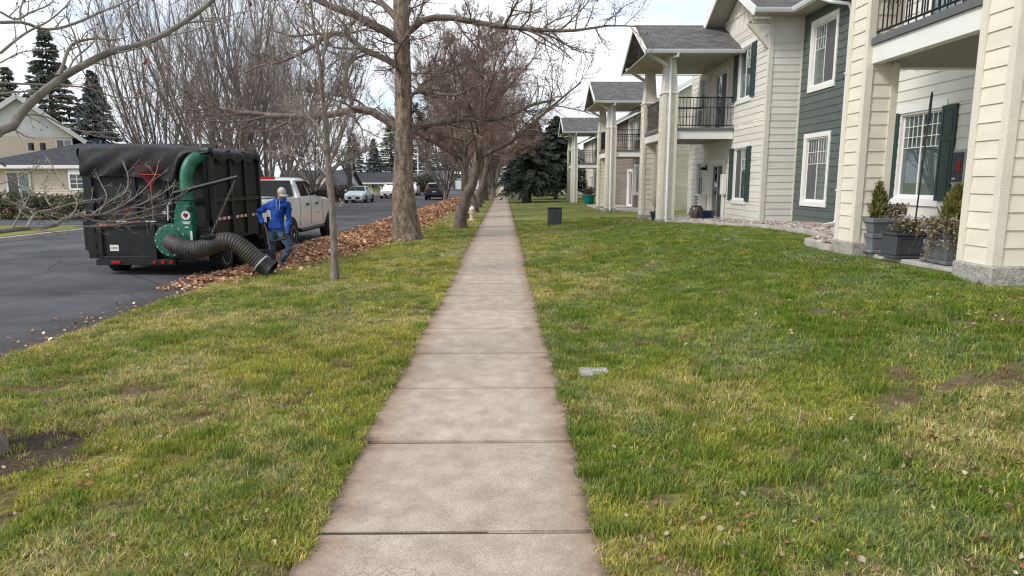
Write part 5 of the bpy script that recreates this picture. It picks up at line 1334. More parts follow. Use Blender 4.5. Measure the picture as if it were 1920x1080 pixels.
def vehicle(name, label, loc, rz, paint, st, wheels, R_, side_glass, fronts, rears, group=None, cat='car', extras=None, sub=1):
    """st: stations (y, z_bottom, z_belt, z_top, w_low, w_belt, w_top); forward = +Y; z above road"""
    mw = Matrix.Translation(loc) @ Matrix.Rotation(rz, 4, 'Z')
    o = bpy.data.objects.new(name, None); o.empty_display_size = .1; link(o, None, I4); props(o, label, cat, group)
    ys = np.array([s[0] for s in st]); A = np.array(st, float)
    def S(y): return [np.interp(y, ys, A[:, k]) for k in range(1, 7)]
    def sec(y, s):
        _, zb, ze, zt, wl, wb, wt = (y, *s)
        h = [(0, zb), (wl * .86, zb), (wl * .965, zb + .07), (wl, zb + (ze - zb) * .38), ((wl + wb) / 2 + .008, zb + (ze - zb) * .72), (wb, ze), (wb + (wt - wb) * .12, ze + (zt - ze) * .14), (wt + (wb - wt) * .05, ze + (zt - ze) * .90), (wt * .86, zt - .005), (0, zt + .018)]
        return [(x, y, z) for x, z in h] + [(-x, y, z) for x, z in h[-2:0:-1]]
    V = []; nn = None
    for s in st:
        c = sec(s[0], s[1:]); nn = len(c); V += c
    F = [(i * nn + j, i * nn + (j + 1) % nn, (i + 1) * nn + (j + 1) % nn, (i + 1) * nn + j) for i in range(len(st) - 1) for j in range(nn)]
    F += [tuple(range(nn))[::-1], tuple((len(st) - 1) * nn + j for j in range(nn))]
    me = raw('body', V, F, paint)
    bm = bmesh.new(); bm.from_mesh(me); bmesh.ops.recalc_face_normals(bm, faces=bm.faces); bm.to_mesh(me); bm.free()
    # no wheel openings are cut out of the shell
    for p_ in me.polygons: pass
    body = ob('body', me, o); me.shade_smooth()
    try: me.set_sharp_from_angle(angle=R(32))
    except Exception: pass
    def sx(y, z):
        zb, ze, zt, wl, wb, wt = S(y)
        if z >= ze: t = (z - ze) / max(zt - ze, .01); return wb + (wt - wb) * min(t * 1.0, 1)
        t = (z - zb) / (ze - zb); return np.interp(t, [0, .1, .38, .72, 1], [wl * .9, wl * .97, wl, (wl + wb) / 2 + .008, wb])
    for poly in side_glass:
        for s in (-1, 1):
            v = [(s * (sx(y, z) + .012), y, z) for y, z in poly] + [(s * (sx(y, z) - .03), y, z) for y, z in poly]; n = len(poly)
            MB().add(v, [tuple(range(n)), tuple(range(n, 2 * n))[::-1]] + [(i, (i + 1) % n, n + (i + 1) % n, n + i) for i in range(n)]).build('side_window', DGLASS, o)
    for nm, (yb, zb_, wb_, yt, zt_, wt_), off in [('windscreen', f, 1) for f in fronts] + [('rear_window', f, -1) for f in rears]:
        k = 7; V = []
        for i in range(k + 1):
            a = -1 + 2 * i / k
            V += [(a * wb_, yb + off * (.02 + .05 * (1 - a * a)), zb_), (a * wt_, yt + off * (.02 + .05 * (1 - a * a)), zt_ + .012)]
        ob(nm, raw(nm, V, [(2 * i, 2 * i + 2, 2 * i + 3, 2 * i + 1) for i in range(k)], DGLASS, True), o)
    for (y, tw) in wheels:
        zb, ze, zt, wl, wb, wt = S(y)
        for s in (-1, 1):
            xx = s * (wl - tw / 2 + .01)
            MB().lathe((s * (wl - .03), y, R_ + .02), [(R_ * 1.20, -.06), (R_ * 1.20, .052), (R_ * 1.1, .052)], 26, 'x').build('wheel_well_disc', RUBBER, o)  # dark disc on the body side imitates the shaded wheel well
            wheel(o, xx + s * .035, y, R_, R_, tw, s)
    if extras: extras(o, sx, S)
    # move the finished vehicle
    o.matrix_basis = mw
    return o
def paintm(name, col, coat=.6): return mat(name, col, .32, .03, 1.5, coat=coat, spec=.5)
PW = paintm('paint_white', (.82, .83, .84)); PB = paintm('paint_black', (.012, .012, .014)); PS = paintm('paint_silver_blue', (.46, .54, .58))
LAMPW = mat('lamp_clear', (.75, .76, .78), .15, .05, 5, spec=.7)
PLATE = mat('number_plate', (.7, .7, .68), .5, .05, 5)

def pickup_extras(o, sx, S):
    MB().bevbox(-.34, .34, 1.98, 2.04, 1.905, 1.975, .012).build('brake_light', REDL, o)
    for s in (-1, 1):
        for y in (2.62, 3.62):
            x = s * (sx(y, 1.19) + .02); MB().bevbox(min(x - .025, x + .025), max(x - .025, x + .025), y, y + .19, 1.17, 1.225, .01).build('door_handle', BLACKM, o)
        for y in (2.05, 3.12, 4.42):          # door shut lines
            pts = [(s * (sx(y, z) + .002), y, z) for z in np.linspace(.62, 1.40, 7)]
            MB().tube(pts, .007, 4).build('door_seam', RUBBER, o)
        x = s * 1.06; MB().bevbox(min(s * .9, s * 1.22), max(s * .9, s * 1.22), 4.05, 4.20, 1.40, 1.62, .03).build('mirror', BLACKM, o)
        MB().tube([(s * .97, 2.05, .47), (s * .99, 4.35, .47)], .06, 8).build('side_step', BLACKM, o)
        MB().bevbox(min(s * .93, s * 1.0), max(s * .93, s * 1.0), -.03, .05, .95, 1.34, .015).build('tail_light', REDL, o)
        MB().bevbox(s * .55 - .2, s * .55 + .2, 6.16, 6.24, .95, 1.2, .02).build('headlight', LAMPW, o)
        x = s * (sx(4.0, .95) + .008); MB().bevbox(min(x - .006, x + .006), max(x - .006, x + .006), 3.75, 3.98, .90, .94, .004).build('badge', CHROME, o)
    MB().bevbox(-.93, .93, -.12, .02, .52, .72, .03).build('rear_bumper', CHROME, o)
    MB().bevbox(-.95, .95, 6.15, 6.3, .5, .75, .04).build('front_bumper', CHROME, o)
    MB().bevbox(-.5, .5, 6.16, 6.25, .8, 1.22, .03).build('grille', BLACKM, o)
    MB().box(-.80, .80, .10, 1.9, 1.41, 1.425).build('bed_cover', RUBBER, o)
    MB().bevbox(-.78, .78, -.012, .02, .80, 1.38, .02).build('tailgate', PW, o)
vehicle('pickup_truck', 'white crew-cab pickup towing the black leaf trailer', (-6.76, 17.05, RZ + .015), 0, PW,
        [(0, .62, 1.40, 1.41, .97, .96, .93), (.25, .52, 1.41, 1.42, 1.0, .985, .95), (1.9, .50, 1.41, 1.42, 1.0, .985, .95), (1.97, .50, 1.40, 1.42, 1.0, .985, .95), (2.0, .48, 1.40, 1.50, 1.0, .985, .92), (2.15, .46, 1.40, 1.92, 1.0, .985, .76), (2.45, .46, 1.40, 1.955, 1.0, .985, .74),
         (3.3, .46, 1.39, 1.965, 1.0, .985, .74), (3.75, .46, 1.38, 1.90, 1.0, .98, .75), (4.25, .46, 1.36, 1.58, 1.0, .975, .80), (4.55, .46, 1.33, 1.39, 1.0, .97, .86), (5.5, .48, 1.24, 1.34, .99, .95, .78), (6.05, .52, 1.16, 1.28, .96, .92, .70), (6.2, .56, 1.10, 1.18, .90, .86, .60)],
        [(1.22, .29), (5.2, .29)], .40,
        [[(2.22, 1.44), (3.03, 1.44), (3.03, 1.86), (2.42, 1.86)], [(3.12, 1.44), (4.12, 1.42), (3.72, 1.80), (3.40, 1.87), (3.12, 1.87)]],
        [(4.42, 1.44, .82, 3.72, 1.90, .68)], [(1.96, 1.44, .86, 2.08, 1.87, .74)], cat='pickup truck', extras=pickup_extras)

def car_extras(col_l, col_t, plate_front=True, suv=False):
    def fn(o, sx, S):
        ys0, ys1 = o['y0'], o['y1']
    return fn
def simple_car(name, label, loc, rz, paint, suv, group=None, cat='car'):
    if suv:
        st = [(0, .42, .95, 1.05, .84, .82, .70), (.12, .30, 1.02, 1.22, .90, .88, .74), (.35, .28, 1.03, 1.58, .92, .90, .66), (.8, .26, 1.02, 1.68, .93, .91, .66), (2.0, .26, 1.0, 1.70, .93, .91, .66), (2.7, .26, .98, 1.62, .93, .91, .66), (3.35, .26, .97, 1.12, .93, .90, .76), (4.1, .28, .90, 1.0, .91, .88, .68), (4.5, .34, .74, .82, .80, .76, .55)]
        gl = [[(.55, 1.07), (1.35, 1.05), (1.35, 1.58), (.85, 1.58)], [(1.43, 1.05), (2.25, 1.03), (2.25, 1.60), (1.43, 1.60)], [(2.33, 1.03), (3.05, 1.02), (2.62, 1.54), (2.33, 1.58)]]
        fr_ = [(3.25, 1.12, .80, 2.68, 1.60, .60)]; rr = [(.10, 1.10, .72, .36, 1.55, .58)]; wh = [(.85, .23), (3.6, .23)]; Rr = .35
    else:
        st = [(0, .42, .86, .92, .80, .78, .66), (.15, .28, .92, 1.0, .87, .85, .72), (.7, .24, .95, 1.05, .89, .87, .70), (1.35, .22, .95, 1.38, .90, .88, .60), (1.9, .22, .94, 1.44, .90, .88, .58), (2.6, .22, .92, 1.42, .90, .88, .58), (3.3, .22, .90, 1.04, .90, .87, .70), (4.2, .24, .80, .88, .88, .84, .64), (4.6, .30, .62, .68, .76, .72, .5)]
        gl = [[(1.2, .98), (1.9, .97), (1.9, 1.36), (1.5, 1.34)], [(1.98, .97), (3.0, .96), (2.62, 1.33), (1.98, 1.37)]]
        fr_ = [(3.28, 1.03, .72, 2.62, 1.40, .53)]; rr = [(.72, 1.05, .70, 1.32, 1.36, .55)]; wh = [(.85, .21), (3.65, .21)]; Rr = .32
    yl = st[-1][0]
    def ex(o, sx, S):
        for s in (-1, 1):
            zl = .78 if suv else .66
            MB().bevbox(s * .58 - .17, s * .58 + .17, yl - .35, yl - .06, zl - .06, zl + .07, .03).build('headlight', LAMPW, o)
            MB().bevbox(s * .62 - .15, s * .62 + .15, -.02, .12, (1.0 if suv else .78), (1.18 if suv else .9), .02).build('tail_light', REDL, o)
            MB().bevbox(min(s * .9, s * 1.07), max(s * .9, s * 1.07), 2.95, 3.1, 1.0 if not suv else 1.08, 1.14 if not suv else 1.24, .02).build('mirror', paint, o)
        MB().bevbox(-.5, .5, yl - .1, yl + .03, .36, .56, .02).build('grille', BLACKM, o)
        MB().bevbox(-.75, .75, -.06, .1, .42, .55, .02).build('rear_bumper', BLACKM if not suv else RUBBER, o)
        MB().bevbox(-.16, .16, yl + .031, yl + .05, .40, .51, .004).build('number_plate', PLATE, o)
        MB().bevbox(-.16, .16, -.05, -.03, .76, .88, .004).build('number_plate', PLATE, o)
    return vehicle(name, label, loc, rz, paint, st, wh, Rr, gl, fr_, rr, group, cat, ex)
g6 = 'cars down the street'
p = at(672, 381, 59.3); simple_car('parked_car', 'silver-blue sedan parked across the street, facing the camera', (p[0] + .1, 61.6, RZ + .02), math.pi, PS, False, g6)
p = at(815, 376, 67); simple_car('suv_car', 'black SUV driving away on the street', (p[0], 66.5, RZ + .04), 0, PB, True, g6)
p = at(772, 365, 88); simple_car('suv_car', 'white SUV parked behind the big tree trunk on the right', (p[0], 90, RZ + .02), math.pi, PW, True, g6)
p = at(738, 370, 75); simple_car('parked_car', 'white car half hidden left of the big tree trunk', (p[0], 76, RZ + .02), math.pi, PW, True, g6)
# ------------------------------------------------------------------ black dump trailer with tarp
TBL = mat('trailer_black', (.008, .008, .009), .45, .25, 4, .1, 30, col2=(.016, .016, .017), spec=.35)
PLY = mat('trailer_board', (.009, .009, .010), .7, .3, 3, .2, 25, col2=(.019, .019, .02), stretch=(1, 1, .3))
TARP = mat('tarp', (.009, .009, .0095), .6, .3, 5, .35, 18, col2=(.02, .02, .021), spec=.35)
VGREEN = mat('vacuum_green', (.006, .10, .055), .45, .35, 7, .15, 30, col2=(.02, .135, .078), spec=.45, detail=8, fine=.15)
HOSEM = mat('hose_rubber', (.020, .019, .018), .6, .35, 5, .1, 40, col2=(.05, .044, .038), detail=8)
TAPEW = mat('tape_white', (.65, .65, .65), .4, .05, 8)
def text_part(txt, size, m, parent, mw, name='lettering', ex=.003, xs=1.0):
    c = bpy.data.curves.new(name, 'FONT'); c.body = txt; c.size = size; c.extrude = ex; c.align_x = 'CENTER'; c.align_y = 'CENTER'
    t = bpy.data.objects.new('tmp_text', c); COL.objects.link(t)
    dg = bpy.context.evaluated_depsgraph_get(); me = bpy.data.meshes.new_from_object(t.evaluated_get(dg))
    bpy.data.objects.remove(t, do_unlink=True); me.materials.clear(); me.materials.append(m)
    for v in me.vertices: v.co.x *= xs
    return ob(name, me, parent, mw)
FACE_CAM = Matrix(((1, 0, 0, 0), (0, 0, -1, 0), (0, 1, 0, 0), (0, 0, 0, 1)))    # text plane facing -Y

def make_trailer():
    xl, xr, yr, yf = -8.27, -5.80, 13.45, 16.05
    t = thing('dump_trailer', 'black dump trailer with tall sides under a black tarp', 'trailer', (-7.03, 14.7, RZ))
    # chassis, floor, low steel body
    MB().box(-7.9, -7.75, 13.3, 17.0, .22, .36).box(-6.35, -6.2, 13.3, 17.0, .22, .36).box(-7.9, -6.2, 13.32, 13.45, .2, .345).box(-7.75, -6.35, 15.9, 16.05, .22, .34).build('chassis', TBL, t)
    MB().tube([(-7.8, 16.6, .3), (-7.05, 17.0, .32), (-6.3, 16.6, .3)], .06, 8).build('tongue', TBL, t)
    MB().box(xl + .04, xr - .04, yr - .18, yf, .36, .42).build('floor', TBL, t)
    side = MB()
    for x0, x1 in ((xl, xl + .06), (xr - .06, xr)): side.box(x0, x1, yr - .2, yf, .40, .98)
    side.box(xl + .06, xr - .06, yf - .06, yf, .42, .98)
    side.build('low_side', TBL, t)
    # tall boards: two sides, front and rear panels
    MB().box(xl + .01, xl + .05, yr, yf - .0, .985, 2.36).build('tall_side', PLY, t)
    MB().box(xr - .05, xr - .012, yr, yf - .0, .985, 2.36).build('tall_side', PLY, t)
    MB().box(xl + .05, xr - .05, yf - .05, yf - .01, .985, 2.36).build('front_panel', PLY, t)
    MB().box(xl + .05, xr - .05, yr + .03, yr + .07, .60, 2.32).build('rear_panel', PLY, t)
    # ribs on the right side and rails
    for y in (yr, yr + .86, yr + 1.66, yf - .09):
        MB().box(xr - .012, xr + .05, y, y + .085, .42, 2.40).build('rib', TBL, t)
        MB().box(xl - .05, xl + .01, y, y + .085, .42, 2.40).build('rib', TBL, t)
    for z in (.96, 1.34, .40):
        MB().box(xr + .0, xr + .04, yr + .085, yf - .09, z, z + .075).build('side_rail', TBL, t)
    for x in (xl + .06, -7.35, -6.75, xr - .13):
        MB().box(x, x + .07, yr - .02, yr + .03, .95, 2.3).build('rear_post', TBL, t)
    MB().box(xl + .06, xr - .06, yr - .015, yr + .03, 1.34, 1.41).build('rear_rail', TBL, t)
    MB().box(xr + .045, xr + .10, yr - .14, yr + .0, .35, 1.3).build('gate_post', TBL, t)
    # low tailgate on the left half
    Yg = 13.14
    g = MB().box(-7.94, -6.80, Yg, Yg + .05, .22, .97)
    g.box(-7.94, -7.84, Yg - .04, Yg, .22, .97).box(-6.9, -6.80, Yg - .04, Yg, .22, .97).box(-7.84, -6.9, Yg - .038, Yg, .87, .965).box(-7.84, -6.9, Yg - .039, Yg, .22, .30)
    gt = g.build('tailgate', TBL, t, bevel=.006)
    for z in (.30, .50, .80): MB().lathe((-8.0, Yg + .02, z), [(.03, -.05), (.03, .05)], 10).build('hinge', TBL, gt)
    MB().box(-8.15, -7.94, Yg + .02, 13.3, .25, .97).build('corner_post', TBL, t)
    text_part('MAXXD', .085, RED, gt, Matrix.Translation((-7.66, Yg - .043, .915)) @ FACE_CAM, 'lettering', .002, 1.25)
    text_part('MAXXD', .085, TAPEW, gt, Matrix.Translation((-7.665, Yg - .0405, .911)) @ FACE_CAM, 'lettering_outline', .0012, 1.30)
    MB().box(-7.72, -7.55, Yg - .006, Yg - .001, .40, .52).build('sticker', PLATE, gt)
    MB().box(-7.70, -7.57, Yg - .009, Yg - .0065, .45, .47).build('sticker_print', CURTAIN, gt)
    for i in range(6):      # reflective tape on the gate top
        x = -7.92 + i * .19; MB().box(x, x + .188, Yg - .03, Yg + .045, .972, .985).build('reflective_tape', RED if i % 3 != 2 else TAPEW, gt)
    for i, y in enumerate(np.arange(yr + .14, yf - .2, .115)):
        if i % 8 < 5: MB().box(xr + .042, xr + .046, y, y + .11, .972, 1.03).build('reflective_tape', TAPEW if i % 2 == 0 else RED, t)
    MB().box(-8.0, -6.45, 13.10, 13.24, .12, .235).build('bumper', TBL, t, bevel=.01)
    for x in (-7.6, -6.85, -6.68, -6.52): MB().bevbox(x - (.09 if x < -7 else .035), x + (.09 if x < -7 else .035), 13.075, 13.1, .15, .21, .008).build('tail_light', REDL, t)
    MB().box(-8.1, -6.0, 13.26, 13.40, .24, .35).build('rear_crossmember', TBL, t)
    # wheels and fenders
    for y in (13.95, 14.85):
        for x, s in ((-5.78, 1), (-8.12, -1)): wheel(t, x - s * .12, y, RZ + .37, .36, .24, s, CHROME, 8)
        MB().tube([(-8.0, y, RZ + .37), (-5.9, y, RZ + .37)], .05, 8).build('axle', TBL, t)
    for x, s in ((-5.68, 1), (-8.22, -1)):
        f = MB(); pr = [(13.50, .24), (13.60, .52), (13.82, .60), (15.0, .60), (15.22, .52), (15.34, .24)]
        for (a, b), (c, d) in zip(pr[:-1], pr[1:]):
            f.add([(x - .13, a, b), (x + .13, a, b), (x + .13, c, d), (x - .13, c, d), (x - .13, a, b + .02), (x + .13, a, b + .02), (x + .13, c, d + .02), (x - .13, c, d + .02)], [(3, 2, 1, 0), (4, 5, 6, 7), (0, 1, 5, 4), (1, 2, 6, 5), (2, 3, 7, 6), (3, 0, 4, 7)])
        f.build('fender', TBL, t)
    # front jack and tool box beside the hitch
    MB().box(-6.1, -5.75, 16.15, 16.6, .15, .75).build('tool_box', TBL, t, bevel=.02); MB().tube([(-5.72, 16.35, RZ), (-5.72, 16.35, .9)], .04, 8).build('jack', TBL, t)
    # tarp: over the top, draped over the rear, short lip along the sides
    nx, ny, nd = 46, 26, 20
    xs = np.linspace(0, 1, nx); V = []; rowlen = nx
    def zlow(u):
        return float(np.interp(u, [0, .35, .58, .72, .76, .82, 1], [1.86, 1.85, 1.80, 1.72, 2.08, 2.22, 2.30]))
    for j in range(ny + nd):
        for i, u in enumerate(xs):
            x = xl - .03 + (xr - xl + .06) * u
            if j < ny:
                v = j / (ny - 1); y = yf + .02 - (yf - yr + .05) * v
                z = 2.395 + .13 * (1 - (2 * u - 1) ** 2) * (.75 + .25 * math.cos(v * 9)) - .05 * v * u
                z += .03 * (float(vnoise(np.array(u * 7.), np.array(v * 5.), 3)) - .5)
            else:
                v = (j - ny + 1) / nd; zt = 2.395 + .13 * (1 - (2 * u - 1) ** 2) * .75 - .05 * u
                z = zt - (zt - zlow(u)) * v
                y = yr - .04 - .05 * math.sin(v * 2.6) - .055 * v * (float(vnoise(np.array(u * 5 + v * 2.4), np.array(v * 1.4), 7)) - .3) - .022 * math.sin(u * 26 + v * 9) * v
            V.append((x, y, z))
    Q = [(j * nx + i, j * nx + i + 1, (j + 1) * nx + i + 1, (j + 1) * nx + i) for j in range(ny + nd - 1) for i in range(nx - 1)]
    k0 = len(V)
    for s_, x in ((0, xl - .03), (1, xr + .03)):
        b0 = len(V)
        for q in range(5):
            for j in range(ny):
                v = j / (ny - 1); i = 0 if s_ == 0 else nx - 1; tx, ty, tz = V[j * nx + i]
                V.append((x + (-1 if s_ == 0 else 1) * (.045 + .02 * math.sin(j * 1.3)) * min(q, 1), ty, tz - q * (.045 + .012 * math.sin(j * .9 + s_ * 2)) - .002))
        for q in range(4):
            for j in range(ny - 1): Q.append((b0 + q * ny + j, b0 + q * ny + j + 1, b0 + (q + 1) * ny + j + 1, b0 + (q + 1) * ny + j))
    ob('tarp', raw('tarp', V, Q, TARP, True), t)
    # left corner flap of the tarp
    fl = []
    for j in range(8):
        for i in range(6):
            fl.append((xl - .055 - .03 * math.sin(j * 1.1 + i), yr - .03 + i * .11, 2.36 - j * (.075 - .006 * i)))
    ob('tarp_flap', raw('tarp_flap', fl, [(j * 6 + i, j * 6 + i + 1, j * 6 + 7 + i, j * 6 + 6 + i) for j in range(7) for i in range(5)], TARP, True), t)
    return t
make_trailer()

def make_vacuum():
    v = thing('leaf_vacuum', 'green leaf vacuum with round fan housing and corrugated black hose', 'leaf vacuum', (-6.4, 13.1, 0))
    cx, cy, cz = -6.45, 13.12, .62
    h = MB().lathe((cx, cy, cz), [(.25, -.14), (.315, -.13), (.33, 0), (.315, .13), (.25, .14)], 40, 'y').build('fan_housing', VGREEN, v, smooth=True)
    MB().lathe((cx, cy - .15, cz), [(.215, -.03), (.22, .02), (.18, .02)], 30, 'y').build('intake_flange', VGREEN, v, smooth=True)
    for i in range(14):
        a = i * 2 * math.pi / 14; MB().lathe((cx + .285 * math.cos(a), cy - .142, cz + .285 * math.sin(a)), [(.016, -.012), (.012, .004)], 6, 'y').build('bolt', CHROME, h)
    # square discharge then round chute curving up under the tarp
    MB().prism([(-6.38, .62), (-6.03, .45), (-6.02, 1.12), (-6.05, 1.32), (-6.29, 1.34), (-6.36, 1.1)], lambda a, b, d: (a, cy + d, b), -.12, .12).build('discharge', VGREEN, v, bevel=.012)
    path = catmull([at(352, 376, 13.2), at(350, 350, 13.22), at(350, 330, 13.24), at(354, 312, 13.28), at(364, 299, 13.36), at(378, 292, 13.5), at(392, 289, 13.62)], 7)
    MB().tube([tuple(p) for p in path], [.125] * len(path), 20).build('chute', VGREEN, v, smooth=True)
    for k in (3, 14, 24): MB().tube([tuple(path[k]), tuple(path[k] + (path[k + 1] - path[k]) * .5)], .131, 20).build('chute_band', VGREEN, v, smooth=True)
    MB().box(-6.34, -6.04, cy - .125, cy + .125, 1.33, 1.36).build('chute_collar', VGREEN, v)
    # round emblem and lettering below
    ex = at(348, 404, cy - .13)
    MB().lathe((ex[0], cy - .125, ex[2]), [(.085, -.006), (.085, .004)], 28, 'y').build('emblem_disc', TAPEW, v)
    ob('emblem', raw('emblem', [(ex[0] + a * .058, cy - .1335, ex[2] + b * .06) for a, b in ((0, -1), (.8, -.1), (.95, .6), (.45, .55), (.3, .95), (0, .6), (-.3, .95), (-.45, .55), (-.95, .6), (-.8, -.1))], [tuple(range(10))], RED), v)
    ob('emblem_bar', raw('emblem_bar', [(ex[0] + a * .05, cy - .135, ex[2] + b * .02 + .006) for a, b in ((-.7, -1), (.7, -1), (.4, 1), (-.4, 1))], [(0, 1, 2, 3)], mat('emblem_dark', (.02, .02, .02), .5, .05, 5)), v)
    for k, (w, z) in enumerate(((.075, .125), (.055, .155), (.035, .225))): MB().box(ex[0] - w, ex[0] + w, cy - .124, cy - .121, ex[2] - z - .012, ex[2] - z + .008).build('decal_line', TAPEW, v)
    MB().box(-6.07, -6.03, cy - .124, cy - .121, .62, .80).build('warning_decal', TAPEW, v)
    # engine and fittings behind the housing
    MB().bevbox(-6.0, -5.72, 13.15, 13.42, .42, .86, .03).build('engine', TBL, v)
    for i in range(7): MB().box(-6.0, -5.74, 13.12, 13.15, .46 + i * .055, .48 + i * .055).build('cooling_fin', TBL, v)
    MB().bevbox(-6.75, -6.55, 13.1, 13.3, .98, 1.08, .02).build('fuel_tank', TBL, v); MB().tube([(-6.5, 13.05, 1.0), (-6.48, 13.05, 1.30), (-6.40, 13.02, 1.36)], .018, 6).build('control_lever', CHROME, v)
    MB().lathe((-6.55, 13.06, 1.12), [(.03, 0), (.03, .06)], 10).build('cap', CHROME, v); MB().lathe((-6.05, 13.0, 1.22), [(.05, -.02), (.05, .04)], 12, 'y').build('knob', TBL, v)
    # hose
    c = lambda x, y: (140 + x / 3.6, 240 + y / 3.6)
    hp = [(655, 770, 12.98), (668, 778, 12.72), (715, 800, 12.5), (800, 822, 12.42), (890, 805, 12.42), (970, 772, 12.45), (1050, 765, 12.48), (1130, 805, 12.5), (1210, 870, 12.5), (1280, 928, 12.5), (1330, 962, 12.5)]
    pth = catmull([at(*c(x, y), Y) for x, y, Y in hp], 12)
    s = np.concatenate([[0], np.cumsum(np.linalg.norm(np.diff(pth, axis=0), axis=1))]); L = s[-1]
    pitch = .052; n = int((L - .22) / pitch) * 6; tt = np.linspace(0, L - .22, n)
    P = np.stack([np.interp(tt, s, pth[:, i]) for i in range(3)], 1)
    ph = (tt / pitch) % 1.0
    Rr = .150 + .018 * np.abs(np.sin(ph * math.pi)) ** .7
    V, Q = tubes(P[None], Rr[None], 26)
    ob('hose', rawnp('hose', V, Q, HOSEM, True), v)
    te = np.linspace(L - .25, L, 10); Pe = np.stack([np.interp(te, s, pth[:, i]) for i in range(3)], 1)
    MB().tube([tuple(p) for p in Pe], [.176, .178, .178, .176, .176, .178, .182, .188, .196, .205], 26, caps=False).build('nozzle', TBL, v, smooth=True)
    MB().tube([tuple(Pe[0]), tuple(Pe[1])], .182, 26).build('clamp_band', CHROME, v)
    # boom, chain and carrying handle
    b0, b1 = at(*c(668, 442), 13.05), at(*c(1102, 331), 13.0)
    MB().tube([tuple(b0), tuple(b1)], .042, 12).build('boom', TBL, v, smooth=True); MB().tube([tuple(b0), (-6.42, 13.1, 1.2), (-6.4, 13.12, .98)], .03, 8).build('boom_bracket', TBL, v)
    e = pth[np.argmin(np.abs(s - L * .50))] + np.array([0, 0, .17])
    lk = MB(); N = 26
    b2 = b1 + (b0 - b1) * .02
    for i in range(N):
        a = b2 + (e - b2) * i / N; d = b2 + (e - b2) * (i + 1) / N; dd = (d - a) / np.linalg.norm(d - a); q = np.cross(dd, [0, 1, 0] if i % 2 else [1, 0, 0]); q /= np.linalg.norm(q)
        lk.tube([tuple(a - dd * .008 + q * w) for w in (0,)] + [tuple(a + q * .016), tuple(d + q * .016), tuple(d + dd * .008), tuple(d - q * .016), tuple(a - q * .016), tuple(a - dd * .008)], .0055, 5)
    props(lk.build('chain', mat('chain_steel', (.10, .095, .09), .5, .2, 9, metal=.6), v), kind='stuff')
    MB().tube([tuple(e + np.array([-.01, 0, -.02])), tuple(e + np.array([-.01, 0, .02]))], .17, 20).build('hose_strap', TBL, v)
    k = pth[np.argmin(np.abs(s - L * .84))]
    hd = at(536, 447, 13.3)
    MB().tube([tuple(k + np.array([0, .0, .12])), tuple(at(508, 470, 13.2)), tuple(at(506, 454, 13.3)), tuple(hd)], .022, 8).build('handle', TBL, v); MB().tube([tuple(at(508, 470, 13.2)), tuple(at(500, 430, 13.4)), tuple(at(496, 421, 13.45))], .02, 8).build('handle_stem', TBL, v)
make_vacuum()

def make_rake():
    r = thing('leaf_rake', 'red fan leaf rake standing against the back of the trailer', 'rake', at(285, 395, 13.3) * np.array([1, 1, 0]) + np.array([0, 0, 1.0]))
    Yr = 13.33; RAKER = mat('rake_red', (.24, .018, .02), .5, .15, 8)
    base = at(283, 348, Yr); 
    for i in range(17):
        u = i / 16; tip = at(243 + 64 * u, 309 - 2 * math.sin(u * math.pi), Yr - .02); hook = tip + np.array([0, -.06, .02])
        MB().tube([tuple(base + np.array([(u - .5) * .03, 0, 0])), tuple((base + tip) / 2 + np.array([(u - .5) * .03, .01, .01])), tuple(tip), tuple(hook)], .0034, 5).build('tine', RAKER, r)
    MB().tube([tuple(at(262, 327, Yr - .012)), tuple(at(300, 328, Yr - .012))], .008, 6).build('tine_brace', RED, r)
    MB().tube([tuple(base + np.array([0, 0, .04])), tuple(base + np.array([0, 0, -.06]))], [.012, .024], 8).build('socket', RED, r)
    MB().tube([tuple(base + np.array([0, 0, -.04])), tuple(at(287, 402, Yr - .06)), tuple(at(289, 425, Yr - .08))], .014, 8).build('handle', TWIG, r)
make_rake()

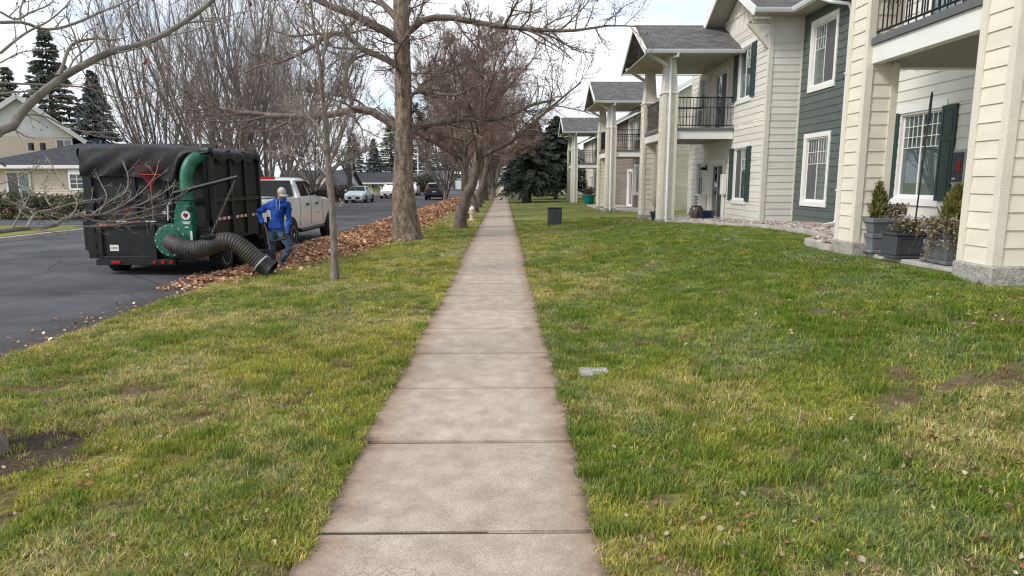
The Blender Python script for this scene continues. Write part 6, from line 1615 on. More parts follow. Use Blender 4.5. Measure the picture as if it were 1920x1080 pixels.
# ------------------------------------------------------------------ worker
def make_person():
    HOOD = mat('hoodie_blue', (.010, .055, .30), .9, .25, 9, 1.0, 13, col2=(.016, .078, .38)); JEAN = mat('jeans', (.030, .055, .105), .85, .3, 9, .4, 60, col2=(.06, .095, .16)); SKIN = mat('skin', (.42, .23, .16), .55, .1, 8)
    GLOVE = mat('glove', (.018, .018, .02), .8, .2, 12); BOOT = mat('boot', (.03, .022, .018), .7, .3, 10); CAPM = mat('cap_grey', (.45, .44, .41), .8, .1, 12, .2, 60)
    DARK = mat('eye_dark', (.02, .015, .012), .4, .1, 5)
    s = lambda x, y: (460 + x / 4.909, 320 + y / 4.909)
    p = thing('person', 'worker in blue hoodie, jeans and pale cap guiding the leaf hose', 'person', (-4.85, 13.8, 0))
    Yp = 13.9
    J = {}
    def j(n, x, y, Y, r): J[n] = (at(*s(x, y), Y), r)
    j('pelvis', 285, 545, Yp, (.165, .125)); j('waist', 290, 480, Yp - .01, (.165, .125)); j('chest', 300, 380, Yp - .03, (.19, .135)); j('upch', 305, 310, Yp - .03, (.165, .115)); j('neck', 318, 262, Yp - .05, (.075, .07)); j('skull', 326, 230, Yp - .08, (.06, .06))
    j('shL', 208, 312, Yp - .02, (.082, .082)); j('elL', 118, 392, Yp + .04, (.064, .064)); j('wrL', 156, 462, Yp - .10, (.048, .048)); j('haL', 172, 492, Yp - .15, (.042, .03))
    j('shR', 392, 315, Yp - .02, (.082, .082)); j('elR', 405, 445, Yp + .02, (.062, .062)); j('wrR', 383, 560, Yp - .20, (.048, .048)); j('haR', 372, 600, Yp - .28, (.042, .03))
    j('hipL', 240, 575, Yp, (.115, .115)); j('knL', 245, 705, Yp - .02, (.082, .082)); j('anL', 255, 838, Yp + .12, (.056, .056)); j('toL', 250, 872, Yp - .05, (.046, .04))
    j('hipR', 332, 575, Yp - .02, (.115, .115)); j('knR', 412, 700, Yp - .26, (.082, .082)); j('anR', 330, 850, Yp - .18, (.056, .056)); j('toR', 345, 905, Yp - .40, (.046, .04))
    ed = [('pelvis', 'waist'), ('waist', 'chest'), ('chest', 'upch'), ('upch', 'neck'), ('neck', 'skull'), ('upch', 'shL'), ('shL', 'elL'), ('elL', 'wrL'), ('wrL', 'haL'), ('upch', 'shR'), ('shR', 'elR'), ('elR', 'wrR'), ('wrR', 'haR'),
          ('pelvis', 'hipL'), ('hipL', 'knL'), ('knL', 'anL'), ('anL', 'toL'), ('pelvis', 'hipR'), ('hipR', 'knR'), ('knR', 'anR'), ('anR', 'toR')]
    # put the soles on the ground
    for a, gzv in (('anL', .10), ('toL', .05), ('anR', .10), ('toR', .05)):
        v = J[a][0].copy(); v[2] = gzv; J[a] = (v, J[a][1])
    # fingers: four and a thumb per hand
    for sd in 'LR':
        w_, h_ = J['wr' + sd][0], J['ha' + sd][0]; d = (h_ - w_) / np.linalg.norm(h_ - w_); sidev = np.cross(d, [0, 1, 0]); sidev /= np.linalg.norm(sidev); fwd = np.cross(sidev, d)
        if fwd[1] > 0: fwd = -fwd
        for i, (o_, ln) in enumerate(((-.033, .07), (-.011, .08), (.011, .077), (.033, .06))):
            a = h_ + d * .03 + sidev * o_; b = a + d * ln * .5 + fwd * .015; c = b + d * ln * .2 + fwd * ln * .45
            for k, q in enumerate((a, b, c)): J[f'f{sd}{i}{k}'] = (q, (.0105, .0105))
            ed += [('ha' + sd, f'f{sd}{i}0'), (f'f{sd}{i}0', f'f{sd}{i}1'), (f'f{sd}{i}1', f'f{sd}{i}2')]
        a = h_ - d * .005 + sidev * (.045 if sd == 'L' else -.045) + fwd * .02; b = a + d * .035 + fwd * .03
        J['t' + sd + '0'] = (a, (.012, .012)); J['t' + sd + '1'] = (b, (.011, .011)); ed += [('ha' + sd, 't' + sd + '0'), ('t' + sd + '0', 't' + sd + '1')]
    names = list(J); me = bpy.data.meshes.new('body_skel'); me.from_pydata([tuple(J[n][0]) for n in names], [(names.index(a), names.index(b)) for a, b in ed], [])
    o = bpy.data.objects.new('tmp_body', me); COL.objects.link(o)
    md = o.modifiers.new('skin', 'SKIN'); md.use_smooth_shade = True; md.branch_smoothing = .4
    for i, n in enumerate(names):
        sv = me.skin_vertices[0].data[i]; sv.radius = J[n][1]; sv.use_root = (n == 'pelvis')
    o.modifiers.new('sub', 'SUBSURF').levels = 3
    dg = bpy.context.evaluated_depsgraph_get(); bm_ = bpy.data.meshes.new_from_object(o.evaluated_get(dg)); bpy.data.objects.remove(o, do_unlink=True)
    V = np.array([v.co[:] for v in bm_.vertices]); F = [tuple(q.vertices) for q in bm_.polygons]
    # cloth folds
    fo = fbm(V[:, 0] * 9 + V[:, 2] * 3, V[:, 2] * 16, 3, 2) - .5
    nr = np.array([v.normal[:] for v in bm_.vertices]); V = V + nr * (fo * .05)[:, None] * (V[:, 2] > .14)[:, None]
    wz = J['waist'][0][2]
    def near(n_, r_): return np.exp(-(np.linalg.norm(V - J[n_][0], axis=1) / r_) ** 2)
    wob = fbm(V[:, 0] * 7, V[:, 2] * 7, 13, 2) * 7
    am = .9 * np.exp(-((V[:, 2] - wz + .03) / .10) ** 2) + near('elL', .14) + near('elR', .14) + .9 * near('knL', .16) + .9 * near('knR', .16) + .8 * near('anL', .14) + .8 * near('anR', .14) + .5 * near('shR', .15)
    V = V + nr * (np.sin(V[:, 2] * 85 + V[:, 0] * 30 + wob) * .0085 * np.clip(am, 0, 1.1))[:, None] * (V[:, 2] > .14)[:, None]
    hipz = J['pelvis'][0][2] + .02; mi = []
    pts = np.array([J[n][0] for n in names]); hand_i = [i for i, n in enumerate(names) if n[0] in 'ft' and n not in ('toL', 'toR') or n.startswith('ha')]
    for f in F:
        c = V[list(f)].mean(0); dh = np.min(np.linalg.norm(pts[hand_i] - c, axis=1))
        if dh < .05: mi.append(3)
        elif c[2] < .13: mi.append(4)
        elif c[2] > J['neck'][0][2] + .005: mi.append(2)
        else:
            arm = min(np.linalg.norm(np.cross(J[b][0] - J[a][0], c - J[a][0])) / np.linalg.norm(J[b][0] - J[a][0]) + (0 if 0 <= (c - J[a][0]) @ (J[b][0] - J[a][0]) <= ((J[b][0] - J[a][0]) @ (J[b][0] - J[a][0])) * 1.1 else 1) for a, b in (('elL', 'wrL'), ('elR', 'wrR'), ('shL', 'elL'), ('shR', 'elR')))
            mi.append(0 if c[2] > hipz or arm < .075 and abs(c[0] - J['pelvis'][0][0]) > .14 else 1)
    # head: shaped ellipsoid with face, joined to the same mesh
    hc = at(*s(332, 215), Yp - .10); fd = Vector((.70, -.60, -.40)).normalized(); rt = fd.cross(Vector((0, 0, 1))).normalized(); up = rt.cross(fd)
    hb = bmesh.new(); bmesh.ops.create_uvsphere(hb, u_segments=24, v_segments=18, radius=1)
    HV = []
    for v in hb.verts:
        x, y, z = v.co
        fx, fy, fz = x * .074, y * .094, z * .118
        if z < 0: fx *= 1 - .25 * z * z; fy = fy * (1 - .12 * z * z) + (.012 * (-z) if y > 0 else 0)
        if y > .8 and -.28 < z < .12 and abs(x) < .26: fy += .024 * (1 - abs(x) / .26) * (1 - (z + .28) / .45 * .8)     # nose
        if y > .7 and abs(z - .12) < .12 and .22 < abs(x) < .55: fy -= .008                                              # eye sockets
        if y > .6 and -.56 < z < -.42 and abs(x) < .4: fy -= .006                                                       # mouth line
        HV.append(Vector(hc) + rt * fx + fd * fy + up * fz)
    hb.verts.index_update(); HF = [tuple(v.index for v in f.verts) for f in hb.faces]; hb.free()
    b = MB(); b.add([tuple(v) for v in V], F); n0 = len(b.F); b.add(HV, HF); mi += [2] * (len(b.F) - n0)
    n0 = len(b.F)
    for sg in (-1, 1):
        ep = Vector(hc) + rt * sg * .076 + up * .0 - fd * .01
        b.lathe(tuple(ep), [(.006, -.008), (.022, -.004), (.024, .004), (.012, .01)], 8, 'x')
    mi += [2] * (len(b.F) - n0); n0 = len(b.F)
    for sg in (-1, 1):
        ep = Vector(hc) + rt * sg * .030 + up * .014 + fd * .086; b.lathe(tuple(ep), [(.004, -.004), (.009, 0), (.004, .004)], 8, 'y')
    mi += [5] * (len(b.F) - n0)
    # short dark hair under the cap
    me = raw('body', b.V, b.F, [HOOD, JEAN, SKIN, GLOVE, BOOT, DARK]); me.polygons.foreach_set('material_index', mi); me.shade_smooth()
    ob('body', me, p)
    HV = []; hf = []
    for i in range(7):
        a = math.radians(12 + i * 13)
        for k in range(20):
            t = k * 2 * math.pi / 20; HV.append(tuple(Vector(hc) + rt * (.082 * math.cos(a) * math.cos(t)) + fd * (.102 * math.cos(a) * math.sin(t) - .004) + up * (.012 + .122 * math.sin(a) + .012)))
    for i in range(6):
        for k in range(20): hf.append((i * 20 + k, i * 20 + (k + 1) % 20, i * 20 + 20 + (k + 1) % 20, i * 20 + 20 + k))
    hf.append(tuple(120 + k for k in range(20)))
    cap = ob('cap', raw('cap', HV, hf, CAPM, True), p)
    bv = []
    for k in range(11):
        t = math.radians(30 + k * 12); 
        for rr, dz in ((.098, .040), (.175, .022)):
            e_ = 1 if rr < .1 else .75 + .25 * math.sin(t); bv.append(tuple(Vector(hc) + rt * (rr * .72 * math.cos(t)) + fd * (rr * e_ * math.sin(t)) + up * (dz - .012 * abs(math.cos(t)))))
    n = len(bv); bv += [tuple(Vector(v) - up * .006) for v in bv]
    ob('cap_brim', raw('cap_brim', bv, [(2 * k, 2 * k + 2, 2 * k + 3, 2 * k + 1) for k in range(10)] + [(n + 2 * k, n + 2 * k + 1, n + 2 * k + 3, n + 2 * k + 2) for k in range(10)] + [(2 * k + 1, 2 * k + 3, n + 2 * k + 3, n + 2 * k + 1) for k in range(10)], CAPM, True), cap)
    # hood lying on the shoulders and hoodie hem
    nk = Vector(J['neck'][0]); HV = []; hf = []
    for i, (r_, z) in enumerate(((.085, .03), (.125, .012), (.135, -.03), (.11, -.06))):
        for k in range(16):
            t = k * 2 * math.pi / 16; q = 1.25 if math.sin(t) > 0 else .85
            HV.append((nk.x + r_ * math.cos(t), nk.y + r_ * q * math.sin(t), nk.z + z + (.02 if math.sin(t) > 0 else -.015)))
    for i in range(3):
        for k in range(16): hf.append((i * 16 + k, i * 16 + (k + 1) % 16, i * 16 + 16 + (k + 1) % 16, i * 16 + 16 + k))
    ob('hood', raw('hood', HV, hf, HOOD, True), p)
    # pouch pocket, hem band and drawstrings
    wv = J['waist'][0]; fr = lambda u, d, z: (wv[0] + u, wv[1] - .135 - d - .03 * math.cos(u * 9), z)
    ob('pouch_pocket', raw('pouch_pocket', [fr(u, .012 * k, wv[2] + z) for k in (0, 1) for u, z in ((-.13, -.10), (.13, -.10), (.13, -.02), (.08, .07), (-.08, .07), (-.13, -.02))], [tuple(range(6, 12)), tuple(range(6))[::-1]] + [(i, (i + 1) % 6, 6 + (i + 1) % 6, 6 + i) for i in range(6)], HOOD), p)
    for sg in (-1, 1):
        MB().tube([tuple(nk + Vector((sg * .03, -.10, -.02))), tuple(nk + Vector((sg * .034, -.15, -.10))), tuple(nk + Vector((sg * .03, -.16, -.20)))], .005, 5).build('drawstring', CAPM, p)
make_person()
# ------------------------------------------------------------------ things around the apartments
PGREY = mat('planter_grey', (.155, .165, .18), .6, .2, 4, .1, 30, fine=.08); PDARK = mat('planter_dark', (.055, .058, .066), .55, .2, 4, .1, 30)
def planter_box(o, cx, cy, z, w0, w1, h, m, name='pot', rim=.03):
    """tapered square pot with rim and hollow top"""
    V = []; 
    for w, zz in ((w0, z), (w1, z + h - .07), (w1 + rim, z + h - .07), (w1 + rim, z + h), (w1 - .02, z + h), (w1 - .03, z + h - .08)):
        V += [(cx + sx * w / 2, cy + sy * w / 2, zz) for sx, sy in ((-1, -1), (1, -1), (1, 1), (-1, 1))]
    F = [(i * 4 + k, i * 4 + (k + 1) % 4, i * 4 + 4 + (k + 1) % 4, i * 4 + 4 + k) for i in range(5) for k in range(4)] + [(3, 2, 1, 0), (20, 21, 22, 23)]
    return MB().add(V, F).build(name, m, o, bevel=.006)
def tall_planter(label, cx, cy, z, m=PGREY, w=.50):
    o = thing('planter', label, 'planter', (cx, cy, z), 'grey planters on the near patio')
    MB().bevbox(cx - w * .56, cx + w * .56, cy - w * .56, cy + w * .56, z, z + .05, .01).build('saucer', m, o)
    planter_box(o, cx, cy, z + .05, w * .92, w * 1.0, .25, m, 'lower_pot', .02); planter_box(o, cx, cy, z + .25, w * .80, w * 1.06, .29, m, 'upper_pot', .05)
    MB().box(cx - w * .5, cx + w * .5, cy - w * .5, cy + w * .5, z + .475, z + .50).build('soil', SOIL, o)
    return z + .50
CYP = mat('cypress_leaves', (.085, .10, .022), .8, .4, 6, col2=(.17, .165, .04)); DRY = mat('dry_leaves', (.085, .09, .045), .8, .5, 14, col2=(.23, .20, .125)); DRYD = mat('dry_stems', (.12, .085, .06), .9, .3, 8)
def cypress(label, cx, cy, z, h, r, seed):
    rg = rng_(seed); o = thing('dwarf_cypress', label, 'shrub', (cx, cy, z), 'dwarf cypresses in the grey planters')
    n = 2600; t = rg.random(n) ** .75; a = rg.uniform(0, 6.283, n); pr = np.interp(t, [0, .12, .35, .7, 1], [.55, .95, 1., .55, .06]) * r
    rr = pr * rg.uniform(.45, 1.05, n) * (1 + .18 * np.sin(a * 5 + t * 9)); P = np.stack([cx + rr * np.cos(a), cy + rr * np.sin(a), z + t * h], 1)
    out = np.stack([np.cos(a) * .5, np.sin(a) * .5, np.full(n, 1.1)], 1); d = _nrm(out + rg.normal(size=(n, 3)) * .35); u = _nrm(np.cross(d, rg.normal(size=(n, 3)))); ln = rg.uniform(.05, .11, n)[:, None]; w = ln * .16
    V = np.stack([P - u * w, P + u * w, P + d * ln * .7 + u * w * .8, P + d * ln - u * w * .3], 1).reshape(-1, 3)
    c = ob('foliage', rawnp('foliage', V, np.arange(n * 4).reshape(-1, 4), CYP), o); c['kind'] = 'stuff'
    MB().tube([(cx, cy, z - .05), (cx, cy, z + h * .8)], [.02, .006], 6).build('stem', DRYD, o)
def trailing(label, cx, cy, z, spread, drop, seed, n=70, name='trailing_plant', hgt=.16, leaf=.05, per=16, dirb=(0, 0), xs=1.0):
    rg = rng_(seed); o = thing(name, label, 'plant', (cx, cy, z))
    st = []
    for i in range(n):
        a = rg.uniform(0, 6.283); L = spread * rg.uniform(.4, 1.1); s_ = np.linspace(0, 1, 6)
        x = cx + (np.cos(a) * xs + dirb[0]) * L * s_; y = cy + (np.sin(a) + dirb[1]) * L * s_; zz = z + hgt * rg.uniform(.5, 1.4) * np.sin(s_ * 1.9) - drop * rg.uniform(.3, 1.1) * s_ ** 3
        st.append(np.stack([x + rg.normal(size=6) * .012, y + rg.normal(size=6) * .012, zz], 1))
    st = np.array(st); c = ob('stems', tmesh('stems', [(st, np.tile(np.linspace(.004, .002, 6), (n, 1)))], DRYD, [4]), o); c['kind'] = 'stuff'
    idx = np.repeat(np.arange(n), per); f = rg.uniform(.8, 4.99, n * per); k = f.astype(int); w = (f - k)[:, None]; P = st[idx, k] * (1 - w) + st[idx, k + 1] * w + rg.normal(size=(n * per, 3)) * .018
    V, Q = leafcloud(P, rg, leaf, .7, -.2); c = ob('leaves', rawnp('leaves', V, Q, DRY), o); c['kind'] = 'stuff'
def gpx(x, y, z):
    d = _fw + _rt * (x - 960) / FPX - _up * (y - 540) / FPX; t = (z - EYE) / d[2]; return np.array([0, 0, EYE]) + d * t
zp = .655
pL = gpx(1648, 474, zp); pM = gpx(1712, 484, zp); pR = gpx(1786, 496, zp)
zl = tall_planter('stacked grey planter beside the left cream pillar', pL[0] + .1, pL[1] + .2, zp)
cypress('dwarf cypress in the planter beside the left cream pillar', pL[0] + .02, pL[1] + .22, zl - .02, .56, .13, 5)
trailing('dried trailing plant spilling from the left stacked planter', pL[0] + .22, pL[1] + .12, zl - .03, .22, .16, 6, 70, hgt=.24, leaf=.045)
tr = thing('trough_planter', 'dark low trough planter between the two stacked planters', 'planter', (pM[0], pM[1] + .2, zp), 'grey planters on the near patio')
x0, x1, y0, y1 = pM[0] - .28, pM[0] + .36, pM[1] - .02, pM[1] + .36
t_ = MB(); t_.bevbox(x0, x1, y0, y1, zp + .03, zp + .33, .012); t_.build('trough', PDARK, tr)
MB().box(x0 - .02, x1 + .02, y0 - .02, y0 + .02, zp + .33, zp + .365).box(x0 - .02, x1 + .02, y1 - .02, y1 + .02, zp + .33, zp + .365).box(x0 - .02, x0 + .02, y0 + .02, y1 - .02, zp + .33, zp + .364).box(x1 - .02, x1 + .02, y0 + .02, y1 - .02, zp + .33, zp + .364).build('rim', PDARK, tr)
MB().box(x0 + .05, x1 - .05, y0 - .008, y0 + .001, zp + .07, zp + .085).box(x0 + .05, x1 - .05, y0 - .008, y0 + .001, zp + .275, zp + .29).box(x0 + .05, x0 + .065, y0 - .007, y0 + .001, zp + .085, zp + .275).box(x1 - .065, x1 - .05, y0 - .007, y0 + .001, zp + .085, zp + .275).build('panel_moulding', PDARK, tr)
MB().bevbox(x0 - .03, x1 + .03, y0 - .03, y1 + .03, zp, zp + .03, .006).build('saucer', PDARK, tr); MB().box(x0 + .02, x1 - .02, y0 + .02, y1 - .02, zp + .331, zp + .345).build('soil', SOIL, tr)
trailing('withered plants growing in the dark trough planter', (x0 + x1) / 2, (y0 + y1) / 2, zp + .34, .26, .02, 7, 60, 'withered_plant', .17, .04, xs=1.3)
pole = thing('garden_pole', 'thin black pole standing in the trough planter', 'pole', ((x0 + x1) / 2 - .02, (y0 + y1) / 2, zp + .34))
a, b_ = at(1712, 446, y0 + .18), at(1748, 172, y0 + .18)
MB().tube([tuple(a), tuple(b_ + (a - b_) * .18)], .011, 8).build('shaft', BLACKM, pole); MB().tube([tuple(b_ + (a - b_) * .20), tuple(b_ + (a - b_) * .18), tuple(b_ + (a - b_) * .02), tuple(b_)], [.012, .02, .017, .008], 8).build('tip', BLACKM, pole)
zr_ = tall_planter('stacked grey planter beside the right cream pillar', pR[0] + .12, pR[1] + .2, zp)
cypress('dwarf cypress in the planter beside the right cream pillar', pR[0] + .16, pR[1] + .25, zr_ - .02, .52, .17, 8)
trailing('withered ivy hanging down the right stacked planter', pR[0] - .08, pR[1] + .02, zr_ - .02, .33, .55, 9, 80, 'trailing_ivy', .15, .045, 16, (-.35, -.15))
# extinguisher cabinet on the near wall
ULG0 = mat('cabinet_pale', (.42, .42, .43), .5, .1, 4)
fe = thing('extinguisher_cabinet', 'grey cabinet with red extinguisher on the near off-white wall', 'cabinet', (8, 11.4, 1.7))
MB().bevbox(7.78, 7.972, 11.34, 11.66, 1.70, 2.28, .01).build('case', ULG0, fe); MB().bevbox(7.765, 7.78, 11.37, 11.63, 1.74, 2.24, .004).build('door', PDARK, fe); MB().bevbox(7.755, 7.7645, 11.42, 11.50, 1.92, 2.12, .003).build('red_label', RED, fe)
MB().bevbox(7.756, 7.7645, 11.52, 11.60, 1.78, 1.81, .002).build('white_label', PLATE, fe)
# rock bed with concrete edging beside the green wall
edge = [(5.52, 11.02), (5.48, 11.6), (5.72, 12.4), (6.35, 13.1), (6.65, 13.8), (6.95, 15.2), (7.05, 17.0), (6.95, 18.8), (6.7, 20.6), (6.25, 22.2), (5.75, 23.35)]
ep = catmull([(x, y, 0) for x, y in edge], 8)
ed_ = MB()
for i in range(len(ep) - 1):
    a, b = ep[i], ep[i + 1]; d = (b - a) / np.linalg.norm(b - a); nn = np.array([d[1], -d[0], 0]) * .075; za, zb = float(gz(a[0], a[1])), float(gz(b[0], b[1]))
    ed_.add([a - nn + [0, 0, za - .1], a + nn + [0, 0, za - .1], b + nn + [0, 0, zb - .1], b - nn + [0, 0, zb - .1], a - nn + [0, 0, za + .1], a + nn + [0, 0, za + .1], b + nn + [0, 0, zb + .1], b - nn + [0, 0, zb + .1]], [(3, 2, 1, 0), (4, 5, 6, 7), (1, 2, 6, 5), (3, 0, 4, 7)] + ([(0, 1, 5, 4)] if i == 0 else []))
props(ed_.build('bed_edging', CONC, None, fixn=True), kind='structure')
def rocks():
    rg = rng_(15); n = 5200; y = rg.uniform(11.4, 23.6, n * 2); xe = np.interp(y, ep[:, 1], ep[:, 0]); xw = np.where((y > 15.6) & (y < 20.75), 9.0, 8.0); x = xe + .08 + (xw - xe - .1) * rg.random(n * 2)
    keep = y > 11.2 ; x, y = x[keep][:n], y[keep][:n]; n = len(x)
    ico = bmesh.new(); bmesh.ops.create_icosphere(ico, subdivisions=1, radius=1); iv = np.array([v.co[:] for v in ico.verts]); ifc = np.array([[v.index for v in f.verts] for f in ico.faces]); ico.free()
    sc = rg.uniform(.025, .06, (n, 1, 1)) * rg.uniform(.6, 1.3, (n, 1, 3)) * np.array([1, 1, .6]); V = iv[None] * sc * (1 + .2 * rg.normal(size=(n, len(iv), 1)) * .6)
    V = V + np.stack([x, y, gz(x, y) + .07 + rg.uniform(0, .045, n)], 1)[:, None]
    tint = np.array([[.42, .38, .34], [.30, .25, .22], [.55, .5, .45], [.22, .19, .18], [.38, .27, .22]])[rg.integers(0, 5, n)]; c = np.repeat(np.concatenate([tint, np.ones((n, 1))], 1)[:, None], len(iv), 1).reshape(-1, 4)
    F = (np.arange(n)[:, None, None] * len(iv) + ifc[None]).reshape(-1, 3)
    o = ob('rock_bed', rawnp('rock_bed', V.reshape(-1, 3), F, tintmat('river_rock', rough=.8, noise=.3, nscale=60), False, c)); props(o, 'bed of grey and tan river rocks along the building foot', 'rocks', kind='stuff')
    b = MB(); 
    ys = np.linspace(11.4, 23.6, 60)
    Vb = []; 
    for yy in ys:
        xe_ = float(np.interp(yy, ep[:, 1], ep[:, 0])); xw_ = 9.0 if 15.6 < yy < 20.75 else 8.0
        for k in range(9): xx = xe_ + (xw_ - xe_) * k / 8; Vb.append((xx, yy, float(gz(xx, yy)) + .05))
    props(ob('bed_soil', raw('bed_soil', Vb, [(j * 9 + i, j * 9 + i + 1, j * 9 + i + 10, j * 9 + i + 9) for j in range(59) for i in range(8)], SOIL)), kind='structure')
rocks()
# middle patio: pots, air conditioner, lamp, meter box
GLZ = mat('glazed_oxblood', (.045, .012, .012), .18, .5, 6, col2=(.16, .13, .12), stretch=(3, 3, .4), spec=.6); BLUEP = mat('blue_pot', (.008, .022, .085), .25, .2, 5, spec=.6); GRNP = mat('dark_green_pot', (.02, .035, .04), .5, .2, 5); TEAL = mat('teal_pot', (.0, .16, .16), .35, .15, 5)
def pot(label, c, prof, m, soil=True, name='flower_pot', n=22):
    o = thing(name, label, 'pot', c); MB().lathe(c, prof, n).build('vessel', m, o, smooth=True)
    r, h = prof[-1]
    if soil: MB().lathe((c[0], c[1], c[2] + h - .03), [(r * .9, 0), (r * .9, .034)], 16).build('soil', SOIL, o)
pot('dark oxblood glazed urn on the middle patio', (7.3, 25.3, .315), [(.14, 0), (.24, .12), (.28, .26), (.24, .42), (.19, .49), (.21, .52)], GLZ)
pot('glossy blue pot near the patio door', (7.45, 24.4, .315), [(.2, 0), (.235, .2), (.25, .33), (.275, .34), (.275, .38)], BLUEP)
pot('dark green pot with long grass between the porch pillars', (5.72, 25.0, .30), [(.17, 0), (.22, .25), (.25, .26), (.25, .33)], GRNP)
def grass_plant(label, c, seed, L=.8, n=40, m=DRY):
    rg = rng_(seed); o = thing('potted_grass', label, 'plant', c); st = []
    for i in range(n):
        a = rg.uniform(0, 6.283); s_ = np.linspace(0, 1, 6); l = L * rg.uniform(.4, 1.1); sp = rg.uniform(.1, .6)
        st.append(np.stack([c[0] + np.cos(a) * l * sp * s_ ** 1.5, c[1] + np.sin(a) * l * sp * s_ ** 1.5, c[2] + l * s_ * (1 - .3 * sp * s_)], 1))
    k = ob('blades', tmesh('blades', [(np.array(st), np.tile(np.linspace(.005, .002, 6), (n, 1)))], m, [3]), o); k['kind'] = 'stuff'
grass_plant('long withered grass in the dark green pot', (5.72, 25.0, .60), 3, .95)
pot('turquoise pot at the second building patio', (5.98, 47.0, .18), [(.3, 0), (.36, .3), (.42, .55), (.45, .56), (.45, .64)], TEAL)
shrub('potted_plant', 'leafy plant in the turquoise pot', (5.98, 47.0, .78), (.4, .4, .6), HEDGE, 500, .12, 'plant', seed=41)
def ac(label, x, y, z):
    o = thing('air_conditioner', label, 'air conditioner', (x, y, z)); MB().bevbox(x - .3, x, y, y + .62, z, z + .62, .015).build('case', OFFWT, o)
    for i in range(9): MB().box(x - .318, x - .3, y + .05, y + .57, z + .06 + i * .058, z + .085 + i * .058).build('louvre', CURTAIN, o)
ac('wall air conditioner beside the ground floor patio door', 7.96, 26.3, .62); ac('wall air conditioner on the upper balcony', 7.96, 26.3, 3.9)
ml = thing('wall_lamp', 'small dark wall lamp above the patio pots', 'lamp', (7.9, 26.45, 2.2)); MB().bevbox(7.93, 7.972, 26.42, 26.54, 2.2, 2.38, .01).build('back_plate', BLACKM, ml); MB().lathe((7.85, 26.48, 2.18), [(.14, 0), (.09, .09), (.03, .13)], 12).build('shade', BLACKM, ml)
mb_ = thing('meter_box', 'white utility box on the wall by the patio door', 'utility box', (7.9, 23.95, 1.2)); MB().bevbox(7.82, 7.965, 24.0, 24.28, 1.28, 2.0, .012).build('case', WHITE, mb_); MB().tube([(7.93, 24.14, .45), (7.93, 24.14, 1.28)], .025, 8).build('conduit', GUTTER, mb_)
# utility boxes on the lawn, stone in the turf
def ubox(label, x, y, w, d, h, m):
    z = float(gz(x, y)); o = thing('utility_box', label, 'utility box', (x, y, z), 'utility boxes on the right lawn'); MB().bevbox(x - w / 2, x + w / 2, y - d / 2, y + d / 2, z - .05, z + h, .02).build('cabinet', m, o)
    MB().bevbox(x - w / 2 - .02, x + w / 2 + .02, y - d / 2 - .02, y + d / 2 + .02, z + h, z + h + .04, .012).build('lid', m, o); MB().bevbox(x - .03, x + .03, y - d / 2 - .015, y - d / 2, z + h * .6, z + h * .7, .004).build('latch', BLACKM, o); MB().box(x - w / 2 + .05, x + w / 2 - .05, y - d / 2 - .006, y - d / 2 - .001, z + .08, z + h - .06).build('door', m, o)
UGR = mat('utility_green', (.045, .058, .055), .6, .2, 3, .1, 30); ULG = mat('utility_pale', (.42, .46, .46), .6, .1, 3)
ubox('dark grey-green utility box on the lawn right of the sidewalk', 2.02, 26.5, .54, .5, .66, UGR)
ubox('small pale utility post beside the far sidewalk', 1.35, 66, .55, .5, 1.0, ULG); ubox('dark utility box at the foot of the nearest spruce', 1.75, 54.5, .5, .5, 1.05, BLACKM)
st_ = thing('concrete_block', 'flat concrete block sunk in the turf right of the sidewalk', 'stone', (.85, 5.97, 0)); z_ = float(gz(.85, 5.97)); MB().bevbox(.70, .98, 5.86, 6.10, z_ - .08, z_ + .014, .012).build('slab', CONCR, st_)
# hydrant
hy = thing('fire_hydrant', 'cream and yellow fire hydrant by the street trees', 'hydrant', (-1.72, 30.6, 0)); HYD = mat('hydrant_paint', (.60, .47, .32), .5, .1, 6); HYW = mat('hydrant_white', (.75, .70, .60), .5, .1, 6)
c = (-1.44, 30.6, 0.0)
MB().lathe(c, [(.16, -.05), (.16, .03), (.11, .05), (.105, .42), (.13, .44), (.13, .47)], 16).build('barrel', HYD, hy, smooth=True); MB().lathe(c, [(.125, .47), (.12, .54), (.08, .60), (.03, .62), (.03, .66)], 16).build('bonnet', HYW, hy, smooth=True)
MB().lathe((c[0], c[1] - .02, .33), [(.065, -.15), (.065, -.05)], 12, 'y').build('front_outlet', HYD, hy)
for s in (-1, 1): MB().lathe((c[0] + s * .13, c[1], .34), [(.05, -.05), (.05, .05)], 10, 'x').build('side_outlet', HYD, hy)
# ------------------------------------------------------------------ leaf windrow along the kerb
def leaves_mesh(name, P, N_, size, rg, cols, m):
    n = len(P); a = rg.uniform(0, 6.283, n)
    nrm = _nrm(N_ + rg.normal(size=(n, 3)) * .55); t = _nrm(np.cross(nrm, np.stack([np.cos(a), np.sin(a), np.zeros(n)], 1))); b = np.cross(nrm, t)
    s = (size * rg.uniform(.6, 1.3, n))[:, None]; cu = rg.uniform(-.1, .5, n)[:, None]
    def q(x, y, z): return P + (t * x + b * y + nrm * (z * cu)) * s
    V = np.stack([q(0, -.55, 0), q(.42, -.18, .5), q(.36, .22, .45), q(0, .55, .1), q(-.36, .22, .45), q(-.42, -.18, .5)], 1).reshape(-1, 3)
    k = np.arange(n)[:, None] * 6
    Q = np.concatenate([k + np.array([[0, 1, 2, 3]]), k + np.array([[0, 3, 4, 5]])])
    c = np.repeat(np.concatenate([cols, np.ones((n, 1))], 1)[:, None], 6, 1).reshape(-1, 4)
    return rawnp(name, V, Q, m, False, c)
LEAFT = tintmat('dead_leaves', rough=.75, noise=.3, nscale=35, transl=.15, spec=.25)
LCOL = np.array([2.1, 1.9, 1.7]) * np.array([[.20, .12, .078], [.27, .165, .11], [.13, .08, .055], [.34, .225, .155], [.24, .125, .07], [.42, .31, .23], [.09, .058, .042], [.30, .20, .14]])
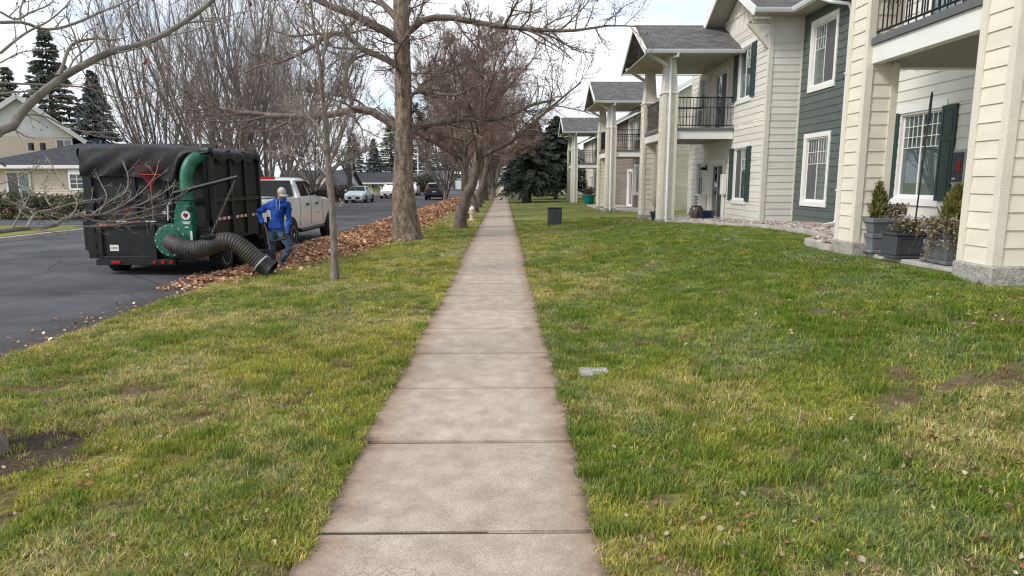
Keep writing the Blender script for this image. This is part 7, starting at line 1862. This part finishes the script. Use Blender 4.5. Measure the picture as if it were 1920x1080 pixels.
def windrow():
    rg = rng_(55)
    yk = [12.2, 13.3, 14.3, 16, 18, 20, 23, 28, 36, 50, 75]
    xr_ = lambda y: np.interp(y, yk, [-4.9, -4.5, -4.22, -3.9, -3.65, -3.5, -3.4, -3.25, -3.15, -3.0, -2.9])
    xl_ = lambda y: np.interp(y, yk, [-5.7, -5.75, -5.6, -5.45, -5.35, -5.3, -5.2, -5.1, -5.0, -5.0, -5.0])
    hh = lambda y: np.interp(y, yk, [.01, .03, .10, .22, .25, .24, .25, .28, .30, .30, .25])
    def top(x, y):
        u = (x - xl_(y)) / (xr_(y) - xl_(y)); w = np.clip(1 - (2 * u - 1) ** 2, 0, 1) ** .8
        w = w * (.72 + .55 * fbm(x * 1.7, y * 1.1, 61, 3))
        base = np.where(x > -5.05, 0, RZ + .02); return base + hh(y) * w
    # mound
    ys = np.concatenate([np.linspace(12.3, 30, 110), np.linspace(30.5, 76, 60)]); us = np.linspace(0, 1, 18)
    X = xl_(ys)[:, None] + (xr_(ys) - xl_(ys))[:, None] * us[None]; Y = np.repeat(ys[:, None], 18, 1); Z = top(X, Y) - .035
    b = (np.arange(len(ys) - 1)[:, None] * 18 + np.arange(17)[None]).ravel()
    mo = mat('leaf_mould', (.13, .07, .045), .9, .45, 14, .8, 30, col2=(.22, .13, .08), fine=.4)
    w = thing('leaf_windrow', 'long heaped windrow of brown dead leaves along the kerb', 'leaf pile', (-4.3, 20, 0)); w['kind'] = 'stuff'
    ob('mound', rawnp('mound', np.stack([X, Y, Z], -1).reshape(-1, 3), np.stack([b, b + 1, b + 19, b + 18], -1), mo, True), w)
    def scatter(n, y0, y1, size, spread=.0, pw=1.0):
        y = y0 + (y1 - y0) * rg.random(n) ** pw; u = rg.random(n) * (1 + 2 * spread) - spread
        x = xl_(y) + (xr_(y) - xl_(y)) * u; e = .05
        z = top(x, y) + rg.uniform(-.01, .045, n); gx = (top(x + e, y) - top(x - e, y)) / (2 * e); gy = (top(x, y + e) - top(x, y - e)) / (2 * e)
        N_ = _nrm(np.stack([-gx, -gy, np.ones(n)], 1)); c = LCOL[rg.integers(0, len(LCOL), n)] * rg.uniform(.7, 1.25, (n, 1))
        return leaves_mesh('loose_leaves', np.stack([x, y, z], 1), N_, size, rg, c, LEAFT)
    for a in ((17000, 12.3, 24, .085, .07), (7500, 22, 42, .12, .07), (4000, 40, 76, .18, .05)):
        o = ob('loose_leaves', scatter(*a), w); o['kind'] = 'stuff'
    # thin litter spilling over grass and asphalt
    o = ob('leaf_litter', scatter(2600, 11.4, 34, .075, .40, 1.3), w); o['kind'] = 'stuff'
    n = 300; y = 4 + 11 * rg.random(n); x = -5.15 - np.abs(rg.normal(size=n)) * .42
    P = np.stack([x, y, RZ + .03 + .012 * rg.random(n)], 1); c = LCOL[rg.integers(0, len(LCOL), n)] * rg.uniform(.8, 1.5, (n, 1))
    g = ob('gutter_litter', leaves_mesh('gutter_litter', P, np.tile([0, 0, 1.], (n, 1)), .04, rg, c, LEAFT), w); g['kind'] = 'stuff'
    n = 260; x = rg.uniform(-15, -11.5, n); y = rg.uniform(24, 66, n); P = np.stack([x, y, np.full(n, RZ + .05)], 1); c = LCOL[rg.integers(0, len(LCOL), n)] * rg.uniform(.9, 1.6, (n, 1))
    g = ob('gutter_litter', leaves_mesh('gutter_litter', P, np.tile([0, 0, 1.], (n, 1)), .13, rg, c, LEAFT), w); g['kind'] = 'stuff'
windrow()

# single leaves lying on the lawn
def fallen():
    rg = rng_(91)
    ms = [mat('leaf_tan', (.33, .21, .13), .75, .3, 20), mat('leaf_rust', (.30, .12, .055), .75, .3, 20), mat('leaf_pale', (.42, .33, .24), .75, .25, 20)]
    me = [leaf_mesh('fallen_leaf', m, 1., 1.1) for m in ms]
    # narrower curled variant
    for k in range(3):
        q = me[k].copy(); 
        for v in q.vertices: v.co.x *= .5; v.co.z *= 1.6
        me.append(q)
    labels = {0: 'right', 1: 'left'}
    spots = [(1305, 748), (1575, 902), (1620, 770), (1430, 1058), (1310, 1000), (1660, 805), (1700, 870), (1515, 965), (1300, 810), (1405, 800), (1150, 850), (1840, 1025), (1600, 1060), (1880, 640), (1480, 660), (1555, 760), (1160, 750), (1250, 880), (1140, 945), (1360, 845),
             (75, 695), (150, 700), (455, 825), (390, 970), (170, 920), (210, 1020), (300, 830), (60, 940), (560, 640), (340, 700), (520, 760), (450, 920), (100, 800), (260, 660), (620, 560), (430, 640), (690, 600), (230, 760), (350, 1060), (80, 1055)]
    for (x, y) in spots:
        side = 0 if x > 940 else 1
        z = 0.
        for _ in range(6):
            p = gpx(x, y, z); z = float(gz(p[0], p[1]))
        _put(me, rg, p[0], p[1], z, labels[side], side)
    for k in range(16):
        if k % 2: x, y, side = rg.uniform(.7, 4.6), rg.uniform(2.6, 10), 0
        else: x, y, side = rg.uniform(-4.7, -1.1), rg.uniform(2.6, 14), 1
        _put(me, rg, x, y, float(gz(x, y)), labels[side], side)
def _put(me, rg, x, y, z, lab, side):
    s = rg.uniform(.024, .045)
    e = Euler((rg.uniform(-.5, .5), rg.uniform(-.5, .5), rg.uniform(0, 6)))
    kk = int(rg.integers(0, 6) if rg.random() < .45 else 3 + rg.integers(0, 3))
    lab = ('narrow curled ' if kk > 2 else 'broad ') + ('tan', 'rust-red', 'pale beige')[kk % 3] + ' leaf lying on the lawn ' + lab + ' of the sidewalk' + (' near the camera' if y < 5 else ' farther off')
    o = ob('fallen_leaf', me[kk], None, Matrix.Translation((x, y, z + .045)) @ e.to_matrix().to_4x4() @ Matrix.Diagonal((s, s * 1.3, s, 1)))
    props(o, lab, 'leaf', 'fallen leaves on the right lawn' if side == 0 else 'fallen leaves on the left verge')
fallen()
def lawn_litter():
    rg = rng_(77); n = 5200; y = 2.4 + 11.6 * rg.random(n) ** 1.3; right = rg.random(n) < .6
    x = np.where(right, .6 + rg.random(n) ** .8 * np.minimum(.8 * y, 4.6), -1.05 - rg.random(n) * 3.9)
    k = fbm(x * 1.1, y * 1.1, 71, 3) + rg.normal(size=n) * .08 > .5; x, y = x[k], y[k]; n = len(x)
    P = np.stack([x, y, gz(x, y) + rg.uniform(.012, .035, n)], 1); c = np.array([[.36, .25, .16], [.46, .38, .28], [.22, .13, .075], [.30, .14, .07], [.12, .08, .055]])[rg.integers(0, 5, n)] * rg.uniform(.8, 1.3, (n, 1))
    o = ob('leaf_litter', leaves_mesh('leaf_litter', P, np.tile([0, 0, 1.], (n, 1)), .030, rg, c, LEAFT)); props(o, 'tiny dry leaf fragments sprinkled through the turf', 'leaf litter', kind='stuff')
lawn_litter()

# ------------------------------------------------------------------ grass: clumps of real blades
def clump(name, seed, m, nb=20, rad=.055, h=(.03, .075), w=.0042, lean=.5):
    rg = rng_(seed); V = []; F = []
    for i in range(nb):
        a = rg.uniform(0, 6.283); r = rad * math.sqrt(rg.random()); x, y = r * math.cos(a), r * math.sin(a)
        H = rg.uniform(*h); az = rg.uniform(0, 6.283); ln = lean * rg.uniform(.3, 1.4) * H; dx, dy = math.cos(az), math.sin(az); sx, sy = -dy * w / 2, dx * w / 2
        k = len(V)
        V += [(x - sx, y - sy, -.008), (x + sx, y + sy, -.008), (x + dx * ln * .35 + sx * .85, y + dy * ln * .35 + sy * .85, H * .6), (x + dx * ln * .35 - sx * .85, y + dy * ln * .35 - sy * .85, H * .6), (x + dx * ln * 1.1, y + dy * ln * 1.1, H)]
        F += [(k, k + 1, k + 2, k + 3), (k + 3, k + 2, k + 4)]
    me = raw(name, V, F, m)
    k = np.where(rg.random(nb) < .16, 1, 0)[:, None]; bv = (rg.uniform(.6, 1.45, (nb, 1)) * (1 - k) + k * np.array([[1.9, 1.5, 2.0]])) * np.ones((nb, 3))
    at_ = me.color_attributes.new('blade', 'FLOAT_COLOR', 'POINT'); at_.data.foreach_set('color', np.repeat(np.concatenate([bv, np.ones((nb, 1))], 1), 5, 0).astype(np.float32).ravel())
    return bpy.data.objects.new(name, me)
def grass():
    m = tintmat('grass_blade', 'INSTANCER', rough=.6, noise=.22, nscale=90, transl=.4, spec=.25)
    nt = m.node_tree; mu = [q for q in nt.nodes if q.type == 'VECT_MATH'][0]
    ab = nt.nodes.new('ShaderNodeAttribute'); ab.attribute_name = 'blade'; m2 = nt.nodes.new('ShaderNodeVectorMath'); m2.operation = 'MULTIPLY'
    tos = [l_.to_socket for l_ in mu.outputs[0].links]; nt.links.new(mu.outputs[0], m2.inputs[0]); nt.links.new(ab.outputs['Color'], m2.inputs[1])
    for t_ in tos: nt.links.new(m2.outputs[0], t_)
    lib = bpy.data.collections.new('grass_clumps')
    for k in range(6): lib.objects.link(clump('clump%d' % k, 500 + k, m, 26, .06, (.014, .034 + .0045 * k), .0052, .95))
    rg = rng_(12)
    xs, ys = [], []
    def fill(y0, y1, dens, xa, xb):
        n = int((y1 - y0) * (xb - xa) * dens); x = rg.uniform(xa, xb, n); y = rg.uniform(y0, y1, n)
        # keep what the camera or a step to either side could see
        k = (x > -.86 * y - 1.2) & (x < .86 * y + 1.2); xs.append(x[k]); ys.append(y[k])
    for y0, y1, d in ((1.6, 3.2, 620), (3.2, 4.5, 560), (4.5, 6, 430), (6, 8, 330), (8, 11, 210), (11, 15, 120), (15, 21, 62), (21, 30, 30)):
        fill(y0, y1, d, -5.08, SWL - .01); fill(y0, y1, d, SWR + .01, 9.0)
    # tufts leaning over the slab edges
    for y0, y1, d in ((1.6, 6, 90), (6, 14, 40)):
        n = int((y1 - y0) * d)
        for e, sg in ((SWL, -1), (SWR, 1)):
            yy = rg.uniform(y0, y1, n); xs.append(e + sg * (np.abs(rg.normal(size=n)) * .02 - .022 * sstep(.45, .75, fbm(yy * 2.3, yy * 0 + sg, 66, 3)))); ys.append(yy)
    x = np.concatenate(xs); y = np.concatenate(ys)
    bed = (x > np.interp(y, ep[:, 1], ep[:, 0]) - .05) & (y > 11.2); pat = (x > 5.4) & (y < 11.3) & (y > 7.1)
    pill = (x > 5.4) & (x < 6.05) & (((y > 7.3) & (y < 8.0)) | ((y > 10.3) & (y < 11.05)))
    bare = np.zeros(len(x), bool)
    for (tx, ty, tr) in [(-3.30, 4.16, .42), (-3.08, 12.09, .16), (-2.99, 20.5, .5), (-1.6, 25.5, .3)]:
        bare |= (np.hypot(x - tx - .1, y - ty) < tr * (.75 + .5 * fbm(x * 4, y * 4, 9, 2))) & (rg.random(len(x)) < .93)
    thin = (fbm(x * 3.4, y * 2.9 + 5, 4, 3) > .68) & (rg.random(len(x)) < .72) & (y < 12)
    stone = (x > .72) & (x < .97) & (y > 5.91) & (y < 6.08)
    k = ~(bed | pat | pill | bare | thin | stone); x, y = x[k], y[k]
    n = len(x); z = gz(x, y)
    sc = np.interp(y, [1.5, 5, 12, 30], [.82, .95, 1.4, 2.2]) * rg.uniform(.7, 1.25, n) * (.75 + .5 * fbm(x * 1.3, y * 1.3, 33, 2))
    sz = np.minimum(sc, np.interp(y, [5, 14, 30], [1.0, .95, 1.1])) * np.where((x > 4.6) & (y > 6) & (y < 24), .7, 1.)
    tuft = sstep(.60, .74, fbm(x * 4.5, y * 4.5, 44, 2)); sz = sz * (1 + .75 * tuft); sc3 = np.stack([sc, sc, sz], 1)
    tint = grass_pick(x, y, rg) * rg.uniform(.65, 1.3, (n, 1)); tint = tint * (1 - .55 * tuft[:, None]) + np.array([.115, .20, .02]) * .55 * tuft[:, None]
    me = bpy.data.meshes.new('grass'); me.vertices.add(n); me.vertices.foreach_set('co', np.stack([x, y, z], 1).astype(np.float32).ravel())
    a = me.attributes.new('cscale', 'FLOAT_VECTOR', 'POINT'); a.data.foreach_set('vector', sc3.astype(np.float32).ravel())
    a = me.attributes.new('crot', 'FLOAT_VECTOR', 'POINT'); a.data.foreach_set('vector', np.stack([rg.normal(size=n) * .12, rg.normal(size=n) * .12, rg.uniform(0, 6.283, n)], 1).astype(np.float32).ravel())
    a = me.attributes.new('tint', 'FLOAT_COLOR', 'POINT'); a.data.foreach_set('color', np.concatenate([tint, np.ones((n, 1))], 1).astype(np.float32).ravel())
    a = me.attributes.new('pick', 'INT', 'POINT'); a.data.foreach_set('value', rg.integers(0, 6, n).astype(np.int32))
    o = ob('grass', me); props(o, 'short lawn grass with green and straw-coloured patches', 'grass', kind='stuff')
    ng = bpy.data.node_groups.new('grass_scatter', 'GeometryNodeTree')
    ng.interface.new_socket('Geometry', in_out='INPUT', socket_type='NodeSocketGeometry'); ng.interface.new_socket('Geometry', in_out='OUTPUT', socket_type='NodeSocketGeometry')
    N, L = ng.nodes, ng.links; gi = N.new('NodeGroupInput'); go = N.new('NodeGroupOutput')
    ci = N.new('GeometryNodeCollectionInfo'); ci.inputs['Collection'].default_value = lib; ci.inputs['Separate Children'].default_value = True; ci.inputs['Reset Children'].default_value = True
    ip = N.new('GeometryNodeInstanceOnPoints'); ip.inputs['Pick Instance'].default_value = True
    def attr(nm, tp):
        q = N.new('GeometryNodeInputNamedAttribute'); q.data_type = tp; q.inputs['Name'].default_value = nm; return [s for s in q.outputs if s.enabled][0]
    L.new(gi.outputs[0], ip.inputs['Points']); L.new(ci.outputs[0], ip.inputs['Instance']); L.new(attr('pick', 'INT'), ip.inputs['Instance Index'])
    L.new(attr('crot', 'FLOAT_VECTOR'), ip.inputs['Rotation']); L.new(attr('cscale', 'FLOAT_VECTOR'), ip.inputs['Scale']); L.new(ip.outputs[0], go.inputs[0])
    md = o.modifiers.new('scatter', 'NODES'); md.node_group = ng
    print('grass clumps', n)
grass()
